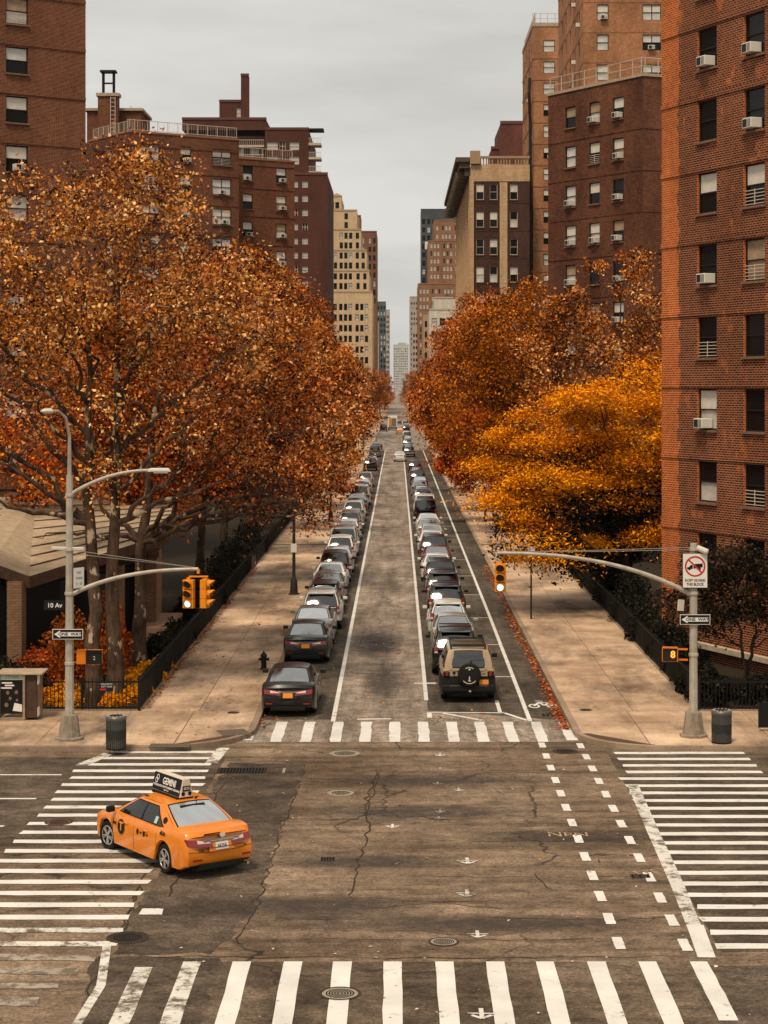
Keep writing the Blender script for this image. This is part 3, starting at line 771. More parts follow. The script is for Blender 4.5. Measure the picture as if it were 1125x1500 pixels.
def cap_roof(root, rl, poly, z, mat=None, name='roof'):
    b = MB(); b.quad(*[(p[0] - rl[0], p[1] - rl[1], z - rl[2]) for p in poly]); return b.build(name, mat or M_ROOF, root)
def coping(root, rl, A, B, z, h=.35, proud=.08, back=.4, mat=None):
    L, t, n = unit(A, B); b = MB()
    cx, cy = (A[0] + B[0]) / 2 + n[0] * (proud - back) / 2, (A[1] + B[1]) / 2 + n[1] * (proud - back) / 2
    b.box((cx - rl[0], cy - rl[1], z + h / 2 - rl[2]), (L + .1, proud + back, h), atan2(t[1], t[0])); return b.build('coping', mat or M_COPE, root)
def railing(root, rl, A, B, z, h=1.1, step=1.2, inset=.3, r=.03, infill=True):
    L, t, n = unit(A, B); b = MB(); nn = max(2, int(L / step))
    def q(s, zz): return (A[0] + t[0] * s - n[0] * inset - rl[0], A[1] + t[1] * s - n[1] * inset - rl[1], zz - rl[2])
    for k in range(nn + 1): b.tube([q(L * k / nn, z), q(L * k / nn, z + h)], r, 5)
    for hh in ((h, h * .5) if not infill else (h, h * .15)): b.tube([q(0, z + hh), q(L, z + hh)], r, 5)
    if infill:
        k = 0
        while k * .25 < L: b.tube([q(k * .25, z + .15 * h), q(k * .25, z + h)], .012, 4, cap=False); k += 1
    return b.build('roof_railing', M_RAIL, root)

def shift(wl, rl):
    wl.v = [(v[0] - rl[0], v[1] - rl[1], v[2] - rl[2]) for v in wl.v]; return wl

# --- near right apartment block
B_NR = brick('brick_near_right', (0.150, 0.036, 0.014), (0.018, 0.006, 0.004), (0.44, 0.185, 0.092), bw=.24, rh=.090, ms=.018, stain=.40, patch=(0.46, 0.105, 0.028), corner=1.25, pmortar=(0.78, 0.27, 0.09))
A, t_ = (10.79, 78.0), (.389, -.921); Bp = (A[0] + t_[0] * 16, A[1] + t_[1] * 16)
root = thing('apartment_block', 'near red brick apartment block with toothed orange brick repairs at the right edge', 'building', (14, 72, 0)); rl = (14, 72, 0)
wl = Wall(); rows = [23.3 - 2.83 * k + 2.83 * 2 for k in range(11)]
ops = [(s, 1.42, z, 1.6) for s in (3.42, 6.72, 10.0, 13.3) for z in rows if z > .9]
sp = facade(wl, A, Bp, 0, 33, ops, .26)
L, t, n = unit(A, Bp)
for z in rows: wl.slab(A, t, n, 0, L, z + 1.66, z + 1.84, .05)
C2 = (A[0] + .921 * 14, A[1] + .389 * 14); D2 = (Bp[0] + .921 * 14, Bp[1] + .389 * 14)
facade(wl, C2, A, 0, 33, [], 0); facade(wl, Bp, D2, 0, 33, [], 0)
shift(wl, rl).build('wall', B_NR, root); cap_roof(root, rl, [A, Bp, D2, C2], 33)
rr = random.Random(21)
for i, s in enumerate(sp):
    zz = s[0][2]; first = abs((s[0][0] - A[0]) / t_[0] - 3.42) < .5
    acp = 1.0 if (first and (abs(zz - 23.3) < .1 or abs(zz - 14.81) < .1 or abs(zz - 9.15) < .1)) or (not first and (abs(zz - 23.3) < .1 or abs(zz - 20.47) < .1) and (s[0][0] - A[0]) / t_[0] < 8) else 0.0
    window(root, rl, s, .26, M_WDARK, 0, rr, .55, acp, guard=.45, dark_all=.3)
b = MB(); b.box((0, 0, 0), (14, .3, .2)); b.build('stone_ledge', M_CONC, root, (A[0] + t[0] * 7 + n[0] * .1 - rl[0], A[1] + t[1] * 7 + n[1] * .1 - rl[1], .7), (0, 0, atan2(t[1], t[0])))

# --- second right block, dark brick
B_R2 = brick('brick_second_right', (0.140, 0.041, 0.019), (0.020, 0.007, 0.005), (0.32, 0.145, 0.080), stain=.6)
A, Bc, Cc = (10.97, 139.0), (16.7, 130.0), (27.7, 134.7)
root = thing('apartment_block', 'dark brown brick apartment block with a railed roof behind the right trees', 'building', (18, 136, 0)); rl = (18, 136, 0)
wl = Wall(); rows = [29.4 - 2.83 * k for k in range(10)]
sp = facade(wl, A, Bc, 0, 32.0, [(s, 1.2, z, 1.5) for s in (2.63, 5.37, 8.02) for z in rows])
L, t, n = unit(A, Bc)
for z in rows: wl.slab(A, t, n, 0, L, z - .95, z - .8, .04)
L2, t2, n2 = unit(Bc, Cc); facade(wl, Bc, Cc, 0, 32.0, [])
for z in rows: wl.slab(Bc, t2, n2, 0.02, L2, z - .95, z - .8, .04)
Dd = (A[0] + 11, A[1] + 4.7); facade(wl, Dd, A, 0, 32, [])
shift(wl, rl).build('wall', B_R2, root); cap_roof(root, rl, [A, Bc, Cc, Dd], 31.6)
coping(root, rl, A, Bc, 32.0, .2); coping(root, rl, Bc, Cc, 32.004, .2)
railing(root, rl, A, Bc, 32.2, 1.1, 1.3, .2, .035, False); railing(root, rl, Bc, Cc, 32.2, 1.1, 1.3, .2, .035, False)
rr = random.Random(5)
for s in sp: window(root, rl, s, .22, M_WDARK, 0, rr, .75, .6, guard=.1, dark_all=.15)

# --- tall orange tower behind, right
B_R3 = brick('brick_orange_tower', (0.52, 0.225, 0.098), (0.34, 0.140, 0.064), (0.50, 0.27, 0.15), stain=.5, patch=(0.60, 0.33, 0.18), ms=.008)
root = thing('apartment_tower', 'tall orange brick tower rising out of frame at the upper right', 'building', (22, 190, 0)); rl = (22, 190, 0)
wl = Wall(); rows = [48.45 - 2.85 * k + 2.85 * 2 for k in range(12)]
q0, q1, q2 = (17.6, 209), (17.6, 181), (32, 181)
sp1 = facade(wl, q0, q1, 0, 58, [(s, 1.2, z, 1.5) for s in (5, 9.5, 14.5, 19.5, 24) for z in rows])
sp2 = facade(wl, q1, q2, 0, 58, [(1.85, 1.1, z, 1.5) for z in rows] + [(6.5, 1.75, z, 1.5) for z in rows] + [(10.2, 1.1, z, 1.5) for z in rows])
for (a_, b_) in ((q0, q1), (q1, q2)):
    L, t, n = unit(a_, b_)
    for z in rows: wl.slab(a_, t, n, .02, L - .02, z + 1.68, z + 1.9, .03)
facade(wl, (32, 209), q0, 0, 58, []); shift(wl, rl).build('wall', B_R3, root); cap_roof(root, rl, [q0, q1, q2, (32, 209)], 58)
rr = random.Random(6)
for s in sp1: window(root, rl, s, .22, M_WDARK, 0, rr, .4, .3, sill=False)
for s in sp2: window(root, rl, s, .22, M_WDARK, 2 if s[2] > 1.5 else 0, rr, .95, .25, sill=False)

# --- slimmer orange tower with a railed roof
root = thing('apartment_tower', 'slim orange brick tower with glazed roof railing left of the tallest tower', 'building', (22, 262, 0)); rl = (22, 262, 0)
wl = Wall(); rows = [55.6 - 2.85 * k for k in range(16)]
q0, q1, q2 = (18.1, 276), (18.1, 255), (28, 255)
sp1 = facade(wl, q0, q1, 0, 59, [(s, 1.3, z, 1.5) for s in (4, 9, 14, 18.5) for z in rows])
sp2 = facade(wl, q1, q2, 0, 59, [(s, 1.5, z, 1.6) for s in (2.15, 6.0) for z in rows])
for (a_, b_) in ((q0, q1), (q1, q2)):
    L, t, n = unit(a_, b_)
    for z in rows: wl.slab(a_, t, n, .02, L - .02, z - .9, z - .62, .06)
facade(wl, (28, 276), q0, 0, 59, []); shift(wl, rl).build('wall', B_R3, root); cap_roof(root, rl, [q0, q1, q2, (28, 276)], 58.8)
coping(root, rl, q1, q2, 59, .5); coping(root, rl, q0, q1, 59.004, .5); railing(root, rl, q1, q2, 59.5, 1.3, .9, .3, .04, False); railing(root, rl, q0, q1, 59.5, 1.3, 1.1, .3, .04, False)
b = MB(); b.tube([(-4.3, -7.5, z) for z in (0, 20, 46)] + [(-4.5, -8, 50), (-4.4, -7.6, 52)], .22, 6); b.build('drain_pipe', M_WDARK, root)
rr = random.Random(8)
for s in sp1: window(root, rl, s, .22, M_WDARK, 0, rr, .3, .2, sill=False)
for s in sp2: window(root, rl, s, .22, M_WDARK, 0, rr, .8, .2, sill=False)

# --- loft building with tan pilasters and heavy cornice
S_LOFT = masonry('stone_loft_tan', (0.50, 0.30, 0.155), (0.66, 0.45, 0.26), .25, 1.4, .5)
B_LOFT = brick('brick_loft_dark', (0.085, 0.036, 0.024), (0.050, 0.023, 0.017), (0.10, 0.055, 0.04), stain=.35)
root = thing('loft_building', 'tan and dark brick loft building with a heavy projecting cornice over the street', 'building', (13, 275, 0)); rl = (13, 275, 0)
q0, q1, q2 = (9.64, 314), (9.64, 250), (17.3, 250)
wl = Wall(); rows = [35.4 - 3.6 * k for k in range(9)]
sp = facade(wl, q1, q2, 0, 37.8, [(s, 1.0, z, 2.05) for s in (1.18, 2.95, 5.6) for z in rows], .25, 1)
L, t, n = unit(q1, q2)
wl.slab(q1, t, n, 0.0, .36, 0, 38.0, .10, 0); wl.slab(q1, t, n, 3.75, 4.75, 0, 37.7, .08, 0); wl.slab(q1, t, n, 2.05, 2.35, 0, 37.7, .05, 1)
wl.slab(q1, t, n, .02, L, 37.8, 40.0, .06, 0); wl.panel(q1, t, n, 0, L, 37.8, 40.0, 0.0, 0)
for k in range(9): wl.slab(q1, t, n, .05, L, 34.9 - 3.6 * k, 35.05 - 3.6 * k, .04, 1)
sp1 = facade(wl, q0, q1, 0, 40, [(s, 1.6, z, 2.1) for s in (8, 14, 20, 26, 32, 38, 44, 50, 56) for z in rows], .3, 0)
L, t, n = unit(q0, q1)
for s in (5, 11, 17, 23, 29, 35, 41, 47, 53, 59, 63.3): wl.slab(q0, t, n, s - .5, s + .5, 0, 38.5, .18, 0)
facade(wl, (17.3, 314), q0, 0, 40, [], 0, 1); facade(wl, q2, (17.3, 314), 0, 40, [], 0, 1)
shift(wl, rl).build('wall', [S_LOFT, B_LOFT], root); cap_roof(root, rl, [q0, q1, q2, (17.3, 314)], 39.2)
b = MB()
b.prism([(7.7, 252), (9.62, 252), (9.62, 314), (7.7, 314)], 40.6, 41.2); b.prism([(8.2, 252.3), (9.62, 252.3), (9.62, 313.8), (8.2, 313.8)], 39.8, 40.59); b.prism([(8.9, 252.6), (9.62, 252.6), (9.62, 313.6), (8.9, 313.6)], 38.8, 39.79)
for k in range(16): b.box((8.5, 254 + k * 3.9, 39.0), (1.6, .5, .9))
b.v = [(v[0] - rl[0], v[1] - rl[1], v[2]) for v in b.v]; b.build('cornice', simple('cornice_metal', (.10, .075, .05), .8, var=.3, scale=2), root)
b = MB(); b.box((9.64 + .55 - 13, 250.1 - 275, 40.9), (1.3, 1.2, 1.7)); b.build('corner_pier', S_LOFT, root)
bl = MB(); bl.box((0, 0, 0), (.16, .2, .75)); blm = bl.mesh('baluster', S_LOFT)
for k in range(17):
    if k in (5, 11): continue
    put('baluster', blm, root, (10.9 + k * .38 - 13, 250.1 - 275, 40.4))
b = MB(); b.box((14.1 - 13, 250.1 - 275, 40.95), (6.4, .4, .3)); b.build('balustrade_rail', S_LOFT, root)
rr = random.Random(9)
for s in sp: window(root, rl, s, .25, M_WLIGHT, 0, rr, .45, 0)
for s in sp1: window(root, rl, s, .3, M_WTAN, 0, rr, .3, 0, far=True)
b = MB(); b.box((0, 0, 1), (2.2, 3, 2.2)); b.box((1.6, 0, .6), (1.2, 2, 1.4)); b.tube([(-2.2, 0, 0), (-2.2, 0, 3.4)], .3, 8); tag(b.build('roof_plant', simple('roof_plant_metal', (.5, .44, .36), .6, var=.2), None, (13.2, 262, 39.2)), 'pale ventilation plant and stack on the loft building roof', 'roof plant')
b = MB()
for k in range(40):
    a = k * 2.4; h = .3 + 2.2 * k / 40; r_ = .75 * (1 - k / 42); b.quad((0, 0, h), (r_ * cos(a), r_ * sin(a), h - .25), (r_ * cos(a + .5), r_ * sin(a + .5), h - .15), (0, 0, h + .3))
b.tube([(0, 0, 0), (0, 0, 2.6)], .05, 5); tag(b.build('potted_conifer', simple('conifer', (.03, .03, .018), .9), None, (10.9, 255, 39.2)), 'small dark conifer on the loft building roof', 'conifer')

# --- generic far blocks
def far_block(name, label, cat, boxes, mat, wins=(), root_at=None, r=None, wmat=None, wdepth=.35, bright=.35, mull=0):
    """boxes = [(x0,x1,y0,y1,z0,z1)], wins = [(box index, face, [s...], w, [z...], h)]"""
    x0, x1, y0, y1 = boxes[0][:4]; rl = ((x0 + x1) / 2, (y0 + y1) / 2, 0); root = thing(name, label, cat, rl)
    wl = Wall(); r = r or random.Random(int(abs(x0 * 100 + y0))); spots = []
    for i, (a, b_, c, d, z0, z1) in enumerate(boxes):
        for face, (pa, pb) in {'front': ((a, c), (b_, c)), 'left': ((a, d), (a, c)), 'right': ((b_, c), (b_, d)), 'back': ((b_, d), (a, d))}.items():
            ops = []
            for (bi, fc, ss, w_, zz, h_) in wins:
                if bi == i and fc == face: ops += [(s, w_, z, h_) for s in ss for z in zz]
            spots += facade(wl, pa, pb, z0, z1, ops, wdepth)
        cap_roof(root, rl, [(a, c), (b_, c), (b_, d), (a, d)], z1 - .02)
        coping(root, rl, (a, c), (b_, c), z1 - .02, .5, .15, .3, mat if not isinstance(mat, list) else mat[0])
    shift(wl, rl).build('wall', mat, root)
    for s in spots: window(root, rl, s, wdepth, wmat or M_WDARK, mull, r, bright, 0, far=True)
    return root, rl

B_RED = brick('brick_red_far', (0.20, 0.06, 0.042), (0.14, 0.045, 0.034), (0.16, 0.07, 0.05), stain=.4)
root, rl = far_block('brick_block', 'plain dark red brick block rising behind the loft building', 'building', [(17.8, 30, 330, 350, 0, 56.4), (16.4, 17.78, 334, 346, 0, 52.5)], B_RED)
b = MB(); b.box((-1.8, -10.4, 52), (.9, .7, 6.5)); b.build('white_flue', M_AC, root)
B_FBR = brick('brick_far_brown', (0.34, 0.155, 0.072), (0.27, 0.12, 0.058), (0.30, 0.16, 0.09), stain=.3)
fz = [z for z in np.arange(12, 86, 3.6)]
far_block('office_tower', 'brown brick setback office tower far down the right side', 'building',
          [(9.7, 30, 900, 940, 0, 59.5), (14.6, 30, 903, 940, 59.5, 80), (17.2, 30, 906, 940, 80, 90)], B_FBR,
          [(0, 'front', [1.3, 2.9, 4.5, 7.0, 8.6, 10.2, 12.8, 14.4, 16.0, 18.4], 1.05, [z for z in fz if z < 56], 2.1),
           (1, 'front', [1.5, 3.1, 4.7, 7.6, 9.2, 10.8, 13.2, 14.8], 1.05, [z for z in fz if 60 < z < 77], 2.1),
           (2, 'front', [1.7, 4.4, 6.0, 7.6, 10.4, 12], 1.05, [81.5, 85.5], 2.1), (0, 'left', [4 + 4 * k for k in range(9)], 1.4, [z for z in fz if 20 < z < 56], 2.1)], bright=.75, wmat=M_WTAN)
M_DGL = simple('dark_glass_curtain', (0.040, 0.050, 0.050), 0.25, ior=1.6, var=.4, scale=.12)
far_block('glass_tower', 'dark glass slab tower behind the brown office tower', 'building', [(11.8, 30, 960, 985, 0, 100.2)], M_DGL,
          [(0, 'front', [1.5, 4.0, 6.5], 1.6, [z for z in np.arange(30, 94, 4.2)], 2.6)], bright=.12)
b = MB(); b.box((0, 0, 0), (3.2, 2, 3.8)); b.box((3.2, 0, 5), (1.4, 2, 9)); tag(b.build('roof_plant', M_AC, None, (15.4, 957, 82)), 'pale equipment boxes beside the dark glass slab tower', 'roof plant')
S_WHITE = masonry('white_render', (0.58, 0.50, 0.40), (0.74, 0.66, 0.54), .2)
far_block('low_building', 'low white building with a recessed top floor under the brown tower', 'building', [(10.4, 20, 620, 650, 0, 36), (12.0, 20, 624, 650, 36, 40)], S_WHITE, [(0, 'front', [1.6, 4.2, 6.8], 1.7, [10 + 4.2 * k for k in range(6)], 2.4)], bright=.5)
S_TANL = masonry('tan_masonry', (0.42, 0.27, 0.155), (0.56, 0.38, 0.23), .25)
root, rl = far_block('low_building', 'low tan building with arched top windows below the brown tower', 'building', [(9.5, 14.4, 700, 730, 0, 38)], S_TANL, [(0, 'front', [1.0, 2.5, 4.0], .9, [14 + 3.8 * k for k in range(5)] + [33], 2.2)], bright=.2)
S_GREY = masonry('grey_masonry', (0.40, 0.33, 0.26), (0.54, 0.46, 0.37), .3)
far_block('office_tower', 'pale grey narrow tower far down the right side', 'building', [(9.8, 17, 1500, 1540, 0, 82)], S_GREY, [(0, 'front', [1.5, 3.5, 5.5], 1.0, [z for z in np.arange(20, 78, 4)], 2.0)], bright=.1)
far_block('office_block', 'shorter grey block in front of the narrow right tower', 'building', [(9.7, 15, 1250, 1280, 0, 52)], S_GREY, [(0, 'front', [1.2, 2.8, 4.2], 1.0, [z for z in np.arange(20, 48, 4)], 2.0)], bright=.1)

# --- left side: tan setback tower
S_TAN = masonry('limestone_tan', (0.56, 0.38, 0.215), (0.70, 0.51, 0.31), .22, 2.2, 1.2)
tz = [z for z in np.arange(8.2, 74, 3.6)]
far_block('office_tower', 'tan limestone tower with stepped setbacks on the left side of the street', 'building',
          [(-23.2, -8.4, 646, 690, 0, 43), (-23.2, -9.5, 648, 690, 43, 50.3), (-23.2, -10.4, 650, 690, 50.3, 57.4), (-23.2, -12.4, 652, 690, 57.4, 64.6), (-23.2, -13.8, 654, 690, 64.6, 71.3), (-23.2, -19.2, 656, 690, 71.3, 76.4)], S_TAN,
          [(0, 'front', [.8, 2.2, 4.1, 5.7, 7.3, 9.6, 11.2, 12.8], 1.1, [z for z in tz if z < 40], 2.2), (0, 'right', [4 + 4.5 * k for k in range(9)], 1.5, [z for z in tz if z < 40], 2.2),
           (1, 'front', [.8, 2.2, 4.1, 5.7, 7.3, 9.9, 12.2], 1.1, [44.2, 47.5], 2.1), (2, 'front', [.8, 2.2, 4.1, 5.7, 7.3, 9.6, 11.6], 1.1, [51.3, 54.7], 2.1),
           (3, 'front', [.8, 4.1, 5.7, 7.3, 9.6], 1.1, [58.3, 61.6], 2.1), (4, 'front', [.8, 5.7], 1.2, [65.4, 68.4], 2.1), (5, 'front', [.8, 2.6], 1.3, [72.3], 2.2)], bright=.3)
b = MB()
for k, x in enumerate((-21.3, -18.4, -17.0)): b.box((x + 15.8, 647.5 - 668, 60), (.0001 + .4, .5, 6))
b = MB(); b.lathe([(1.9, 0), (1.9, 1.5), (.2, 2.4)], 12); tag(b.build('water_tank', simple('tank_wood', (.32, .22, .14), .9), None, (-21.2, 668, 76.4)), 'small round tank on top of the tan stepped tower', 'tank')
B_SLIM = brick('brick_slim_brown', (0.26, 0.125, 0.07), (0.2, 0.095, 0.055), (0.2, 0.1, 0.06), stain=.3)
far_block('office_tower', 'slim brown brick tower just behind the tan stepped tower', 'building', [(-16.5, -8.6, 800, 840, 0, 76)], B_SLIM,
          [(0, 'front', [2.2, 5.0, 6.9], 1.0, [z for z in np.arange(46, 73, 3.6)], 2.2), (0, 'right', [4 + 4.5 * k for k in range(8)], 1.4, [z for z in np.arange(20, 72, 3.8)], 2.2)], bright=.2)
far_block('brick_block', 'small rusty brick rooftop block on the slim brown tower', 'building', [(-17.5, -14.5, 760, 775, 0, 79)], brick('brick_rust', (.36, .13, .06), (.3, .1, .05), (.2, .1, .06)))
far_block('low_building', 'grey street-wall building beyond the slim brown tower', 'building', [(-16, -9.0, 930, 990, 0, 43)], S_GREY, [(0, 'front', [1.5, 3.6, 5.6], 1.2, [z for z in np.arange(16, 40, 4)], 2.4)], bright=.1)
far_block('glass_tower', 'dark teal glass tower far along the left side', 'building', [(-14, -7.8, 1300, 1340, 0, 69)], simple('teal_glass', (.07, .085, .085), .25, ior=1.6, var=.3, scale=.1), [(0, 'front', [1.2, 3.2, 5.2], 1.2, [z for z in np.arange(20, 66, 4)], 2.4)], bright=.25)
far_block('office_tower', 'tall thin grey tower at the far end of the left side', 'building', [(-12, -7.6, 1900, 1950, 0, 88)], S_GREY, [(0, 'front', [1.0, 2.2, 3.4], .8, [z for z in np.arange(20, 84, 5)], 2.6)], bright=.1)
S_PALE = masonry('pale_hazed_tower', (0.52, 0.50, 0.46), (0.62, 0.60, 0.56), .15, 3, 3)  # distance haze is put into the tower's pale colour
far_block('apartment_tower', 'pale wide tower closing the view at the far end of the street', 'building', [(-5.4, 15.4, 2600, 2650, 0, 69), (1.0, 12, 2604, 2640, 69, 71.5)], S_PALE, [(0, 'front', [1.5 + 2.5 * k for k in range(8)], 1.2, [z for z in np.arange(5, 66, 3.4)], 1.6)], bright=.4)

# --- left near block
B_L1 = brick('brick_left_near', (0.145, 0.040, 0.020), (0.026, 0.009, 0.006), (0.38, 0.170, 0.090), ms=.014, stain=.35)
Bc = (-18.1, 111.0); t_ = (.823, .568); A = (Bc[0] - t_[0] * 15, Bc[1] - t_[1] * 15)
root = thing('apartment_block', 'tall dark red brick apartment block at the left edge behind the big tree', 'building', (-24, 110, 0)); rl = (-24, 110, 0)
wl = Wall(); rows = [31.45 + 2.8 - 2.8 * k for k in range(12)]
sp = facade(wl, A, Bc, 0, 42, [(s, 1.35, z, 1.5) for s in (2.0, 6.2, 10.75) for z in rows if z > 1], .24)
L, t, n = unit(A, Bc)
for z in rows: wl.slab(A, t, n, 0, L, z + 1.62, z + 1.78, .05)
Cb = (Bc[0] - .568 * 14, Bc[1] + .823 * 14); Ab = (A[0] - .568 * 14, A[1] + .823 * 14)
facade(wl, Bc, Cb, 0, 42, []); facade(wl, Ab, A, 0, 42, [])
shift(wl, rl).build('wall', B_L1, root); cap_roof(root, rl, [A, Bc, Cb, Ab], 42)
rr = random.Random(12)
for s in sp: window(root, rl, s, .24, M_WDARK, 0, rr, .8, .4, guard=.4)

# --- left middle block (two stepped wings) with roof railing, bulkhead and chimney
B_LA = brick('brick_left_middle', (0.180, 0.052, 0.024), (0.032, 0.011, 0.007), (0.32, 0.145, 0.080), stain=.35)
root = thing('apartment_block', 'red brick apartment block with stepped wings and railed roof behind the left trees', 'building', (-20, 186, 0)); rl = (-20, 186, 0)
p0, p1, p2 = (-29.4, 182.0), (-24.5, 175.0), (-15.0, 181.0); p3 = (-16.2, 190.0); p4 = (-10.4, 193.6); p5 = (-16.0, 203.0); p6 = (-34, 192)
wl = Wall(); rows = [31.75 - 2.8 * k for k in range(11)]
def sx_(A, B, x):
    L, t, n = unit(A, B); r_ = (x - VX) / FPX; return (r_ * A[1] - A[0]) / (t[0] - r_ * t[1])
sp0 = facade(wl, p0, p1, 0, 34.2, [(4.2, 1.3, z, 1.5) for z in rows])
spA = facade(wl, p1, p2, 0, 34.2, [(sx_(p1, p2, 220), 1.9, z, 1.5) for z in rows] + [(sx_(p1, p2, 272), 1.15, z, 1.5) for z in rows] + [(sx_(p1, p2, 325), 2.0, z, 1.5) for z in rows])
facade(wl, p2, p3, 0, 34.2, [])
spB = facade(wl, p3, p4, 0, 33.6, [(sx_(p3, p4, 363), 1.1, z - .3, 1.5) for z in rows] + [(sx_(p3, p4, 412), 1.15, z - .3, 1.5) for z in rows])
facade(wl, p4, p5, 0, 33.6, []); facade(wl, p6, p0, 0, 34.2, [])
for (a_, b_) in ((p0, p1), (p1, p2), (p3, p4)):
    L, t, n = unit(a_, b_)
    for z in rows: wl.slab(a_, t, n, .03, L - .03, z - 1.05, z - .9, .05)
    wl.slab(a_, t, n, .03, L - .03, 33.0, 33.15, .05)
shift(wl, rl).build('wall', B_LA, root); cap_roof(root, rl, [p0, p1, p2, p3, p6], 34.0); cap_roof(root, rl, [p3, p4, p5, p6], 33.4)
for (a_, b_, z) in ((p0, p1, 34.2), (p1, p2, 34.204), (p3, p4, 33.6)):
    coping(root, rl, a_, b_, z, .18, .06, .4, B_LA); railing(root, rl, a_, b_, z + .18, 1.05, 1.0, .5, .03, True)
rr = random.Random(14)
for s in sp0: window(root, rl, s, .22, M_WDARK, 0, rr, .6, .2)
for s in spA: window(root, rl, s, .22, M_WDARK, 2 if s[2] > 1.5 else 0, rr, .95, .6, guard=.5)
for s in spB: window(root, rl, s, .22, M_WDARK, 0, rr, .7, .5, guard=.2)
# roof bulkhead, chimney stack with ladder
c = P(172, 180, 186)
wl = Wall(); bx0, bx1, by0, by1 = -29.8, -24.6, 183.5, 190
for (a_, b_) in (((bx0, by0), (bx1, by0)), ((bx1, by0), (bx1, by1)), ((bx0, by1), (bx0, by0))): facade(wl, a_, b_, 34, 37.4, [])
wl = shift(wl, rl); o = wl.build('roof_bulkhead', B_LA, root)
b = MB(); b.box((-27.2 + 20, 186.7 - 186, 37.5), (5.6, 6.9, .25)); b.build('bulkhead_roof', M_COPE, root)
wl = Wall(); cx_, cy_ = -27.6, 182.2
for (a_, b_) in (((cx_ - .95, cy_), (cx_ + .95, cy_)), ((cx_ + .95, cy_), (cx_ + .95, cy_ + 1.2)), ((cx_ - .95, cy_ + 1.2), (cx_ - .95, cy_))): facade(wl, a_, b_, 33.9, 38.6, [])
shift(wl, rl).build('chimney_stack', B_LA, root)
b = MB(); b.box((cx_ + 20, cy_ + .6 - 186, 38.75), (2.2, 1.5, .3)); b.build('chimney_cap', M_COPE, root)
b = MB()
for dx in (-.5, .5):
    for dy in (.2, .9): b.tube([(cx_ + dx + 20, cy_ + dy - 186, 38.9), (cx_ + dx + 20, cy_ + dy - 186, 41.0)], .09, 6)
b.box((cx_ + 20, cy_ + .55 - 186, 41.0), (1.5, 1.2, .18)); b.box((cx_ + 20, cy_ + .55 - 186, 40.9 - 1.0), (1.1, .7, .06)); b.build('flue_frame', M_WDARK, root)
b = MB()
for dx in (-.22, .22): b.box((cx_ + .5 + dx + 20, cy_ - .12 - 186, 36.3), (.06, .06, 4.4))
for k in range(11): b.box((cx_ + .5 + 20, cy_ - .12 - 186, 34.4 + .4 * k), (.44, .05, .05))
b.build('ladder', M_RAIL, root)

# --- left rear tall block with balconies
B_LC = brick('brick_left_rear', (0.125, 0.040, 0.022), (0.050, 0.017, 0.011), (0.14, 0.06, 0.045), stain=.3)
sr = [z for z in np.arange(51.0 - 2.85 * 14, 51.5, 2.85)]
root, rl = far_block('apartment_block', 'tall dark brick block with small white windows and stacked balconies, left of the tan tower', 'building',
    [(-24.5, -14.0, 384, 420, 0, 53.6), (-26.7, -17.9, 386, 420, 53.6, 62.9), (-43, -26.72, 388, 420, 0, 61.4), (-43.5, -26.5, 386.5, 420, 62.9, 65.0)], B_LC,
    [(0, 'front', [3.95, 5.95], 1.15, sr, 1.3), (1, 'front', [1.45], 2.2, [55.9, 58.8], 1.6), (1, 'front', [3.5], 1.2, [55.9, 58.8], 1.6), (1, 'front', [5.9], 1.9, [55.9, 58.8], 1.6),
     (2, 'front', [2, 5, 8, 11, 14], 1.8, [49.0, 52.0, 55.0, 58.0], 1.7)], wmat=M_WLIGHT, bright=.85, mull=2)
for k in range(3):
    b = MB(); b.box((-17.9 + 1.25 + 19.25, 388 - 402, 54.3 + 2.85 * k), (2.5, 4.5, .45)); b.build('balcony', M_CONC, root)
    b = MB()
    for j in range(9): b.box((-17.9 + .15 + j * .28 + 19.25, 385.8 - 402, 55.0 + 2.85 * k), (.05, .05, 1.0))
    b.box((-17.9 + 1.25 + 19.25, 385.8 - 402, 55.5 + 2.85 * k), (2.5, .06, .08)); b.build('balcony_railing', M_RAIL, root)
b = MB(); b.box((-17.9 + 1.5 + 19.25, 388 - 402, 63.0), (3, 4.5, .35)); b.build('balcony_roof', M_WDARK, root)
for k in range(4):
    b = MB(); b.box((-34.7 + 19.25, 386.9 - 402, 50.6 + 3.0 * k), (15.6, 2.2, .4)); b.build('balcony', M_CONC, root)
    b = MB()
    for j in range(40): b.box((-42.3 + j * .39 + 19.25, 385.9 - 402, 51.3 + 3.0 * k), (.06, .05, 1.0))
    b.box((-34.7 + 19.25, 385.9 - 402, 51.85 + 3.0 * k), (15.6, .08, .1)); b.build('balcony_railing', M_RAIL, root)
far_block('rooftop_house', 'brick penthouse with a tall chimney on the left rear block', 'building', [(-36.5, -31.2, 392, 400, 65.0, 69.4), (-32.0, -30.4, 391, 393, 65.0, 74.6)], B_LC, [(0, 'front', [4.2], 1.4, [66.2], 2.0)], wmat=M_WLIGHT, bright=.9, mull=2)

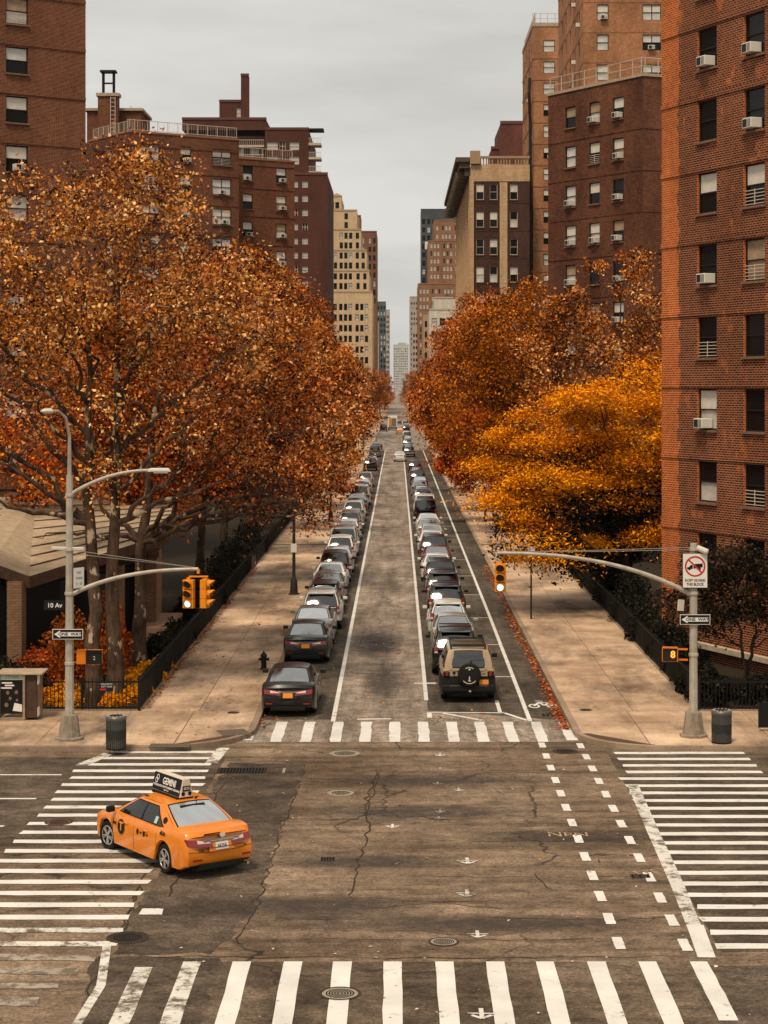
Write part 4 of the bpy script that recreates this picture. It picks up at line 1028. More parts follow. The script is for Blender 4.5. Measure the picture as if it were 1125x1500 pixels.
# --- low pavilion with folded roof on the left
M_ROOFT = masonry('pavilion_roofing', (0.40, 0.285, 0.18), (0.56, 0.415, 0.275), .32, 30, .9)
M_FASC = simple('fascia_board', (0.12, 0.065, 0.04), .8, var=.3)
B_TANB = brick('brick_tan_pier', (0.46, 0.25, 0.13), (0.36, 0.19, 0.10), (0.22, 0.13, 0.08), bw=.3, rh=.1)
root = thing('pavilion', 'low pavilion with a folded tan roof and dark glazing behind the corner garden', 'building', (-16, 80, 0)); rl = (-16, 80, 0)
e0, e1, e2, e3 = (-30, 66.0, 4.15), (-15.2, 71.5, 4.25), (-13.9, 72.2, 3.65), (-9.6, 80.5, 4.65)
k0, k1, k2, k3 = (-34, 90, 5.6), (-18.6, 90.6, 5.62), (-17.2, 91.0, 5.5), (-10.4, 90.5, 5.45)
wl = Wall()
for (a_, b_, c_, d_) in ((e0, e1, k1, k0), (e1, e2, k2, k1), (e2, e3, k3, k2)):
    wl.uquad([a_, b_, c_, d_], [(a_[0], a_[1]), (b_[0], b_[1]), (c_[0], c_[1]), (d_[0], d_[1])])
shift(wl, rl).build('roof', M_ROOFT, root)
for (a_, b_, c_, d_) in ((e0, e1, k1, k0), (e2, e3, k3, k2)):
    for k in range(1, 9):
        f = k / 9; p_ = Vector(a_).lerp(Vector(d_), f); q_ = Vector(b_).lerp(Vector(c_), f); sb_ = MB(); sb_.tube([tuple(p_ - Vector(rl) + Vector((0, 0, .02))), tuple(q_ - Vector(rl) + Vector((0, 0, .02)))], .035, 4); sb_.build('roof_seam', M_FASC, root)
b = MB()
for (a_, b_) in ((e0, e1), (e1, e2), (e2, e3), (e3, k3)):
    b.quad((a_[0], a_[1], a_[2] - .42), (b_[0], b_[1], b_[2] - .42), (b_[0], b_[1], b_[2] + .03), (a_[0], a_[1], a_[2] + .03))
b.quad((-30, 68, 3.2), (-15, 73.4, 3.2), (-13.6, 74.6, 3.2), (-10.4, 81.6, 3.2), (-10.9, 90, 3.2), (-30, 90, 3.2))
b.v = [(v[0] - rl[0], v[1] - rl[1], v[2]) for v in b.v]; b.build('fascia', M_FASC, root)
b = MB(); gw = [(-30, 69.5), (-15.0, 74.2), (-13.4, 76.0), (-10.8, 82.2), (-11.3, 90)]
for a_, b_ in zip(gw[:-1], gw[1:]): b.quad((*a_, 0), (*b_, 0), (*b_, 3.3), (*a_, 3.3))
b.v = [(v[0] - rl[0], v[1] - rl[1], v[2]) for v in b.v]; b.build('glazing', simple('pavilion_glass', (.012, .010, .009), .3), root)
for (x, y, wx) in ((-14.35, 71.6, .55), (-11.5, 77.6, .62), (-10.5, 81.2, .55), (-17.5, 71.5, .5), (-10.9, 85.5, .5)):
    wl = Wall(); h = 3.55
    for (a_, b_) in (((x - wx / 2, y), (x + wx / 2, y)), ((x + wx / 2, y), (x + wx / 2, y + .9)), ((x + wx / 2, y + .9), (x - wx / 2, y + .9)), ((x - wx / 2, y + .9), (x - wx / 2, y))): facade(wl, a_, b_, 0, h, [])
    shift(wl, rl).build('brick_pier', B_TANB, root)
b = MB(); b.prism([(-10.9, 79.0), (-9.6, 79.4), (-9.5, 84.5), (-10.9, 84.5)], .08, .85); o = b.build('planter_wall', simple('planter_concrete', (.40, .235, .14), .9, var=.25), None); tag(o, 'sloping pinkish concrete planter wall beside the pavilion', 'planter')
# ------------------------------------------------------------------ vehicles
M_CGLASS = simple('car_glass', (0.012, 0.013, 0.013), 0.06, ior=1.55)
M_RGLASS = {k: simple('rear_glass_' + k, (v, v, v * .97), .07, metal=1.0) for k, v in (('bright', .74), ('mid', .42), ('dark', .12))}
M_TYRE = simple('tyre_rubber', (0.012, 0.011, 0.010), 0.85)
M_RIM = simple('alloy_rim', (0.55, 0.52, 0.47), 0.3, metal=.8)
M_RIMD = simple('rim_dark', (0.02, 0.018, 0.016), 0.6)
M_TRIM = simple('black_trim', (0.012, 0.011, 0.010), 0.55)
M_CHROME = simple('chrome', (0.70, 0.66, 0.60), 0.15, metal=1.0)
M_TAIL = simple('tail_lamp_red', (0.22, 0.012, 0.010), 0.15, coat=.6)
M_TAILW = simple('tail_lamp_white', (0.62, 0.50, 0.44), 0.2, coat=.6)
M_HEAD = simple('head_lamp', (0.6, 0.58, 0.54), 0.12, coat=.6)
M_PLATEO = simple('plate_orange', (0.80, 0.28, 0.035), 0.5)
M_PLATEW = simple('plate_white', (0.75, 0.70, 0.62), 0.5)
M_INK = simple('plate_ink', (0.015, 0.012, 0.012), 0.6)
def paint_car(name, col, metal=.3, rough=.28):
    m = simple(name, col, rough, metal=metal, coat=.30 if max(col) < .15 else .6)
    m.node_tree.nodes['Principled BSDF'].inputs['Specular IOR Level'].default_value = .2
    return m
PAINTS = {
    'taxi orange': simple('paint_taxi', (0.74, 0.205, 0.006), .32, coat=.5, col2=(0.88, 0.255, 0.008), scale=1.6, detail=8),
    'black': paint_car('paint_black', (0.012, 0.012, 0.012), .0), 'dark grey': paint_car('paint_dark_grey', (0.022, 0.021, 0.020)),
    'dark green': paint_car('paint_dark_green', (0.028, 0.034, 0.031)), 'silver': paint_car('paint_silver', (0.46, 0.44, 0.40), .5),
    'white': paint_car('paint_white', (0.74, 0.70, 0.63), 0.0), 'grey': paint_car('paint_grey', (0.20, 0.19, 0.175), .4),
    'tan': paint_car('paint_tan', (0.40, 0.285, 0.17), .1, .35), 'maroon': paint_car('paint_maroon', (0.12, 0.025, 0.02), .2),
    'brown': paint_car('paint_brown', (0.13, 0.09, 0.06), .3), 'beige': paint_car('paint_beige', (0.50, 0.44, 0.36), .3)}

TYPES = {
    'sedan': dict(L=4.80, W=1.82, H=1.46, fo=.95, wb=2.78, R=.33, top=[(-2.4, .93), (-2.33, 1.02), (-1.75, 1.07), (-1.0, .985), (0, .955), (.95, .97), (1.45, .92), (2.05, .80), (2.3, .69), (2.4, .60)],
                  yb=-1.78, yr=-.80, yf=.28, yc=1.22, zb=.965, wbk=.895, wrf=.66, clad=.0, tail='wide'),
    'suv': dict(L=4.55, W=1.84, H=1.68, fo=.92, wb=2.62, R=.36, top=[(-2.27, .98), (-2.2, 1.08), (-1.0, 1.06), (0, 1.03), (.95, 1.04), (1.35, 1.0), (2.0, .90), (2.2, .76), (2.27, .66)],
                yb=-2.16, yr=-1.72, yf=.35, yc=1.12, zb=1.04, wbk=.90, wrf=.70, clad=.40, tail='tall'),
    'hatch': dict(L=4.2, W=1.76, H=1.50, fo=.85, wb=2.6, R=.32, top=[(-2.1, .93), (-2.03, 1.0), (-1.2, .98), (0, .94), (.95, .95), (1.3, .91), (1.8, .79), (2.02, .68), (2.1, .6)],
                  yb=-1.98, yr=-1.30, yf=.32, yc=1.12, zb=.95, wbk=.895, wrf=.67, clad=.0, tail='tall'),
    'van': dict(L=5.05, W=1.95, H=1.86, fo=.98, wb=3.0, R=.34, top=[(-2.52, .98), (-2.46, 1.08), (-1, 1.06), (.9, 1.05), (1.5, 1.0), (2.2, .86), (2.45, .7), (2.52, .6)],
                yb=-2.44, yr=-2.22, yf=.65, yc=1.55, zb=1.04, wbk=.92, wrf=.78, clad=.3, tail='tall'),
    'boxy': dict(L=4.67, W=1.90, H=1.83, fo=.84, wb=2.69, R=.40, top=[(-2.33, 1.12), (-2.3, 1.17), (-1, 1.16), (.85, 1.14), (1.3, 1.12), (2.1, 1.06), (2.28, .96), (2.33, .86)],
                 yb=-2.22, yr=-2.02, yf=.52, yc=1.0, zb=1.14, wbk=.93, wrf=.74, clad=.96, tail='none')}

def lerp(a, b, t): return a + (b - a) * t
def sm(t): t = max(0.0, min(1.0, t)); return t * t * (3 - 2 * t)
class CarShape:
    def __init__(s, p):
        s.__dict__.update(p); s.ya = s.L / 2 - s.fo; s.yb2 = s.ya - s.wb
    def w(s, y):
        if y > 0: k = max(0, (y - (s.L / 2 - .95)) / .95); return s.W / 2 * (1 - .20 * min(1, k) ** 2.4)
        k = max(0, (-y - (s.L / 2 - .75)) / .75); return s.W / 2 * (1 - (.06 if s.tail == 'none' else .12) * min(1, k) ** 2.4)
    def zt(s, y):
        t = s.top
        if y <= t[0][0]: return t[0][1]
        for (a, za), (b, zb) in zip(t[:-1], t[1:]):
            if y <= b: return lerp(za, zb, (y - a) / (b - a))
        return t[-1][1]
    def zl(s, y):
        z = .20 + .10 * sm((abs(y) - (s.L / 2 - .5)) / .5)
        for yw in (s.ya, s.yb2):
            r = s.R + .055; d = abs(y - yw)
            if d < r: z = max(z, s.R + sqrt(r * r - d * d))
        return z
    def sec(s, y):
        w, zl, zt = s.w(y), s.zl(y), s.zt(y)
        pts = [(w * .93, zl), (w * .985, zl + .03), (w * .998, .44), (w * 1.0, .58), (w * .995, .70), (w * .985, zt - .20), (w * .968, zt - .085), (w * .93, zt - .022), (w * .82, zt + .004), (w * .45, zt + .02), (0, zt + .028)]
        out = []; last = -1
        for i, (x, z) in enumerate(pts):
            z = max(z, zl + .006 * i, last + .002); z = min(z, zt + .03); last = z
            e = -y if y < 0 else y; kk = max(0, min(1, (e - (s.L / 2 - .45)) / .45)) ** 1.5
            dy = kk * (.13 * sm((z - .60) / .45) + .12 * sm((.42 - z) / .25)) * (.35 if s.tail == 'none' else 1)
            dy += kk * (.03 if s.tail == 'none' else .15) * (x / (s.W / 2)) ** 2
            out.append((x, y + (dy if y < 0 else -dy * 1.6), z))
        return out
    def stations(s):
        ys = set(np.round(np.linspace(-s.L / 2, s.L / 2, 44), 3).tolist())
        for yw in (s.ya, s.yb2):
            for k in np.linspace(-1, 1, 15): ys.add(round(yw + (s.R + .056) * sin(k * pi / 2), 3))
        ys = sorted(ys); out = [ys[0]]
        for y in ys[1:]:
            if y - out[-1] > .012: out.append(y)
        return out
    def body(s):
        b = MB(); st = s.stations(); n = 11; N = 2 * n - 1
        for y in st:
            h = s.sec(y); full = [(-x, yy, z) for (x, yy, z) in h[:-1]] + [h[-1]] + [(x, yy, z) for (x, yy, z) in h[-2::-1]]
            b.v += full
        for i in range(len(st) - 1):
            for k in range(N - 1):
                a = i * N + k; q = (a, a + 1, a + N + 1, a + N)
                zc = sum(b.v[j][2] for j in q) / 4
                b.f.append(q); b.m.append(1 if zc < s.clad else 0)
        for e, rev in ((0, False), (len(st) - 1, True)):
            for k in range(n - 1):
                a, c = e * N + k, e * N + k + 1; a2, c2 = e * N + N - 1 - k, e * N + N - 2 - k
                q = (a, a2, c2, c) if c != c2 else (a, a2, c)
                zc = sum(b.v[j][2] for j in q) / len(q)
                b.f.append(q if not rev else q[::-1]); b.m.append(1 if zc < max(s.clad, .33) else 0)
        # greenhouse shell
        s.shell(b)
        return b
    # patches of the greenhouse
    def side(s, a, t, sg, o=0.0):
        wb_, wr_ = s.W / 2 * s.wbk, s.W / 2 * s.wrf
        y = lerp(lerp(s.yb, s.yc, a), lerp(s.yr, s.yf, a), t); x = lerp(wb_, wr_, t) + .035 * sin(pi * t) + o
        zb_ = s.zb - .03; z = lerp(zb_, s.H - .055, t) + o * .3
        end = abs(a - .5) * 2; x -= .05 * end ** 4 * (1 - .4 * t)
        return (sg * x, y, z)
    def front(s, u, t, rear, o=0.0):
        wb_, wr_ = s.W / 2 * s.wbk, s.W / 2 * s.wrf
        y0, y1 = (s.yb, s.yr) if rear else (s.yc, s.yf); sg = -1 if rear else 1
        x = u * (lerp(wb_, wr_, t) + .035 * sin(pi * t) - .05 * (1 - .4 * t)); y = lerp(y0, y1, t) + sg * ((.10 if rear else .16) * (1 - u * u) * (1 - .6 * t) + o * .7 + .03 * sin(pi * t))
        z = lerp(s.zb - .03, s.H - .055, t) + o * .7 + .045 * (1 - u * u) * t
        return (x, y, z)
    def roof(s, u, v):
        wr_ = s.W / 2 * s.wrf - .05 * .6 ; y = lerp(s.yr, s.yf, v)
        a_ = v; end = abs(a_ - .5) * 2; wr_ = s.W / 2 * s.wrf - .05 * end ** 4 * .6
        x = u * wr_; sg = (1 - u * u)
        dy = lerp(-.10 * .4, .16 * .4, v) * sg if v in (0, 1) else 0
        return (x, y + dy, s.H - .055 + .045 * sg + .012 * sin(pi * v))
    def grid(s, b, fn, na, nb, flip, mi=0):
        o = len(b.v)
        for i in range(na + 1):
            for j in range(nb + 1): b.v.append(fn(i / na, j / nb))
        for i in range(na):
            for j in range(nb):
                q = (o + i * (nb + 1) + j, o + (i + 1) * (nb + 1) + j, o + (i + 1) * (nb + 1) + j + 1, o + i * (nb + 1) + j + 1)
                b.f.append(q if not flip else q[::-1]); b.m.append(mi)
    def shell(s, b):
        for sg in (-1, 1): s.grid(b, lambda i, j: s.side(i, j, sg), 10, 5, sg > 0)
        s.grid(b, lambda i, j: s.front(i * 2 - 1, j, True), 10, 5, False)
        s.grid(b, lambda i, j: s.front(i * 2 - 1, j, False), 10, 5, True)
        s.grid(b, lambda i, j: s.roof(i * 2 - 1, j), 10, 8, False)
    def pane(s, kind, r, k=1.0):
        b = MB()
        if kind == 'rear': s.grid(b, lambda i, j: s.front(lerp(r[0], r[1], i), lerp(r[2], r[3], j), True, .012 * k), 8, 4, False)
        elif kind == 'front': s.grid(b, lambda i, j: s.front(lerp(r[0], r[1], i), lerp(r[2], r[3], j), False, .012 * k), 8, 4, True)
        else:
            sg = r[4]; s.grid(b, lambda i, j: s.side(lerp(r[0], r[1], i), lerp(r[2], r[3], j), sg, .010 * k), 6, 4, sg > 0)
        return b
    def surf(s, y, z, o=.004):
        """x on the flank at height z"""
        h = s.sec(y)
        for (x0, y0, z0), (x1, y1, z1) in zip(h[:-1], h[1:]):
            if z0 <= z <= z1: return lerp(x0, x1, (z - z0) / max(1e-6, z1 - z0)) + o
        return h[3][0] + o

_cm = {}
def cmesh(key, fn):
    if key not in _cm: _cm[key] = fn()
    return _cm[key]
def wheel_meshes(R, wd=.21):
    def ty():
        b = MB(); b.lathe([(R * .66, -wd / 2 + .02), (R * .9, -wd / 2), (R * .985, -wd / 2 + .025), (R, -.05), (R, .05), (R * .985, wd / 2 - .025), (R * .9, wd / 2), (R * .66, wd / 2 - .02)], 24, axis='X'); return b.mesh('tyre', M_TYRE, True)
    def ri():
        b = MB(); b.lathe([(R * .68, -wd / 2 + .03), (R * .68, wd / 2 - .015), (R * .63, wd / 2 - .005), (R * .60, wd / 2 - .03)], 24, axis='X', cap=False); 
        b.lathe([(R * .14, .0), (R * .14, wd / 2 - .01), (R * .05, wd / 2)], 10, axis='X')
        for k in range(10):
            a = 2 * pi * k / 10 + (.16 if k % 2 else -.16)
            p0, p1 = (wd / 2 - .02, R * .10 * cos(a), R * .10 * sin(a)), (wd / 2 - .02, R * .63 * cos(a), R * .63 * sin(a)); b.tube([p0, p1], [.022, .018], 5)
        return b.mesh('rim', M_RIM, True)
    def ba():
        b = MB(); b.lathe([(R * .64, 0), (R * .64, .02)], 20, axis='X'); return b.mesh('brake_disc', M_RIMD)
    return cmesh(('ty', R), ty), cmesh(('ri', R), ri), cmesh(('ba', R), ba)
def boxm(key, d, mat, bev=0.0, taper=None):
    def f(): b = MB(); b.box((0, 0, 0), d, taper=taper); return b.mesh(key, mat)
    return cmesh((key, d, mat.name, taper), f)

def make_car(typ, colour, loc, heading, name, label, cat, group, plate='orange', rails=False, detail=2, steer=0.0, rnd=None):
    s = CarShape(TYPES[typ]); root = thing(name, label, cat, loc, heading, group)
    pm = PAINTS[colour]
    bm_ = cmesh(('body', typ, colour), lambda: s.body().mesh('body', [pm, M_TRIM], True, 40))
    put('body', bm_, root)
    boxy = typ == 'boxy'
    wins = [('rear_window', 'rear', (-.70, .70, .16, .90) if boxy else (-.88, .88, .10, .93)), ('windshield', 'front', (-.90, .90, .06, .93))]
    if typ == 'sedan': sd = ((.20, .53, .12, .86), (.56, .93, .12, .86))
    elif boxy: sd = ((.03, .20, .16, .86), (.26, .60, .16, .86), (.64, .95, .16, .86))
    else: sd = ((.06, .28, .14, .86), (.31, .60, .12, .86), (.63, .94, .12, .86))
    for sg in (-1, 1):
        for r_ in sd: wins.append(('side_window', 'side', r_ + (sg,)))
    if detail == 0:
        wins = wins[:1]
    for nm, kd, r_ in wins: 
        gm = M_CGLASS
        if detail == 2:
            e_ = (r_[0] - .045, r_[1] + .045, r_[2] - .05, r_[3] + .045) if kd != 'side' else (r_[0] - .018, r_[1] + .018, r_[2] - .05, r_[3] + .05, r_[4])
            put('window_seal', cmesh((typ, nm, r_, 'seal'), lambda: s.pane(kd, e_, .55).mesh('window_seal', M_TRIM, True)), root)
        if nm == 'rear_window': gm = M_RGLASS['bright' if colour == 'taxi orange' else ('dark' if typ in ('boxy', 'van', 'suv') else ('mid' if len(label) % 3 else 'bright'))]
        put(nm, cmesh((typ, nm, r_, gm.name), lambda: s.pane(kd, r_).mesh(nm, gm, True)), root)
    if detail == 0:
        for sg in (-1, 1): put('taillight', boxm('taillight', (.2, .12, .22), M_TAIL), root, (sg * s.W * .41, -s.L / 2 + .05, .86))
        ty, ri, ba = wheel_meshes(s.R)
        for yw in (s.ya, s.yb2):
            for sg in (-1, 1): put('wheel', ty, root, (sg * (s.W / 2 - .14), yw, s.R))
        return root, s
    # underbody
    put('underbody', boxm('underbody', (s.W * .62, s.L * .93, .34), M_TRIM), root, (0, 0, .36))
    ty, ri, ba = wheel_meshes(s.R)
    for yw in (s.ya, s.yb2):
        for sg in (-1, 1):
            wh = put('wheel', ty, root, (sg * (s.W / 2 - .125), yw, s.R), (0, 0, (steer if yw > 0 else 0) + (0 if sg > 0 else pi)))
            put('rim', ri, wh); put('brake_disc', ba, wh)
    # lamps, plate, mirrors
    yr_ = -s.L / 2
    if s.tail == 'wide':
        for sg in (-1, 1):
            tl = put('taillight', cmesh(('tlw', typ, sg), lambda: tail_patch(s, sg, .30, 1.0, .24, .715, .86, .80, .93, M_TAIL, 'taillight')), root)
            put('reverse_lamp', cmesh(('rlw', typ, sg), lambda: tail_patch(s, sg, .34, .74, 0, .795, .825, .80, .875, M_TAILW, 'reverse_lamp', .022)), tl)
    elif s.tail == 'tall':
        for sg in (-1, 1):
            tl = put('taillight', boxm('tailt', (.17, .14, .34), M_TAIL), root, (sg * (s.W / 2 * .87 - .07), yr_ + .14, .92), (radians(-8), 0, sg * .25), .03)
            put('reverse_lamp', boxm('revt', (.12, .05, .09), M_TAILW), tl, (0, -.055, -.05), (0, 0, 0), .01)
    for sg in (-1, 1):
        put('headlight', boxm('headl', (.36, .22, .13), M_HEAD), root, (sg * s.W * .34, s.L / 2 - .36, .665), (0, 0, -sg * .45), .03)
        my = s.yc - .18
        mo = put('mirror', boxm('mirror', (.20, .12, .14), pm if typ != 'boxy' and colour != 'taxi orange' else M_TRIM), root, (sg * (s.W / 2 + .09), my, s.zb + .07), (0, 0, 0), .03)
    if not boxy:
        pl = put('license_plate', boxm('plate', (.32, .02, .16), M_PLATEO if plate == 'orange' else M_PLATEW), root, (0, yr_ + (.035 if s.tail == 'wide' else .055), .72), (radians(-8), 0, 0))
        if detail > 1: put('plate_recess', boxm('plrec', (.62, .03, .22), M_TRIM if typ != 'sedan' else pm), root, (0, yr_ + .055 if s.tail == 'wide' else yr_ + .075, .72), (radians(-8), 0, 0), .01)
        put('trunk_trim', boxm('trtrim', (.62, .03, .035), M_CHROME), root, (0, yr_ + .058, .83), (0, 0, 0), .006)
    if detail > 1:
        put('rear_bumper', boxm('bumplow', (s.W * .62, .05, .12), M_TRIM), root, (0, yr_ + .07, .30), (0, 0, 0), .01)
        for sg in (-1, 1):
            put('bumper_reflector', boxm('refl', (.22, .02, .045), M_TAIL), root, (sg * s.W * .34, yr_ + .028, .46), (0, 0, sg * .12))
            for yy in ((-.02, .92) if typ != 'hatch' else (.6,)):
                put('door_handle', boxm('dhandle', (.03, .20, .035), pm), root, (sg * s.surf(yy - .25, s.zb - .17, .012), yy - .45, s.zb - .17), (0, 0, 0), .01)
            for yy in (-.98 if typ == 'sedan' else -1.0, .08, 1.10):
                b = MB(); h = [(.26, 0), (.45, 0), (.62, 0), (.78, 0), (s.zb - .04, 0)]
                pts = [(sg * s.surf(yy, max(z, s.zl(yy) + .04)), yy + (.16 * max(0, (.6 - z)) if yy < -.5 else 0), max(z, s.zl(yy) + .04)) for z, _ in h]
                def mk():
                    b = MB()
                    for p_, q_ in zip(pts[:-1], pts[1:]):
                        b.quad((p_[0], p_[1] - .006, p_[2]), (p_[0], p_[1] + .006, p_[2]), (q_[0], q_[1] + .006, q_[2]), (q_[0], q_[1] - .006, q_[2]))
                    return b.mesh('door_seam', M_TRIM)
                put('door_seam', cmesh((typ, 'seam', sg, yy), mk), root)
    if rails:
        for sg in (-1, 1):
            b = MB(); pts = [(sg * s.W / 2 * (s.wrf - .02), lerp(s.yr, s.yf, t) , s.H - .05 + (.09 if 0 < i < 5 else 0)) for i, t in enumerate((.04, .08, .3, .6, .9, .96))]
            b.tube(pts, .022, 6); b.build('roof_rail', M_CHROME, root)
        for t in (.3, .72):
            b = MB(); b.box((0, lerp(s.yr, s.yf, t), s.H + .055), (s.W * s.wrf - .06, .06, .03)); b.build('roof_crossbar', M_TRIM, root)
    if typ in ('suv', 'hatch') and detail > 1:
        put('rear_spoiler', boxm('spoil', (s.W * .60, .26, .04), pm), root, (0, s.yr - .10, s.H - .055), (radians(6), 0, 0), .01)
        put('rear_wiper', boxm('wiper', (.5, .02, .025), M_TRIM), root, (.05, s.yb - .11, s.zb + .10), (radians(-20), .12, 0))
    b = None
    return root, s
def tail_patch(s, sg, u0, u1, wrap, zi0, zi1, zo0, zo1, mat, nm, off=.014):
    """lamp lens lying on the rear face and wrapping round the corner; z range goes from zi0..zi1 (inner) to zo0..zo1 (outer)"""
    b = MB(); h = s.sec(-s.L / 2); n = 10; m_ = 8 if wrap else 0; cols = []
    def yrear(x, z):
        kk = 1.0; return -s.L / 2 + .13 * sm((z - .60) / .45) * (.35 if s.tail == 'none' else 1) + (.03 if s.tail == 'none' else .15) * (x / (s.W / 2)) ** 2
    wend = s.w(-s.L / 2) * .985
    for i in range(n + 1):
        u = lerp(u0, u1, i / n); x = u * wend; f = i / (n + m_)
        cols.append([(sg * x, yrear(x, z) - off, z) for z in (lerp(zi0, zo0, f), lerp((zi0 + zi1) / 2, (zo0 + zo1) / 2, f), lerp(zi1, zo1, f))])
    for i in range(1, m_ + 1):
        f = (n + i) / (n + m_); y = -s.L / 2 + .17 + wrap * i / m_; sh = max(0, i / m_ - .5) * .10
        cols.append([(sg * (s.surf(y - .12, z, off)), y + .05, z) for z in (lerp(zi0, zo0, f) + sh * .6, lerp((zi0 + zi1) / 2, (zo0 + zo1) / 2, f), lerp(zi1, zo1, f) - sh)])
    for c in cols: b.v += c
    for i in range(len(cols) - 1):
        for k in range(2):
            q = (i * 3 + k, (i + 1) * 3 + k, (i + 1) * 3 + k + 1, i * 3 + k + 1); b.f.append(q if sg > 0 else q[::-1]); b.m.append(0)
    return b.mesh(nm, mat, True)

# ---- the taxi
hx, hy = -.58, .8146
tc_ = (-4.44 + hx * 1.33 - .02, 42.96 + hy * 1.33)
taxi, ts = make_car('sedan', 'taxi orange', (tc_[0], tc_[1], 0.006), atan2(hy, hx) - pi / 2, 'taxi', 'orange yellow taxi sedan with a black roof advert turning over the left crosswalk', 'taxi', None, 'white', False, 2, .12)
M_ADV = simple('advert_black', (0.010, 0.010, 0.010), .45); M_ADVW = simple('advert_white', (.80, .76, .69), .6); M_CREAM = simple('advert_housing', (.66, .56, .43), .6)
ad = MB(); l, w0, w1, h = 1.32, .36, .17, .42
v = [(-w0 / 2, -l / 2, 0), (w0 / 2, -l / 2, 0), (w0 / 2, l / 2, 0), (-w0 / 2, l / 2, 0), (-w1 / 2, -l / 2, h), (w1 / 2, -l / 2, h), (w1 / 2, l / 2, h), (-w1 / 2, l / 2, h)]
ad.v = v; ad.f = [(0, 3, 2, 1), (4, 5, 6, 7), (0, 1, 5, 4), (1, 2, 6, 5), (2, 3, 7, 6), (3, 0, 4, 7)]; ad.m = [0] * 6
adz = 1.49; ay = -.10
adv = ad.build('roof_advert', M_CREAM, taxi, (0, ay, adz), (0, 0, 0), False, .015)
put('roof_advert_foot', boxm('adfoot', (.42, 1.2, .06), M_TRIM), taxi, (0, ay, adz - .03))
tilt = atan2((w0 - w1) / 2, h)
for sg in (-1, 1):
    b = MB(); hh = h / cos(tilt); b.quad((-l / 2 + .02, 0, -hh / 2 + .02), (l / 2 - .02, 0, -hh / 2 + .02), (l / 2 - .02, 0, hh / 2 - .02), (-l / 2 + .02, 0, hh / 2 - .02))
    panel = b.build('advert_panel', M_ADV, adv, (sg * ((w0 + w1) / 4 + .006), 0, h / 2), (0, 0, 0))
    panel.rotation_euler = (Matrix.Rotation(sg * pi / 2, 4, 'Z') @ Matrix.Rotation(-tilt, 4, 'X')).to_euler()
    if sg < 0:
        base = panel.matrix_basis.copy()
        def on_panel(o, x, z, lift=.004):
            o.matrix_basis = base @ Matrix.Translation((x, -lift, z)) @ Matrix.Rotation(pi / 2, 4, 'X')
        o = text('GEMINI', .215, M_ADVW, adv, name='advert_lettering', sx=.86, bold=.004); on_panel(o, .10, .045)
        o = text('THE REGULATED CRYPTOCURRENCY EXCHANGE', .060, M_ADVW, adv, name='advert_lettering', sx=.92, bold=.0012); on_panel(o, 0, -.085)
        o = text('New York', .05, M_ADVW, adv, name='advert_lettering'); on_panel(o, .02, -.148)
        b = MB()
        for (cx, cz) in ((.022, .035), (-.022, -.035)):
            for k in range(20):
                a0, a1 = 2 * pi * k / 20, 2 * pi * (k + 1) / 20
                b.quad(*[(cx + R * cos(a), cz + R * 1.05 * sin(a), .0003 * (cx > 0)) for R, a in ((.062, a0), (.062, a1), (.043, a1), (.043, a0))])
        o = b.build('advert_emblem', M_ADVW, adv); on_panel(o, -.47, .055)
b = MB(); b.box((0, 0, 0), (.20, .012, .12)); b.build('roof_number_panel', M_ADV, adv, (0, -l / 2 - .004, .20), (0, 0, 0), False, .02)
text('6K35', .085, M_ADVW, adv, (0, -l / 2 - .012, .20), name='roof_number', sx=.85)
for sg in (-1, 1):
    b = MB(); b.lathe([(.045, 0), (.045, .012), (.03, .014)], 14, axis='Y'); b.build('roof_lamp', M_ADV, adv, (sg * .085, -l / 2 - .010, .085))
b = MB(); b.tube([(0, 0, 0), (0, -.05, .05), (0, -.16, .09)], [.03, .02, .006], 6); b.build('antenna_fin', M_TRIM, taxi, (.22, -.78, 1.44))
put('roof_clip', boxm('roofclip', (.04, .15, .02), M_TRIM), taxi, (-.50, .18, 1.43))
for nm_, a_ in (('trunk_seam', (0.0, .74, 0, .688, .700, .688, .700)), ('bumper_seam', (.30, 1.0, .45, .600, .611, .640, .651))):
    for sg in (-1, 1): put(nm_, tail_patch(ts, sg, *a_, M_TRIM, nm_, .005), taxi)
# door emblems on the left flank
def on_flank(o, y, z, s_=ts, out=.010):
    x0, x1 = s_.surf(y, z - .12, 0), s_.surf(y, z + .12, 0); tl_ = atan2(x0 - x1, .24)
    o.location = (-(s_.surf(y, z, 0) + out), y, z); o.rotation_euler = (Matrix.Rotation(-pi / 2, 4, 'Z') @ Matrix.Rotation(pi / 2 - tl_, 4, 'X')).to_euler()
b = MB(); b.quad(*[(.17 * cos(2 * pi * k / 28), .17 * sin(2 * pi * k / 28), 0) for k in range(28)]); o = b.build('door_emblem', M_INK, taxi); on_flank(o, .68, .68)
M_TAXIY = simple('emblem_orange', (.85, .33, .03), .5)
o = text('T', .27, M_TAXIY, taxi, name='door_emblem_letter', bold=.008); on_flank(o, .68, .68, ts, .014)
o = text('NYC', .09, M_INK, taxi, name='door_lettering', bold=.004); on_flank(o, 1.0, .71)
for yy in (-.12, -.42):
    b = MB(); b.quad(*[(.055 * cos(2 * pi * k / 18), .065 * sin(2 * pi * k / 18), 0) for k in range(18)]); o = b.build('door_badge', M_INK, taxi); on_flank(o, yy, .72)
    o = text('TLC', .05, M_INK, taxi, name='door_lettering', bold=.003); on_flank(o, yy - .15, .715)
o = text('6K35', .12, M_INK, taxi, name='door_lettering', bold=.006, sx=.9); on_flank(o, -1.28, .89)
b = MB(); b.quad(*[(.075 * cos(2 * pi * k / 18), .075 * sin(2 * pi * k / 18), 0) for k in range(18)]); o = b.build('pillar_badge', M_INK, taxi)
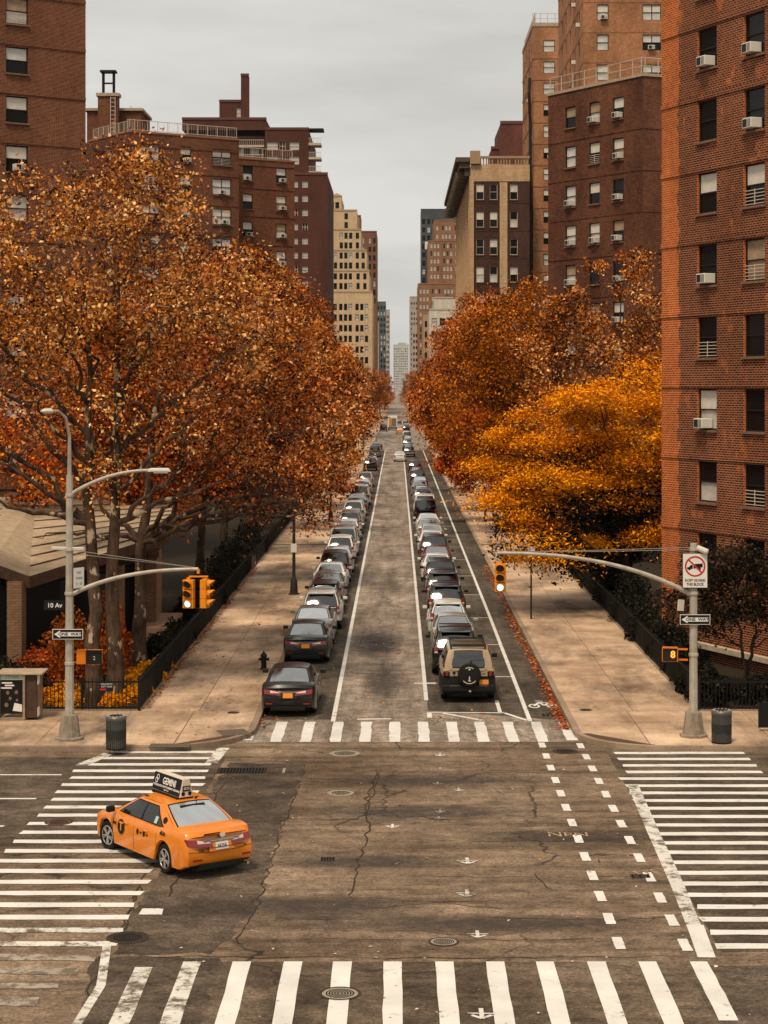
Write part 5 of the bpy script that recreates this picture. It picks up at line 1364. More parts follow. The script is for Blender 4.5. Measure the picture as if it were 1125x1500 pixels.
q = ts.side(.10, .42, -1, .012); o.location = q; o.rotation_euler = (radians(68), 0, radians(-82))
text('6K35A', .10, M_INK, taxi, (0, -2.4 + .020, .72), (radians(82), 0, 0), 'plate_number', .8)
for yy, txt_, sz in ((-.52, 'CAB', .07), (.58, 'LE', .06)):
    text(txt_, sz, M_INK, taxi, (yy, -2.4 + .03, .66), (radians(84), 0, -yy * .16), 'trunk_badge', 1, bold=.002)
b = MB(); b.box((0, 0, 0), (.40, .012, .085)); b.build('trunk_sticker', M_INK, taxi, (-.20, -2.25, .965), (radians(52), 0, 0))
b = MB(); b.lathe([(.06, 0), (.045, .01)], 16, axis='Y'); o = b.build('trunk_emblem', M_CHROME, taxi, (.06, -2.28, .93), (radians(-10), 0, 0)); o.scale = (1.2, 1, .8)
b = MB(); b.box((0, 0, 0), (.90, .03, .03)); b.build('chrome_strip', M_CHROME, taxi, (0, -2.33, .86), (0, 0, 0), False, .005)
b = MB(); b.box((0, 0, 0), (.12, .004, .16)); o = b.build('window_sticker', simple('sticker_teal', (.45, .6, .55), .5), taxi); q = ts.side(.28, .32, -1, .014); o.location = q; o.rotation_euler = (radians(-25), 0, radians(-90))
b = MB(); b.tube([(.0, 0, 0), (0, -.12, -.01)], .035, 10); b.build('exhaust_tip', M_CHROME, taxi, (.62, -2.32, .27))
o = MB(); o.box((0, 0, 0), (.62, .06, .09)); o.build('high_brake_light', M_TRIM, taxi, (0, -1.02, 1.335), (radians(35), 0, 0))

# ---- parked rows
LEFT = [(62.5, 'sedan', 'dark grey', 'orange', 0, -3.53), (74.5, 'sedan', 'dark green', 'orange', 0, -3.55), (79.9, 'sedan', 'silver', 'white', 0, -3.5), (84.9, 'suv', 'white', 'orange', 1, -3.45),
        (90.6, 'hatch', 'black', 'orange', 0, -3.5), (95.2, 'sedan', 'grey', 'white', 0, -3.5), (100.3, 'sedan', 'white', 'orange', 0, -3.5), (105.6, 'suv', 'dark grey', 'orange', 0, -3.45),
        (111, 'sedan', 'silver', 'white', 0, -3.5), (116.5, 'suv', 'white', 'orange', 0, -3.5), (122, 'van', 'silver', 'orange', 0, -3.45), (128, 'sedan', 'black', 'white', 0, -3.5),
        (134, 'hatch', 'white', 'white', 0, -3.5), (140, 'suv', 'grey', 'white', 0, -3.5), (146, 'sedan', 'silver', 'white', 0, -3.5), (153, 'suv', 'white', 'white', 0, -3.5),
        (160, 'sedan', 'black', 'white', 0, -3.5), (167, 'sedan', 'silver', 'white', 0, -3.5), (175, 'van', 'white', 'white', 0, -3.5), (184, 'suv', 'dark grey', 'white', 0, -3.5), (194, 'sedan', 'white', 'white', 0, -3.5), (206, 'suv', 'silver', 'white', 0, -3.5)]
RIGHT = [(65.4, 'boxy', 'tan', 'orange', 0, 2.44), (71.4, 'suv', 'dark grey', 'orange', 1, 2.25), (77.0, 'sedan', 'silver', 'orange', 0, 2.25), (82.2, 'hatch', 'white', 'white', 0, 2.25),
         (87.9, 'suv', 'black', 'orange', 1, 2.3), (94.0, 'suv', 'dark grey', 'white', 1, 2.3), (100.0, 'suv', 'black', 'orange', 1, 2.25), (105.8, 'sedan', 'white', 'white', 0, 2.25), (111.2, 'sedan', 'maroon', 'orange', 0, 2.3),
         (117.2, 'suv', 'black', 'orange', 0, 2.3), (123.2, 'sedan', 'white', 'white', 0, 2.25), (129.0, 'hatch', 'beige', 'white', 0, 2.3), (134.5, 'sedan', 'silver', 'white', 0, 2.3), (140, 'sedan', 'white', 'white', 0, 2.25),
         (152.0, 'van', 'black', 'white', 0, 2.3), (159.0, 'van', 'white', 'white', 0, 2.35), (166, 'sedan', 'dark grey', 'white', 0, 2.3), (173, 'suv', 'grey', 'white', 0, 2.3),
         (181, 'sedan', 'black', 'white', 0, 2.3), (190, 'hatch', 'silver', 'white', 0, 2.3), (200, 'sedan', 'dark grey', 'white', 0, 2.3), (211, 'suv', 'black', 'white', 0, 2.3), (224, 'sedan', 'dark grey', 'white', 0, 2.3), (240, 'suv', 'maroon', 'white', 0, 2.3)]
KIND = {'sedan': 'sedan', 'suv': 'SUV', 'hatch': 'hatchback', 'van': 'van', 'boxy': 'off-roader'}
rr = random.Random(4)
for side, lst in (('left', LEFT), ('right', RIGHT)):
    for i, (d, ty_, col_, pl_, rails, x) in enumerate(lst):
        if side == 'right' and i == 0: continue
        row = 'the row by the hydrant' if side == 'left' else 'the row led by the tan off-roader'
        lab = f"{col_} {KIND[ty_]}{' with rails' if rails else ''} parked {ORD[i]} in {row}"
        if side == 'left' and i == 0: lab = 'dark grey sedan with orange plate parked alone beside the hydrant'
        det = 2 if d < 100 else (1 if d < 150 else 0)
        make_car(ty_, col_, (x + rr.uniform(-.06, .06), d + TYPES[ty_]['L'] / 2, .006), rr.uniform(-.012, .012), 'parked_car', lab, 'car', f'cars parked along the {side} kerb', pl_, bool(rails), det)

# ---- the tan off-roader with a rear spare wheel
fj, fs = make_car('boxy', 'tan', (2.44, 65.4 + 2.33, .006), 0.0, 'off_roader', 'tan boxy off-roader with black lower body and spare wheel, first in the right row', 'car', 'cars parked along the right kerb', 'orange', False, 2)
yr_ = -2.33
b = MB(); b.lathe([(.30, .11), (.385, .10), (.40, .05), (.40, -.06), (.37, -.10), (.30, -.11)], 28, axis='Y'); sp_ = b.build('spare_wheel', M_TYRE, fj, (.02, yr_ - .12, .98), (0, 0, 0), True)
b = MB(); b.lathe([(.33, -.098), (.30, -.118), (.0, -.122)], 28, axis='Y', cap=False); b.build('spare_cover', M_TRIM, sp_)
M_PALE = simple('pale_print', (.66, .58, .46), .5)
for (a0, a1) in ((220, 320), (60, 120)):
    b = MB()
    for k in range(10):
        q0, q1 = radians(a0 + (a1 - a0) * k / 10), radians(a0 + (a1 - a0) * (k + 1) / 10)
        b.quad(*[(R * cos(a), -.126, R * sin(a)) for R, a in ((.285, q0), (.285, q1), (.262, q1), (.262, q0))])
    b.build('cover_arc', M_PALE, sp_)
b = MB(); b.lathe([(.032, 0), (.032, .004)], 12, axis='Y'); b.build('cover_dot', M_PALE, sp_, (0, -.128, .21))
b = MB(); b.box((0, 0, 0), (.035, .006, .14)); b.box((0, 0, -.08), (.09, .006, .03)); b.build('cover_mark', M_PALE, sp_, (0, -.128, -.10))
for sg in (-1, 1):
    tl = put('taillight', boxm('fjtail', (.22, .10, .17), M_TRIM), fj, (sg * .76, yr_ + .03, 1.00), (0, 0, sg * .12), .03)
    put('lamp_lens', boxm('fjlens', (.09, .03, .13), M_TAIL), tl, (-sg * .02, -.045, 0), (0, 0, 0), .01)
    put('pillar', boxm('fjpil', (.09, .07, .62), PAINTS['tan']), fj, (sg * .56, -2.16, 1.45), (radians(-16), sg * radians(-6), 0), .015)
    b = MB(); b.tube([(sg * .58, -1.9, 1.86), (sg * .60, -1.6, 1.93), (sg * .60, .2, 1.93), (sg * .58, .45, 1.86)], .025, 6); b.build('roof_rail', M_TRIM, fj)
    put('rail_foot', boxm('fjfoot', (.05, .08, .16), M_TRIM), fj, (sg * .585, -1.86, 1.86))
    put('bumper_step', boxm('fjstep', (.30, .02, .03), M_PALE), fj, (sg * .50, yr_ - .115, .60))
for k in range(6):
    put('roof_crossbar', boxm('fjcross', (1.16, .04, .03), M_TRIM), fj, (0, -1.75 + k * .38, 1.93))
b = MB(); b.box((0, 0, 0), (1.10, .04, .05)); b.box((0, 0, .10), (1.10, .04, .03)); b.build('rack_wind_bar', M_TRIM, fj, (0, -1.88, 1.90))
put('license_plate', boxm('plate', (.32, .02, .16), M_PLATEO), fj, (.52, yr_ - .03, .73), (0, 0, 0))
put('rear_bumper', boxm('fjbump', (1.82, .22, .26), M_TRIM), fj, (0, yr_ - .02, .52), (0, 0, 0), .05)
put('tow_hitch', boxm('fjhitch', (.07, .08, .07), M_CHROME), fj, (.04, yr_ - .14, .44))
b = MB(); b.lathe([(.055, 0), (.055, .01)], 12, axis='Y'); b.build('tail_badge', M_TRIM, fj, (-.50, yr_ - .02, 1.03))
put('tail_lettering_bar', boxm('fjlet', (.14, .01, .03), M_TRIM), fj, (.50, yr_ - .015, 1.0))

# ---- traffic far down the street
FARC = [(281, 'sedan', 'white', .35), (300, 'suv', 'grey', 1.9), (322, 'sedan', 'dark grey', 1.75), (344, 'suv', 'silver', 1.9), (372, 'sedan', 'black', 2.0), (392, 'van', 'silver', 2.0), (415, 'sedan', 'white', 1.9), (445, 'sedan', 'taxi orange', .6), (470, 'suv', 'black', 2.2), (520, 'van', 'white', 2.2), (560, 'sedan', 'maroon', .4),
        (262, 'sedan', 'silver', -3.5), (250, 'suv', 'black', -3.5), (300, 'van', 'grey', -3.5), (335, 'sedan', 'black', -3.5), (470, 'van', 'black', -3.4), (530, 'suv', 'grey', -1.0)]
for i, (d, ty_, col_, x) in enumerate(FARC):
    where = 'moving up the middle of the street' if -1.5 < x < 1.2 else ('queued on the right far up the street' if x > 0 else 'standing on the left far up the street')
    tw = [k for k in range(len(FARC)) if FARC[k][1:3] == (ty_, col_) and ((FARC[k][3] > 1.2) == (x > 1.2)) and ((FARC[k][3] < -1.5) == (x < -1.5))]
    extra = f', {["nearer", "farther", "farthest"][tw.index(i)]} one' if len(tw) > 1 else ''
    make_car(ty_, col_, (x, d, .006), 0, 'distant_car', f'small distant {col_} {KIND[ty_]} {where}{extra}', 'car', 'traffic far up the street', 'white', False, 0)
tr = thing('box_truck', 'white box truck seen from behind far up the street', 'truck', (-1.2, 490, 0)); b = MB(); b.box((0, 0, 2.2), (2.4, 6, 2.9)); b.build('cargo_box', PAINTS['white'], tr, (0, 0, 0), (0, 0, 0), False, .05)
b = MB(); b.box((0, -3.02, 2.0), (1.9, .06, 2.1)); b.build('rear_door', simple('truck_door_dark', (.16, .14, .12), .6), tr); b = MB(); b.box((0, 3.8, 1.5), (2.1, 1.8, 1.7)); b.build('cab', PAINTS['white'], tr, (0, 0, 0), (0, 0, 0), False, .1)
for sg in (-1, 1):
    for yy in (-1.8, 3.4): b = MB(); b.lathe([(.45, -.15), (.45, .15)], 14, axis='X'); b.build('wheel', M_TYRE, tr, (sg * .98, yy, .45))
b = MB(); b.box((0, 0, .55), (2.2, 5.6, .3)); b.build('chassis', M_TRIM, tr)
# ------------------------------------------------------------------ street furniture
M_GALV = simple('galvanised_steel', (0.36, 0.31, 0.245), 0.55, metal=.25, col2=(0.56, 0.50, 0.41), scale=2.5)
M_POLEBASE = simple('pole_base_iron', (0.26, 0.21, 0.155), 0.75, var=.3, scale=6, bump=.3)
M_SIGY = simple('signal_yellow', (0.78, 0.25, 0.016), 0.5, var=.15, scale=9)
M_LENS = simple('signal_lens_dark', (0.012, 0.010, 0.009), 0.25)
M_LENSG = simple('signal_lens_green_lit', (0.50, 0.80, 0.72), 0.3, emit=1.1)
M_SIGNW = simple('sign_white', (0.78, 0.74, 0.66), 0.5); M_SIGNK = simple('sign_black', (0.013, 0.012, 0.011), 0.5); M_SIGNR = simple('sign_red', (0.55, 0.03, 0.025), 0.5)
M_LUM = simple('lamp_head', (0.62, 0.57, 0.49), 0.45); M_HAND = simple('countdown_lit', (0.95, 0.26, 0.03), .4, emit=1.6)
M_WIRE = simple('steel_wire', (0.40, 0.34, 0.27), .5, metal=.3)
M_PED = simple('ped_signal_orange', (0.75, 0.20, 0.012), .5)

def pole(root, h, r0, r1, base=True):
    b = MB(); b.lathe([(r0, .0), (lerp(r0, r1, .5), h * .5), (r1, h)], 8); b.build('pole', M_GALV, root, (0, 0, 0), (0, 0, 0), True, 0, 30)
    if base:
        b = MB(); b.lathe([(.44, 0), (.44, .07), (.34, .10), (.27, .62), (.25, .74), (.16, .78)], 8); b.build('base', M_POLEBASE, root, (0, 0, 0), (0, 0, pi / 8))
def band(root, z, r): 
    b = MB(); b.lathe([(r, -.05), (r + .02, -.04), (r + .02, .04), (r, .05)], 12); b.build('clamp', M_GALV, root, (0, 0, z))

def signal_head(loc, rz, label, lit=True):
    """three-lens head hanging from its top bracket at loc; faces local -y"""
    o = thing('traffic_signal', label, 'traffic light', loc, rz, 'traffic signal heads')
    b = MB()
    for k in range(3): b.box((0, .0, -.17 - .29 * k), (.34, .20, .28))
    b.build('housing', M_SIGY, o, (0, 0, 0), (0, 0, 0), False, .012)
    b = MB(); b.box((0, 0, .0), (.10, .14, .08)); b.build('bracket', M_SIGY, o)
    for k in range(3):
        z = -.17 - .29 * k
        b = MB(); b.lathe([(.105, 0), (.105, -.01)], 18, axis='Y'); b.build('lens', M_LENSG if (k == 2 and lit) else M_LENS, o, (0, -.105, z))
        b = MB()
        for j in range(14):
            a0, a1 = radians(-35 + 250 * j / 14), radians(-35 + 250 * (j + 1) / 14); R = .128
            l0, l1 = .10 + .13 * max(0, sin(a0)), .10 + .13 * max(0, sin(a1))
            p = [(R * cos(a0), 0, R * sin(a0)), (R * cos(a1), 0, R * sin(a1)), (R * cos(a1), -l1, R * sin(a1)), (R * cos(a0), -l0, R * sin(a0))]
            b.quad(*p); b.quad(*[(x * .95, y - .0005, z_ * .95) for x, y, z_ in p[::-1]])
        b.build('visor', M_SIGY, o, (0, -.10, z))
    return o
def mast(root, pts, r0, r1):
    b = MB(); n = len(pts); b.tube(pts, [lerp(r0, r1, i / (n - 1)) for i in range(n)], 10); b.build('mast_arm', M_GALV, root, (0, 0, 0), (0, 0, 0), True)
def bez(a, c, d, n=12): a, c, d = Vector(a), Vector(c), Vector(d); return [tuple(a * (1 - t) ** 2 + c * 2 * t * (1 - t) + d * t * t) for t in [i / n for i in range(n + 1)]]
def sign(loc, w_, h_, label, rz=0.0, face=M_SIGNW, border=None, edge=.02, name='road_sign'):
    o = thing(name, label, 'sign', loc, rz)
    b = MB(); b.box((0, 0, 0), (w_, .012, h_)); b.build('plate', border or M_SIGNW, o)
    b = MB(); b.box((0, -.008, 0), (w_ - 2 * edge, .006, h_ - 2 * edge)); b.build('face', face, o)
    return o
def one_way(loc, label, rz=0.0):
    o = sign(loc, .92, .31, label, rz, M_SIGNK, M_SIGNW, .018)
    b = MB(); y = -.0125
    b.quad((-.41, y, 0), (-.23, y, -.115), (-.23, y, -.062), (.40, y, -.062), (.40, y, .062), (-.23, y, .062), (-.23, y, .115)); b.build('arrow', M_SIGNW, o)
    text('ONE  WAY', .125, M_SIGNK, o, (.065, -.0145, 0), name='lettering', sx=1.12, bold=.003)
    return o

# --- left pole: lamp and signal mast
LP = (-9.93, 57.9)
lp = thing('street_lamp', 'tall grey street lamp and signal pole on the left corner', 'street lamp', (LP[0], LP[1], .15))
pole(lp, 8.0, .145, .10)
b = MB(); b.tube([(0, 0, 7.9), (0, 0, 9.2), (-.08, -.2, 9.75), (-.25, -.45, 9.95), (-.38, -.6, 9.95)], [.07, .05, .045, .04, .04], 8); b.build('upper_arm', M_GALV, lp, (0, 0, 0), (0, 0, 0), True)
b = MB(); b.lathe([(.02, -.32), (.14, -.15), (.15, .1), (.05, .24)], 10, axis='X'); o = b.build('upper_lamp_head', M_LUM, lp, (-.52, -.72, 9.95), (0, 0, .9), True); o.scale = (.9, .9, .6)
mast(lp, bez((.08, 0, 7.45), (1.2, 0, 8.15), (2.45, 0, 8.15)), .06, .045)
b = MB(); b.box((0, 0, 0), (.72, .30, .12), taper=.8); o = b.build('lamp_head', M_LUM, lp, (2.72, 0, 8.16), (0, 0, 0), False, .04)
b = MB(); b.box((.05, 0, -.07), (.42, .22, .05)); b.build('lamp_lens', M_SIGNW, lp, (2.72, 0, 8.16))
mast(lp, bez((.1, 0, 4.40), (1.5, 0, 5.15), (3.9, 0, 5.16)), .07, .05)
band(lp, 4.42, .13); band(lp, 7.4, .11); band(lp, 5.75, .12); band(lp, 3.3, .13); band(lp, 2.3, .13)
b = MB(); b.box((0, 0, 0), (1.0, .12, .10)); b.build('crossbar', M_LUM, lp, (-.05, 0, 5.78), (0, .02, 0), False, .02)
for dz, y in ((5.74, -.05), (5.62, .05)):
    b = MB(); b.tube([(.1, y, dz), (3.9, 0, 5.19)], .012, 4); b.build('guy_wire', M_WIRE, lp)
b = MB(); b.tube([(3.9, 0, 5.16), (3.9, 0, 5.02)], .05, 8); b.tube([(3.62, 0, 4.93), (4.2, 0, 4.93)], .028, 6); b.build('hanger', M_SIGY, lp)
signal_head((LP[0] + 3.62, LP[1] - .02, 5.02), radians(-14), 'yellow traffic signal on the left mast facing the camera with green lit')
signal_head((LP[0] + 4.10, LP[1] + .05, 5.02), radians(72), 'yellow traffic signal on the left mast turned to the right', False)
one_way((LP[0] - .02, LP[1] - .19, 3.36), 'black and white one way sign on the left corner pole')
o = sign((LP[0] - .46, LP[1] - .05, 4.22), .62, .30, 'dark street name sign on the left corner pole', 0, M_SIGNK, M_SIGNK, .01); text('10 Av', .19, M_SIGNW, o, (.02, -.0125, -.01), name='lettering', bold=.003)
o = sign((LP[0] + .30, LP[1] - .1, 5.05), .40, .62, 'small white parking rules sign turned edgewise on the left pole', radians(50))
for k, tx in enumerate(('NO', 'TURN', '7 - 10')): text(tx, .10, M_SIGNK, o, (0, -.0125, .16 - .17 * k), name='lettering')
def ped_signal(loc, rz, label, lit):
    o = thing('pedestrian_signal', label, 'pedestrian light', loc, rz)
    b = MB(); b.box((0, 0, 0), (.46, .22, .44)); b.build('housing', M_PED, o, (0, 0, 0), (0, 0, 0), False, .02)
    b = MB(); b.box((0, -.115, 0), (.42, .02, .40)); b.build('face', M_LENS, o); 
    b = MB(); b.box((0, -.12, .21), (.46, .14, .02)); b.box((-.23, -.12, 0), (.02, .14, .42)); b.box((.23, -.12, 0), (.02, .14, .42)); b.build('hood', M_PED if lit else M_LENS, o)
    if lit: text('8', .30, M_HAND, o, (.09, -.128, 0), name='countdown', bold=.006)
    b = MB(); b.box((.36, 0, .16), (.36, .05, .05)); b.box((.36, 0, -.16), (.36, .05, .05)); b.build('bracket', M_PED, o)
    return o
o = ped_signal((LP[0] + .75, LP[1] + .1, 2.63), radians(0), 'dark pedestrian signal on an orange bracket at the left pole', False)
for c_ in o.children:
    if c_.name.startswith('bracket'): c_.location.x = -.85
b = MB(); b.box((0, 0, 0), (.30, .22, .44)); b.build('rear_housing', M_PED, o, (-.40, .05, 0), (0, 0, 0), False, .02)
text('2', .16, M_PALE, o, (.0, -.128, -.02), name='symbol')
# --- right pole
RP = (9.05, 58.4)
rp = thing('signal_pole', 'grey traffic signal pole with long mast arm on the right corner', 'signal pole', (RP[0], RP[1], .15))
pole(rp, 5.9, .135, .11)
mast(rp, bez((-.1, 0, 4.35), (-2.4, 0, 5.62), (-5.98, 0, 5.60), 16), .075, .05)
band(rp, 4.38, .13); band(rp, 5.72, .12); band(rp, 3.6, .13); band(rp, 2.5, .13)
for dz, y in ((5.78, -.05), (5.70, .05)):
    b = MB(); b.tube([(-.1, y, dz), (-3, y * .5, lerp(dz, 5.63, .5) - .02), (-5.95, 0, 5.63)], .012, 4); b.build('guy_wire', M_WIRE, rp)
b = MB(); b.tube([(-5.98, 0, 5.60), (-6.05, 0, 5.45), (-5.9, 0, 5.36)], .035, 8); b.build('hanger', M_GALV, rp)
b = MB(); b.lathe([(.09, 0), (.09, .34), (.06, .36)], 10, axis='X'); o = b.build('traffic_camera', M_LUM, None, (RP[0] + .1, RP[1] - .12, 5.92), (0, .35, -.5), True); tag(o, 'small pale traffic camera on top of the right signal pole', 'camera')
signal_head((RP[0] - 5.90, RP[1], 5.46), radians(-6), 'yellow traffic signal hanging from the tip of the right mast arm')
o = sign((RP[0] + .02, RP[1] - .17, 5.23), .78, 1.07, 'white no trucks sign with red circle on the right signal pole', 0, M_SIGNW, M_SIGNK, .02)
b = MB()
for k in range(40):
    a0, a1 = 2 * pi * k / 40, 2 * pi * (k + 1) / 40; b.quad(*[(R * cos(a), -.0165, .13 + R * sin(a)) for R, a in ((.315, a1), (.315, a0), (.265, a0), (.265, a1))])
b.build('red_ring', M_SIGNR, o)
b = MB(); y = -.0135; b.quad((-.05, y, .06), (.23, y, .10), (.23, y, .22), (-.05, y, .20)); b.quad((-.24, y, .04), (-.07, y, .055), (-.07, y, .17), (-.15, y, .165), (-.18, y, .11), (-.24, y, .105)); 
for cx in (-.17, .14): b.quad(*[(cx + .04 * cos(k * .6283), y + .0004, .05 + .04 * sin(k * .6283)) for k in range(10)])
b.build('truck_symbol', M_SIGNK, o)
b = MB(); b.quad((-.2, -.0185, .30), (-.17, -.0185, .335), (.215, -.0185, -.04), (.185, -.0185, -.075)); b.build('red_bar', M_SIGNR, o)
text('EXCEPT DELIVERIES', .105, M_SIGNK, o, (0, -.0135, -.30), name='lettering', sx=.68, bold=.002); text('THIS BLOCK', .115, M_SIGNK, o, (0, -.0135, -.42), name='lettering', sx=.82, bold=.003)
one_way((RP[0] + .02, RP[1] - .17, 3.74), 'black and white one way sign on the right corner pole')
ped_signal((RP[0] - .72, RP[1], 2.66), radians(-8), 'orange pedestrian countdown signal showing 8 on the right pole', True)
b = MB(); b.box((0, 0, 0), (.22, .03, .34)); b.build('back_plate', M_PALE, rp, (-.38, .05, 4.0), (0, .1, .4))
# --- litter bins
def bin_(loc, label):
    o = thing('litter_bin', label, 'litter bin', loc, 0, 'corner litter bins')
    b = MB(); b.lathe([(.27, .0), (.275, .04), (.29, .86)], 24); b.build('drum', simple('bin_metal', (.075, .072, .062), .5, metal=.3, var=.3, scale=5), o, (0, 0, 0), (0, 0, 0), True)
    b = MB()
    for k in range(30): a = 2 * pi * k / 30; b.box((.288 * cos(a), .288 * sin(a), .45), (.022, .022, .80), a)
    stuff(b.build('slats', simple('bin_slat', (.10, .095, .082), .5, metal=.3), o))
    b = MB(); b.lathe([(.301, .0), (.304, .28)], 24, cap=False); b.build('printed_band', simple('bin_band', (.028, .028, .026), .6), o, (0, 0, .30))
    b = MB(); b.lathe([(.305, 0), (.31, .07), (.27, .12), (.19, .13), (.19, .09)], 24, cap=False); b.build('rim', simple('bin_rim', (.13, .12, .10), .45, metal=.4), o, (0, 0, .86), (0, 0, 0), True)
    b = MB(); b.lathe([(.185, 0), (.0, .001)], 20, cap=False); b.build('opening', M_BLACK, o, (0, 0, .955))
    for k in range(14):
        a = k * 2 * pi / 14; b = MB(); b.box((.245 * cos(a), .245 * sin(a), .985), (.05, .03, .015), a); b.build('rim_tab', M_PALE, o)
    b = MB(); b.lathe([(.30, 0), (.30, .05)], 20); b.build('foot', M_TRIM, o)
p = G(170, 1097, .15); bin_((p.x, p.y, .15), 'dark ribbed litter bin beside the left lamp pole')
p = G(1057, 1088, .15); bin_((p.x, p.y, .15), 'dark ribbed litter bin beside the right signal pole')
# --- hydrant
hd = thing('fire_hydrant', 'black fire hydrant on the left kerb behind the dark sedan', 'hydrant', (-5.05, 72.3, .15)); M_HYD = simple('hydrant_black', (.014, .012, .011), .5)
b = MB(); b.lathe([(.17, 0), (.17, .05), (.12, .07), (.115, .55), (.15, .57), (.15, .62), (.13, .66), (.08, .74), (.03, .78), (.03, .84)], 14); b.build('barrel', M_HYD, hd, (0, 0, 0), (0, 0, 0), True)
for sg in (-1, 1): b = MB(); b.lathe([(.06, 0), (.06, .08), (.075, .08), (.075, .13)], 10, axis='X'); b.build('side_outlet', M_HYD, hd, (sg * .1 if sg > 0 else -.23, 0, .46))
b = MB(); b.lathe([(.08, 0), (.08, -.1), (.095, -.1), (.095, -.16)], 12, axis='Y'); b.build('front_outlet', M_HYD, hd, (0, -.1, .40))
hd.scale = (.86, .86, .84)
kk_h = .90
# --- pavement lamp posts
def lamp_post(loc, h, label, arm=True):
    o = thing('lamp_post', label, 'lamp post', loc, 0); M = M_LPD
    b = MB(); b.lathe([(.28, 0), (.28, .06), (.21, .10), (.17, .75), (.10, .85), (.085, 1.0), (.06, h)], 10); b.build('post', M, o, (0, 0, 0), (0, 0, 0), True)
    if arm:
        b = MB(); b.tube(bez((0, 0, h - .6), (.5, 0, h + .2), (1.9, 0, h + .2)), .035, 6); b.build('arm', M, o); b = MB(); b.box((2.2, 0, h + .2), (.6, .24, .1)); b.build('lamp_head', M_LUM, o)
    b = MB(); b.box((0, -.1, 2.4), (.3, .01, .45)); b.build('parking_sign', M_SIGNW, o)
M_LPD = simple('post_dark', (.035, .03, .025), .6, metal=.3)
lamp_post((-5.33, 98.5, .15), 8.6, 'dark lamp post standing on the left pavement among the parked cars')
lamp_post((-5.3, 152, .15), 8.6, 'dark lamp post farther along the left pavement')
sp2_ = thing('sign_post', 'thin dark sign post on the right pavement under the yellow tree', 'sign post', (6.16, 88, .15))
b = MB(); b.tube([(0, 0, 0), (0, 0, 3.4)], .04, 8); b.build('post', M_LPD, sp2_); b = MB(); b.box((0, -.05, 3.1), (.32, .01, .5)); b.build('parking_sign', M_SIGNW, sp2_)
b = MB(); b.tube([(0, 0, 0), (0, 0, .9)], .09, 8); b.box((0, 0, .95), (.3, .2, .3)); tag(b.build('parking_meter', M_LPD, None, (6.05, 110, .15)), 'small dark meter post on the right pavement beyond the sign post', 'meter')
# --- phone kiosk with advert at far left
kk = thing('phone_kiosk', 'metal phone kiosk with a dark poster at the left edge by the garden fence', 'kiosk', (-12.0, 61.6, .15)); M_KIO = simple('kiosk_steel', (.40, .30, .21), .4, metal=.5, var=.2)
b = MB(); b.box((-.75, 0, .85), (.07, .9, 1.55)); b.box((.05, 0, .85), (.07, .9, 1.55)); b.box((.45, .1, .85), (.07, .7, 1.55)); b.build('side_post', M_KIO, kk)
b = MB(); b.box((-.1, .05, 1.66), (1.5, 1.1, .07)); b.build('top', M_COPE, kk, (0, 0, 0), (0, 0, 0), False, .02)
b = MB(); b.box((-.35, -.38, .06), (.9, .06, .1)); b.build('foot_rail', M_KIO, kk)
b = MB(); b.box((-.35, -.36, .83), (.73, .04, 1.2)); po = b.build('poster', simple('poster_black', (.012, .011, .011), .35), kk)
b = MB(); b.box((-.35, -.38, 1.54), (.73, .05, .20)); b.build('header_panel', simple('kiosk_header', (.46, .52, .46), .5), kk)
text('TITAN', .17, simple('header_ink', (.10, .16, .13), .5), kk, (-.33, -.408, 1.535), name='header_lettering', sx=.9)
M_FLESH = simple('poster_tint', (.22, .12, .08), .6)
for k, (x, z, wd) in enumerate(((-.50, 1.33, .34), (-.42, 1.24, .3), (-.52, 1.15, .36))):
    b = MB(); b.box((x, -.383, z), (wd, .004, .05)); o = b.build('poster_lettering', M_SIGNW, kk); o.rotation_euler = (0, 0, 0)
for k, (x, z, r_) in enumerate(((-.48, .98, .07), (-.20, 1.0, .07), (-.40, .78, .06), (-.18, .72, .05), (-.52, .55, .08))):
    b = MB(); b.quad(*[(x + r_ * .8 * cos(j * .5236), -.383, z + r_ * sin(j * .5236)) for j in range(12)]); b.build('poster_patch', M_FLESH, kk)
b = MB(); b.quad((-.32, -.384, .34), (-.02, -.384, .30), (-.02, -.384, .56), (-.26, -.384, .62)); b.build('poster_patch', M_SIGNW, kk)
b = MB(); b.box((.49, -.25, 1.45), (.02, .3, .35)); b.box((.49, -.25, .3), (.02, .3, .3)); b.build('side_notice', M_SIGNW, kk)
b = MB(); b.box((.26, .02, .84), (.38, .78, 1.50)); b.build('side_panel', simple('kiosk_brown', (.075, .042, .027), .5, var=.3), kk)
b = MB(); b.box((.25, .45, .95), (.34, .06, .7)); b.build('phone_unit', M_TRIM, kk)
kk.scale = (1, 1, kk_h)
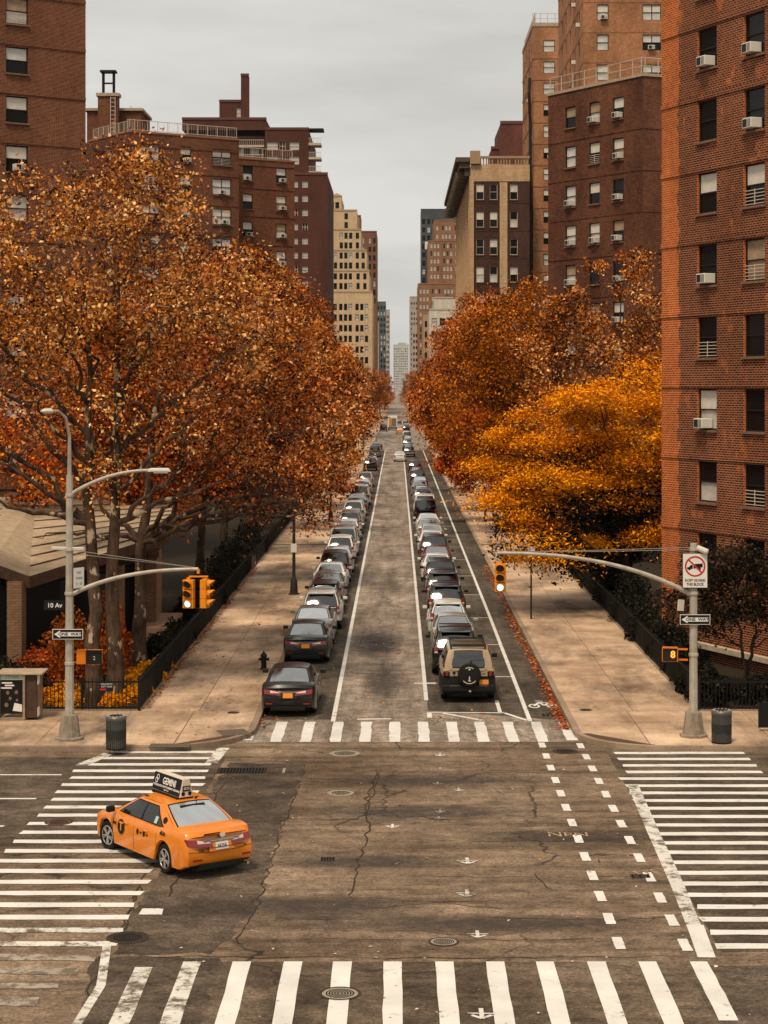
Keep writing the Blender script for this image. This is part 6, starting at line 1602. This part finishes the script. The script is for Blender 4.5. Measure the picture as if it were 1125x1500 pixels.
# --- garden fences
M_FEN = simple('fence_black', (.010, .009, .008), .55)
pk = MB(); pk.box((0, 0, .5), (.022, .022, 1.0)); PKM = pk.mesh('picket', M_FEN)
def fence(A, B, h, label, single=True, step=.125, ivy=False):
    L, t, n = unit(A, B); rz = atan2(t[1], t[0]); o = thing('garden_fence', label, 'fence', (A[0], A[1], .10), rz, 'black garden fences')
    for z in (.14, h - .06): b = MB(); b.box((L / 2, 0, z), (L, .05, .045)); b.build('rail', M_FEN, o)
    k = 0
    while k * 2.4 <= L: b = MB(); b.box((min(k * 2.4, L), 0, h / 2 + .03), (.07, .07, h + .1)); b.build('post', M_FEN, o); k += 1
    m_ = int(L / step)
    if single and m_ < 300:
        for j in range(m_): put('picket', PKM, o, (j * step + .06, 0, .05)).scale = (1, 1, h)
    else:
        for j in range(min(m_, 280)): put('picket', PKM, o, (j * step + .06, 0, .05)).scale = (1, 1, h)
        if m_ > 280:
            b = MB()
            for j in range(280, m_): b.box((j * step + .06, 0, h / 2 + .05), (.022, .022, h))
            stuff(b.build('far_pickets', M_FEN, o))
    b = MB(); b.box((L / 2, 0, .02), (L, .22, .12)); b.build('stone_base', M_KERB, o)
    return o
fence((-20, 63.1), (FL - .1, 63.1), 1.05, 'black picket fence facing the avenue on the left corner')
fence((FL - .08, 63.1), (FL - .08, 112), 1.10, 'long black picket fence along the left pavement')
fence((FL - .08, 116), (FL - .08, 175), 1.05, 'farther black picket fence along the left pavement past the gate gap')
fence((FR + .1, 63.1), (20, 63.1), 1.05, 'black picket fence facing the avenue on the right corner')
fence((FR + .1, 130), (FR + .1, 63.1), 1.10, 'long black picket fence along the right pavement')
o = thing('notice_board', 'small dark notice sign hanging on the left corner fence', 'sign', (-9.6, 63.0, .95)); b = MB(); b.box((0, 0, 0), (.46, .02, .30)); b.build('board', simple('notice_navy', (.015, .015, .022), .5), o)
text('WELCOME TO', .075, M_SIGNW, o, (.02, -.012, .08), sx=.8); text('ELLIOTT CHELSEA', .075, M_SIGNW, o, (.02, -.012, 0), sx=.6); b = MB(); b.box((-.10, -.012, -.09), (.2, .004, .05)); b.build('red_tab', M_SIGNR, o)
b = MB(); b.box((0, 0, .5), (.34, .05, .75)); b.build('panel', M_TRIM, tag(thing('street_sign_board', 'dark sign panel edge at the far right of the right corner pavement', 'sign', (11.35, 59.2, .15)), 'dark sign panel edge at the far right of the right corner pavement', 'sign'))
# overhead signal far up the street
o = thing('signal_pole', 'small distant signal mast reaching over the street from the left', 'signal pole', (-5.3, 300, .15)); b = MB(); b.tube([(0, 0, 0), (0, 0, 5.8)], .12, 6); b.build('pole', M_LPD, o); b = MB(); b.tube([(0, 0, 5.6), (4.2, 0, 6.0)], .07, 6); b.build('mast_arm', M_LPD, o); b = MB(); b.box((4.2, 0, 5.3), (.4, .4, 1.1)); b.build('signal', M_SIGY, o)
# ------------------------------------------------------------------ trees and plants
def bark(name, c0, c1, scale=3.0, blotch=None):
    m, t, b = _nt(name); g = NG(t); ob = g.n('TexCoord').outputs['Object']
    f = g.noise(g.mapping(ob, (1, 1, .35)), scale, 6, .65); col = g.ramp(f, .38, c0, .62, c1)
    if blotch:
        f2 = g.ramp(g.noise(g.mapping(ob, (1, 1, .6)), 2.2, 4, .6), .59, 0.0, .63, 1.0); col = g.mix(f2, col, blotch)
    g.l(col, b.inputs['Base Color']); b.inputs['Roughness'].default_value = .9; b.inputs['Specular IOR Level'].default_value = .1
    g.bump(f, .6, .03, b); return m
M_PLANE = bark('plane_bark', (0.034, 0.020, 0.013), (0.115, 0.070, 0.044), 3.0, (0.46, 0.34, 0.23))
M_BARK = bark('dark_bark', (0.022, 0.014, 0.010), (0.075, 0.048, 0.032), 5.0)
L_PLANE = leafmat('plane_leaves', [(0.018, 0.006, 0.003), (0.12, 0.038, 0.010), (0.44, 0.155, 0.034), (0.80, 0.34, 0.075), (1.0, 0.64, 0.28)])
L_RUST = leafmat('rust_leaves', [(0.014, 0.005, 0.003), (0.09, 0.026, 0.008), (0.36, 0.108, 0.022), (0.68, 0.235, 0.044), (0.95, 0.48, 0.15)])
L_RED = leafmat('red_leaves', [(0.06, 0.014, 0.006), (0.30, 0.070, 0.016), (0.58, 0.160, 0.030), (0.80, 0.30, 0.07)])
L_GOLD = leafmat('golden_leaves', [(0.06, 0.018, 0.004), (0.46, 0.140, 0.010), (0.92, 0.305, 0.017), (1.0, 0.46, 0.045)], .10)
L_AMBER = leafmat('amber_leaves', [(0.04, 0.015, 0.005), (0.24, 0.085, 0.014), (0.54, 0.205, 0.026), (0.80, 0.36, 0.06)])
L_DARK = leafmat('dark_shrub_shade_leaves', [(0.003, 0.004, 0.003), (0.010, 0.011, 0.007), (0.028, 0.022, 0.011), (0.085, 0.050, 0.022)], .1)  # near-black shrub leaves; below the locust their colour carries its shade
L_MUM = leafmat('flower_heads', [(0.10, 0.04, 0.008), (0.55, 0.20, 0.012), (0.82, 0.36, 0.02), (0.9, 0.5, 0.06)], .1)
L_ORSH = leafmat('orange_shrub_leaves', [(0.12, 0.03, 0.01), (0.40, 0.11, 0.025), (0.60, 0.20, 0.05), (0.75, 0.33, 0.12)], .2)

def leaves_mesh(name, C, size, tint, mat, rng, flat=0.0, aspect=.62, up=.35):
    """one small folded diamond per leaf"""
    n = len(C); nr = rng.normal(size=(n, 3)); nr[:, 2] = nr[:, 2] * (1 - flat) + up + flat * 1.4
    nr /= np.linalg.norm(nr, axis=1)[:, None]
    a = rng.normal(size=(n, 3)); a -= nr * np.sum(a * nr, axis=1)[:, None]; a /= np.linalg.norm(a, axis=1)[:, None]
    bb = np.cross(nr, a); L = (size * np.clip(rng.lognormal(-.08, .36, n), .35, 1.7))[:, None]; W_ = L * aspect
    v = np.stack([C - a * L * .5, C + bb * W_ * .5 + nr * L * .10, C + a * L * .5, C - bb * W_ * .5 + nr * L * .10], axis=1).reshape(-1, 3).astype(np.float32)
    me = bpy.data.meshes.new(name); me.vertices.add(n * 4); me.vertices.foreach_set('co', v.ravel())
    me.loops.add(n * 4); me.loops.foreach_set('vertex_index', np.arange(n * 4, dtype=np.int32))
    me.polygons.add(n); me.polygons.foreach_set('loop_start', np.arange(0, n * 4, 4, dtype=np.int32))
    try: me.polygons.foreach_set('loop_total', np.full(n, 4, dtype=np.int32))
    except Exception: pass
    at = me.attributes.new('tint', 'FLOAT', 'FACE'); at.data.foreach_set('value', np.clip(tint, 0, 1).astype(np.float32))
    me.materials.append(mat); me.update(calc_edges=True); return me

def qbez(a, c, d, n): 
    t = np.linspace(0, 1, n)[:, None]; return a * (1 - t) ** 2 + c * 2 * t * (1 - t) + d * t * t

def tree(name, label, loc, H, env, trunk_r, n_clump, n_leaf, leaf, mats, seed, stems=1, first=.28, lean=(0, 0), limbs=9, clump_r=.75, flat=0.0, drop=0.0, group=None, extra=(), outer=.35, twigs=3, gap=0.15, tintbias=0.0, aspect=.62, up=.35, lightness=.35):
    """env = list of ellipsoids (cx,cy,cz,rx,ry,rz) relative to the tree base; clumps of leaves fill them, limbs reach to them"""
    rng = np.random.default_rng(seed); bm_, lm_ = mats
    root = thing(name, label, 'tree', loc, 0, group)
    cl = []
    vol = np.array([e[3] * e[4] * e[5] * (e[6] if len(e) > 6 else 1) for e in env]); vol = vol / vol.sum()
    for e, f in zip(env, vol):
        k = max(3, int(n_clump * f)); d = rng.normal(size=(k, 3)); d /= np.linalg.norm(d, axis=1)[:, None]
        r = rng.uniform(outer ** 3, 1, k) ** (1 / 3); wob = 1 + .16 * np.sin(d[:, 0] * 5 + seed) * np.cos(d[:, 2] * 4 + d[:, 1] * 5)
        cl.append(np.array(e[:3]) + d * (r * wob)[:, None] * np.array(e[3:6]))
    cl = np.concatenate(cl)
    cl = cl[cl[:, 2] > 1.2]
    tb = MB(); nodes = []
    ctr = np.average(np.array([e[:3] for e in env]), axis=0, weights=vol)
    for s_ in range(stems):
        off = np.array([(s_ - (stems - 1) / 2) * trunk_r * 1.9, rng.uniform(-.1, .1), 0]); zt = H * .80
        top = np.array([ctr[0] * .55 + lean[0] + (s_ - (stems - 1) / 2) * 1.3, ctr[1] * .55 + lean[1], zt])
        mid = np.array([off[0] * 1.4 + lean[0] * .2, off[1], zt * .5])
        pth = qbez(off, mid, top, 16); pth[1:, :2] += rng.normal(size=(15, 2)) * .06
        rad = [trunk_r * (1.35 if i == 0 else (1.08 if i == 1 else 1)) * (1 - .88 * (i / 15) ** .9) for i in range(16)]
        tb.tube([tuple(p) for p in pth], rad, 10)
        for i in range(3, 16):
            if pth[i][2] > H * first * .8: nodes.append((pth[i], rad[i]))
    trunk_nodes = list(nodes)
    # limbs by farthest-point choice
    idx = [int(rng.integers(len(cl)))]
    dist = np.linalg.norm(cl - cl[idx[0]], axis=1)
    for _ in range(limbs - 1):
        i = int(np.argmax(dist * rng.uniform(.75, 1, len(cl)))); idx.append(i); dist = np.minimum(dist, np.linalg.norm(cl - cl[i], axis=1))
    targets = [cl[i] for i in idx] + [np.array(e) for e in extra]
    for tg in targets:
        want = max(H * first, tg[2] - .75 * np.linalg.norm(tg[:2]) - .5)
        bn = min(trunk_nodes, key=lambda q: abs(q[0][2] - want) + .3 * np.linalg.norm(q[0][:2] - tg[:2]) * .3)
        a = bn[0]; r0 = min(bn[1] * .62, trunk_r * .42); m = a * .5 + tg * .5; m[2] += .10 * np.linalg.norm(tg - a) * (1 if tg[2] > a[2] else .9)
        m[:2] = a[:2] * .4 + tg[:2] * .6
        pth = qbez(a, m, tg, 12); L_ = np.linalg.norm(tg - a); pth[1:-1] += rng.normal(size=(10, 3)) * .022 * L_
        rad = [max(.012, r0 * (1 - i / 11.5)) for i in range(12)]
        tb.tube([tuple(p) for p in pth], rad, 7, cap=False)
        for i in range(3, 12): nodes.append((pth[i], rad[i]))
    NP_ = np.array([q[0] for q in nodes]); NR_ = [q[1] for q in nodes]; N0 = len(NP_)
    order = np.argsort(np.linalg.norm(cl - ctr, axis=1)); pos = list(NP_); rads = list(NR_)
    arr = np.array(pos)
    for ci in order:
        c = cl[ci]; dd = np.linalg.norm(arr - c, axis=1) + .6 * np.maximum(0, arr[:, 2] - c[2]); k = int(np.argmin(dd)); a = arr[k]
        m = (a + c) / 2 + rng.normal(size=3) * .10 * dd[k] + np.array([0, 0, .10 * dd[k]])
        pth = qbez(a, m, c, 6); r0 = max(.011, min(rads[k] * .6, .055)); rad = [max(.008, r0 * (1 - i / 6.5)) for i in range(6)]
        tb.tube([tuple(p) for p in pth], rad, 4, cap=False)
        arr = np.vstack([arr, pth[3:4], pth[5:6]]); rads += [rad[3], rad[5]]
        for _ in range(twigs):
            d = rng.normal(size=3); d[2] = abs(d[2]) * .6; d /= np.linalg.norm(d); e = c + d * clump_r * rng.uniform(.6, 1.3); mm = (c + e) / 2 + rng.normal(size=3) * .08
            tb.tube([tuple(c), tuple(mm), tuple(e)], [.014, .010, .005], 3, cap=False)
    tb.build('trunk', bm_, root, (0, 0, 0), (0, 0, 0), True, 0, 60)
    # leaves
    wgt = rng.uniform(.35, 1.5, len(cl)); wgt[rng.random(len(cl)) < gap] = .03; wgt /= wgt.sum()
    ci = rng.choice(len(cl), n_leaf, p=wgt)
    if flat: o = rng.normal(size=(n_leaf, 3)) * np.array([clump_r, clump_r, clump_r * .28]); o[:, 2] -= .10 * (o[:, 0] ** 2 + o[:, 1] ** 2)
    else: o = rng.normal(size=(n_leaf, 3)) * clump_r * np.array([.62, .62, .5])
    o *= rng.uniform(.5, 1.5, len(cl))[ci][:, None]
    C = cl[ci] + o; C[:, 2] -= drop * rng.random(n_leaf)
    ct = rng.normal(0, .15, len(cl)); tint = .49 + tintbias + ct[ci] + rng.normal(0, .31, n_leaf)
    me = leaves_mesh('crown', C, leaf, tint, lm_, rng, flat * .5, aspect, up)
    put('crown', me, root)
    return root

GL, GR = 'trees in the left garden', 'trees along the right pavement'
# big plane tree, left corner
tree('plane_tree', 'big plane tree with mottled double trunk and bronze crown on the left corner', (-10.0, 65.2, .08), 19.0,
     [(-.6, .5, 14.9, 5.3, 4.6, 3.6), (-5.0, 1.0, 12.8, 3.9, 3.6, 2.6), (2.9, 1.0, 12.4, 3.6, 3.2, 2.4), (.5, 0, 17.4, 2.9, 2.4, 1.7), (-.5, 0, 9.6, 6.5, 3.8, 2.6, .30)], .30, 420, 40000, .125, (M_PLANE, L_PLANE), 3, 2, .30, (.2, .5), 15, .70, extra=[(-4.8, -1.5, 7.0), (-5.6, 0, 9.5), (4.2, -1.2, 10.6), (4.8, 2.0, 7.6), (-3.0, -2, 11), (1.5, -3.0, 12.5), (-1.5, -3.5, 14), (3.4, -2.4, 14.2), (-4.6, -2.6, 13.6), (0.2, -3.2, 16.0)], gap=.5, twigs=6, tintbias=.07)
tree('plane_tree', 'second plane tree with pale mottled trunk and low arching boughs behind the corner tree', (-10.2, 75.0, .08), 17.5,
     [(3.0, .5, 11.6, 3.9, 3.6, 4.6), (5.8, 1.0, 8.2, 2.9, 3.0, 2.9), (-2.5, 1.5, 12.0, 3.4, 3.0, 3.6), (7.3, .5, 6.3, 1.7, 1.7, 1.3)], .30, 320, 44000, .13, (M_PLANE, L_PLANE), 8, 1, .28, (.3, 0), 13, .70, extra=[(6.6, -.8, 7.0), (7.8, .5, 5.9), (5.5, -1.4, 9.8), (-4.0, -.6, 4.9)], gap=.38, twigs=5)
tree('maple_tree', 'bright red orange tree glowing between the left plane trees', (-12.2, 90.0, .08), 16, [(0, 0, 11.3, 3.7, 3.2, 4.0), (1.2, 0, 6.8, 3.3, 2.6, 2.4), (-4.5, -2, 7.6, 2.6, 2.4, 2.4)], .2, 150, 26000, .19, (M_BARK, L_RED), 5, 1, .25, (0, 0), 8, .75)
tree('street_tree', 'rust brown tree behind the pavilion on the left', (-14.5, 99, .08), 17, [(0, 0, 11.4, 5.4, 4.2, 4.6), (3, 0, 7.0, 4.0, 3.2, 2.6)], .24, 190, 40000, .165, (M_BARK, L_RUST), 15, 1, .25, (0, 0), 9, .8)
tree('street_tree', 'bronze tree leaning over the pavement by the left lamp post', (-10.6, 103, .08), 18.6, [(1.2, 0, 12.6, 4.2, 4.0, 5.2), (4.6, 0, 8.4, 3.0, 3.4, 3.4), (6.6, -1.0, 6.2, 1.8, 2.0, 1.5), (-1, 0, 8.2, 3.4, 3, 2.6)], .26, 240, 56000, .145, (M_PLANE, L_PLANE), 22, 1, .25, (.4, 0), 10, .75, extra=[(7.2, -1, 5.6)], gap=.32, twigs=4)
LT = [(-11.0, 122, 20.0, 'dark bronze'), (-10.4, 143, 21.0, 'copper'), (-10.4, 166, 21.6, 'rust brown'), (-10.2, 194, 21.6, 'tawny'), (-10.4, 228, 21.6, 'russet'), (-10.2, 270, 21.2, 'bronze')]
for i, (x, y, H, cn) in enumerate(LT):
    tree('street_tree', f'{cn} tree, {ORD[i]} in the row beyond the left lamp post', (x, y, .08), H, [(.1, 0, H * .66, 3.9, 4.2, H * .32), (3.2, 0, H * .46, 3.2, 4.2, H * .22), (5.0, -.5, H * .30, 2.4, 2.8, H * .12), (-2, 0, H * .42, 4, 3.5, H * .2)], .26, 150, 48000 if i < 3 else 26000, .16 + .03 * i, (M_BARK, L_PLANE if i % 2 else L_RUST), 31 + i, 1, .25, (.3, 0), 8, .85, group=GL, twigs=3, gap=.42)
# far trees share a crown and trunk
def copy_tree(src, loc, rz, sc, label):
    r = src.copy(); COL.objects.link(r); r.location = loc; r.rotation_euler = (0, 0, rz); r.scale = (sc, sc, sc); r['label'] = label
    for ch in src.children:
        c = ch.copy(); COL.objects.link(c); c.parent = r
src = bpy.data.objects['street_tree.007'] if 'street_tree.007' in bpy.data.objects else bpy.data.objects['street_tree.002']
for i, y in enumerate((318, 370, 430, 500)): copy_tree(src, (-10.5, y, .08), i * 1.3, .98 - .05 * i, f'distant bronze tree, {ORD[i]} of those under the tan tower on the left')

# right side: golden locust in front
gold = tree('locust_tree', 'golden yellow locust tree with layered foliage over the right pavement', (11.0, 92.0, .08), 12.2,
     [(-.2, 0, 9.6, 4.6, 4.6, 2.3), (-3.8, -.5, 7.0, 4.3, 4.2, 2.5), (1.4, -1.0, 7.4, 3.4, 4.2, 2.4), (-5.4, -.5, 4.9, 2.2, 2.6, 1.5), (-3.0, -2.6, 3.8, 3.2, 2.8, 1.7, .8), (.8, -3.0, 4.4, 2.2, 2.2, 1.6, .6)], .22, 105, 95000, .16, (M_BARK, L_GOLD), 44, 1, .2, (-.5, 0), 12, .78, .9, .05, outer=.35, twigs=2, aspect=.36, up=1.0, tintbias=.24, gap=.18)
tree('shade_filler_tree', 'added dark leaved tree standing in for shaded foliage below the golden locust', (11.6, 93.5, .08), 8.0,  # added: dark leaves stand in for shade in the locust's lower crown
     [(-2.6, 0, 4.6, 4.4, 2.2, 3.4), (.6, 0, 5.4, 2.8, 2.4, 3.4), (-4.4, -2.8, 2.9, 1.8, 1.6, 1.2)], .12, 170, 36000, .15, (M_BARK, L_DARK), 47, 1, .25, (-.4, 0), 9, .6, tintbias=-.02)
tree('street_tree', 'dark rust tree rising behind the golden locust', (14.2, 118, .08), 20.3, [(-.2, 0, 14.6, 4.6, 4.2, 4.9), (-3.4, 0, 11.0, 3.9, 3.6, 3.6), (2.4, 0, 12.6, 3.6, 3.2, 4.4), (.4, 0, 7, 5, 4, 3)], .24, 230, 40000, .175, (M_BARK, L_PLANE), 51, 1, .25, (-.3, 0), 12, .7, gap=.45, twigs=6)
tree('street_tree', 'tawny tree with a rounded crown left of the dark rust tree', (9.9, 140, .08), 19.4, [(-.8, 0, 13.4, 4.9, 4.4, 5.0), (-3.5, 0, 9.0, 4.2, 3.8, 4.0), (-1, 0, 5.6, 4, 3.4, 2.4)], .24, 210, 42000, .18, (M_BARK, L_AMBER), 52, 1, .25, (-.3, 0), 9, .85, tintbias=-.03)
tree('street_tree', 'tall red brown tree at the right beside the near brick block', (20.5, 122, .08), 20.5, [(0, 0, 13.5, 4.6, 4, 6.2)], .24, 110, 26000, .175, (M_BARK, L_PLANE), 57, 1, .25, (0, 0), 8, .85)
RT = [(10.2, 166, 20.0, 'dark russet'), (9.8, 196, 20.5, 'brown'), (9.9, 232, 21.4, 'copper'), (9.7, 275, 21.6, 'rust')]
for i, (x, y, H, cn) in enumerate(RT):
    tree('street_tree', f'{cn} tree, {ORD[i]} in the row beyond the tawny right tree', (x, y, .08), H, [(-1.2, 0, H * .64, 4.9, 4.6, H * .33), (-3.9, 0, H * .40, 4.0, 4.2, H * .22), (-2, 0, H * .25, 4.5, 3.5, H * .14)], .26, 150, 34000 if i < 2 else 20000, .21 + .03 * i, (M_BARK, L_RUST if i != 2 else L_RED), 71 + i, 1, .25, (-.3, 0), 8, .95, group=GR, twigs=1)
src2 = [o for o in bpy.data.objects if o.parent is None and o.get('label', '').startswith('rust tree, fourth')][0]
for i, y in enumerate((325, 380, 445, 520)): copy_tree(src2, (10.3, y, .08), i * 1.7, 1.0 - .04 * i, f'distant rust tree, {ORD[i]} of those below the loft building on the right')
for i, (x, y) in enumerate(((-8, 640), (8, 660), (-7, 760), (7.5, 790), (-6, 900), (6.0, 930))): copy_tree(src2, (x, y, .1), i * 2.1, .85, f'tiny far tree, {ORD[i]} of those at the end of the street')
tree('young_tree', 'small orange red street tree at the far right kerb', (7.0, 152, .15), 9.5, [(-1.0, 0, 6.2, 2.6, 2.6, 2.8), (-1.6, 0, 3.6, 2.2, 2.2, 1.5)], .1, 60, 12000, .22, (M_BARK, L_RED), 81, 1, .3, (0, 0), 6, .7)
# shrub trees by the right corner
tree('shrub_tree', 'small dark leaved tree behind the right corner fence', (12.2, 66.6, .08), 5.2, [(-.3, 0, 3.9, 2.6, 1.8, 1.25), (1.6, 0, 3.6, 1.7, 1.6, 1.3), (-1.8, 0, 3.1, 1.4, 1.3, 1.0)], .09, 130, 19000, .115, (M_BARK, L_DARK), 91, 2, .3, (0, 0), 8, .42, gap=.15, tintbias=.12)

def shrub(name, label, loc, rx, ry, rz_, n, leaf, mat, seed, group=None, hollow=.55, cat='shrub', up=.35, tintbias=0.0):
    rng = np.random.default_rng(seed); d = rng.normal(size=(n, 3)); d /= np.linalg.norm(d, axis=1)[:, None]; d[:, 2] = np.abs(d[:, 2])
    r = rng.uniform(hollow ** 3, 1, n) ** (1 / 3) * (1 + .22 * np.sin(d[:, 0] * 6 + seed) * np.cos(d[:, 1] * 7 + d[:, 2] * 4))
    C = d * r[:, None] * np.array([rx, ry, rz_]); o = thing(name, label, cat, loc, 0, group)
    put('foliage', leaves_mesh('foliage', C, leaf, .45 + tintbias + rng.normal(0, .2, n) + .1 * (d[:, 2] - .4), mat, rng, 0, .7, up), o)
    b = MB()
    for k in range(6):
        a = k * 1.05 + seed; b.tube([(0, 0, 0), (rx * .3 * cos(a), ry * .3 * sin(a), rz_ * .5), (rx * .6 * cos(a), ry * .6 * sin(a), rz_ * .75)], [.02, .014, .006], 4)
    b.build('stem', M_BARK, o); return o
# flower mounds and shrubs of the left corner garden
MUM = [(-12.1, 65.0, .55), (-11.2, 64.6, .5), (-11.5, 66.2, .6), (-9.6, 64.4, .42), (-9.1, 65.3, .5), (-8.95, 66.6, .5), (-9.3, 68.2, .55), (-8.9, 69.6, .5), (-9.35, 71.2, .5), (-8.9, 72.4, .5), (-10.3, 67.8, .5), (-10.9, 64.3, .4), (-9.0, 74.0, .45), (-9.9, 69.8, .5), (-13.0, 65.4, .45)]
for i, (x, y, r_) in enumerate(MUM): shrub('flower_mound', 'rounded orange chrysanthemum mound in the left corner garden', (x, y, .08), r_, r_, r_ * .95, 1500, .075, L_MUM, 200 + i, 'orange flower mounds in the left corner garden', .86, 'flowers', .2, .12)
for i, (x, y, rx, rz_, lab) in enumerate(((-12.0, 70.5, 1.2, 2.3, 'orange red shrub in front of the pavilion left of the trunks'), (-11.0, 72.5, .9, 2.6, 'orange red shrub between the two plane trunks'), (-12.9, 68.6, 1.0, 1.3, 'low orange shrub behind the flower mounds'), (-10.7, 69.4, .8, 1.7, 'orange shrub right of the corner tree trunk'))): shrub('orange_shrub', lab, (x, y, .08), rx, rx * .9, rz_, 4200, .12, L_ORSH, 230 + i, None, .6)
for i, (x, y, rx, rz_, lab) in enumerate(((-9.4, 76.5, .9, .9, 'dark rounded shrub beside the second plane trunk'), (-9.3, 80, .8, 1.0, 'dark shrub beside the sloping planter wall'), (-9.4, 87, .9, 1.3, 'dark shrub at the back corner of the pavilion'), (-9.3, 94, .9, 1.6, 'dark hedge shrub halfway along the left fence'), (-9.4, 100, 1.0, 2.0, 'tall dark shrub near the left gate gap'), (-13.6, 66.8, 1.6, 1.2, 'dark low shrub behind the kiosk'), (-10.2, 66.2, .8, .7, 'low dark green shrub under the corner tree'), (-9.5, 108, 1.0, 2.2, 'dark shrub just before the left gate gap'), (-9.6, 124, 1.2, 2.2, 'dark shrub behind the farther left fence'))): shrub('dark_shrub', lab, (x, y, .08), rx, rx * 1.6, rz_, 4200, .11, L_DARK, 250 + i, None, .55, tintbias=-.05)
# ivy and shrubs behind the right fence
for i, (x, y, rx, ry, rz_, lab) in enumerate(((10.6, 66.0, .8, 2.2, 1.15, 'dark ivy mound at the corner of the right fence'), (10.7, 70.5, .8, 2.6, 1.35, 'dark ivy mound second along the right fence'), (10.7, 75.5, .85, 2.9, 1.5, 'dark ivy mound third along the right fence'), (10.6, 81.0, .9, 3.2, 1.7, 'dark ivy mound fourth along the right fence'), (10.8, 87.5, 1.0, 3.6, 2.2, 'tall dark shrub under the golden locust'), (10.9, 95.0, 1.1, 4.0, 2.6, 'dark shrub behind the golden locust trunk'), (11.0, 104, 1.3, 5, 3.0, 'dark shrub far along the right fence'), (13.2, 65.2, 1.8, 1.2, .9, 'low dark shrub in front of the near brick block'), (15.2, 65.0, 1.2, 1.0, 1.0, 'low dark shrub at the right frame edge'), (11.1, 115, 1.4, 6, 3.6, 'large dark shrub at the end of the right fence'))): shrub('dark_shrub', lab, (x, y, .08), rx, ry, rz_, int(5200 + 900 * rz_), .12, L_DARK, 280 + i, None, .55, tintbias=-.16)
# fallen leaves
def litter(name, label, n, fn, mat, size, seed):
    rng = np.random.default_rng(seed); C = np.array([fn(rng) for _ in range(n)]); me = leaves_mesh(name, C, size, rng.uniform(0, 1, n), mat, rng, 1.0, .7, 3.0)
    o = put(name, me); stuff(o); o['label'] = label; o['category'] = 'leaves'
def f1(r): y = 60.3 + 55 * r.random() ** 1.5; return (KR - .06 - abs(r.normal(0, .16)), y, .02 + .05 * r.random())
litter('fallen_leaves', 'drift of orange fallen leaves along the right kerb', 1900, f1, L_ORSH, .10, 301)
def f2(r): return (FL + abs(r.normal(0, .14)), 63.5 + 50 * r.random(), .165 + .02 * r.random())
litter('fallen_leaves', 'brown fallen leaves along the foot of the left fence', 1300, f2, L_RUST, .09, 302)
def f3(r): return (r.uniform(KL, 4.4), 62 + 50 * r.random() ** 1.6, .02)
litter('fallen_leaves', 'scattered pale leaves on the side street asphalt', 260, f3, L_PLANE, .10, 303)
def f4(r): return (r.uniform(-5.2, 6.2), 29 + 28 * r.random(), .02)
litter('litter_scraps', 'small pale scraps scattered on the junction asphalt', 120, f4, leafmat('paper_scraps', [(.3, .25, .18), (.5, .42, .32), (.7, .62, .5)], .0), .075, 304)
def f5(r): return (r.uniform(FL + .2, KL - .3), 58 + 45 * r.random(), .165)
litter('fallen_leaves', 'scattered brown leaves on the left pavement', 260, f5, L_RUST, .09, 305)
def f6(r): return (KL + .05 + abs(r.normal(0, .16)), 60 + 50 * r.random(), .02 + .03 * r.random())
litter('fallen_leaves', 'brown leaves in the gutter beside the left parked row', 900, f6, L_RUST, .09, 306)
# ------------------------------------------------------------------ haze: even, pale air round the whole place
hb = MB(); hb.box((0, 1400, 55), (700, 3400, 130))
m = bpy.data.materials.new('air'); m.use_nodes = True; m.node_tree.nodes.clear()
ho = m.node_tree.nodes.new('ShaderNodeOutputMaterial'); hv = m.node_tree.nodes.new('ShaderNodeVolumePrincipled')
hv.inputs['Color'].default_value = (0.95, 0.93, 0.90, 1); hv.inputs['Density'].default_value = 0.00003; hv.inputs['Anisotropy'].default_value = 0.2
m.node_tree.links.new(hv.outputs[0], ho.inputs['Volume'])
stuff(hb.build('haze', m)); bpy.data.objects['haze']['label'] = 'pale even haze in the air down the street'; bpy.data.objects['haze']['category'] = 'haze'
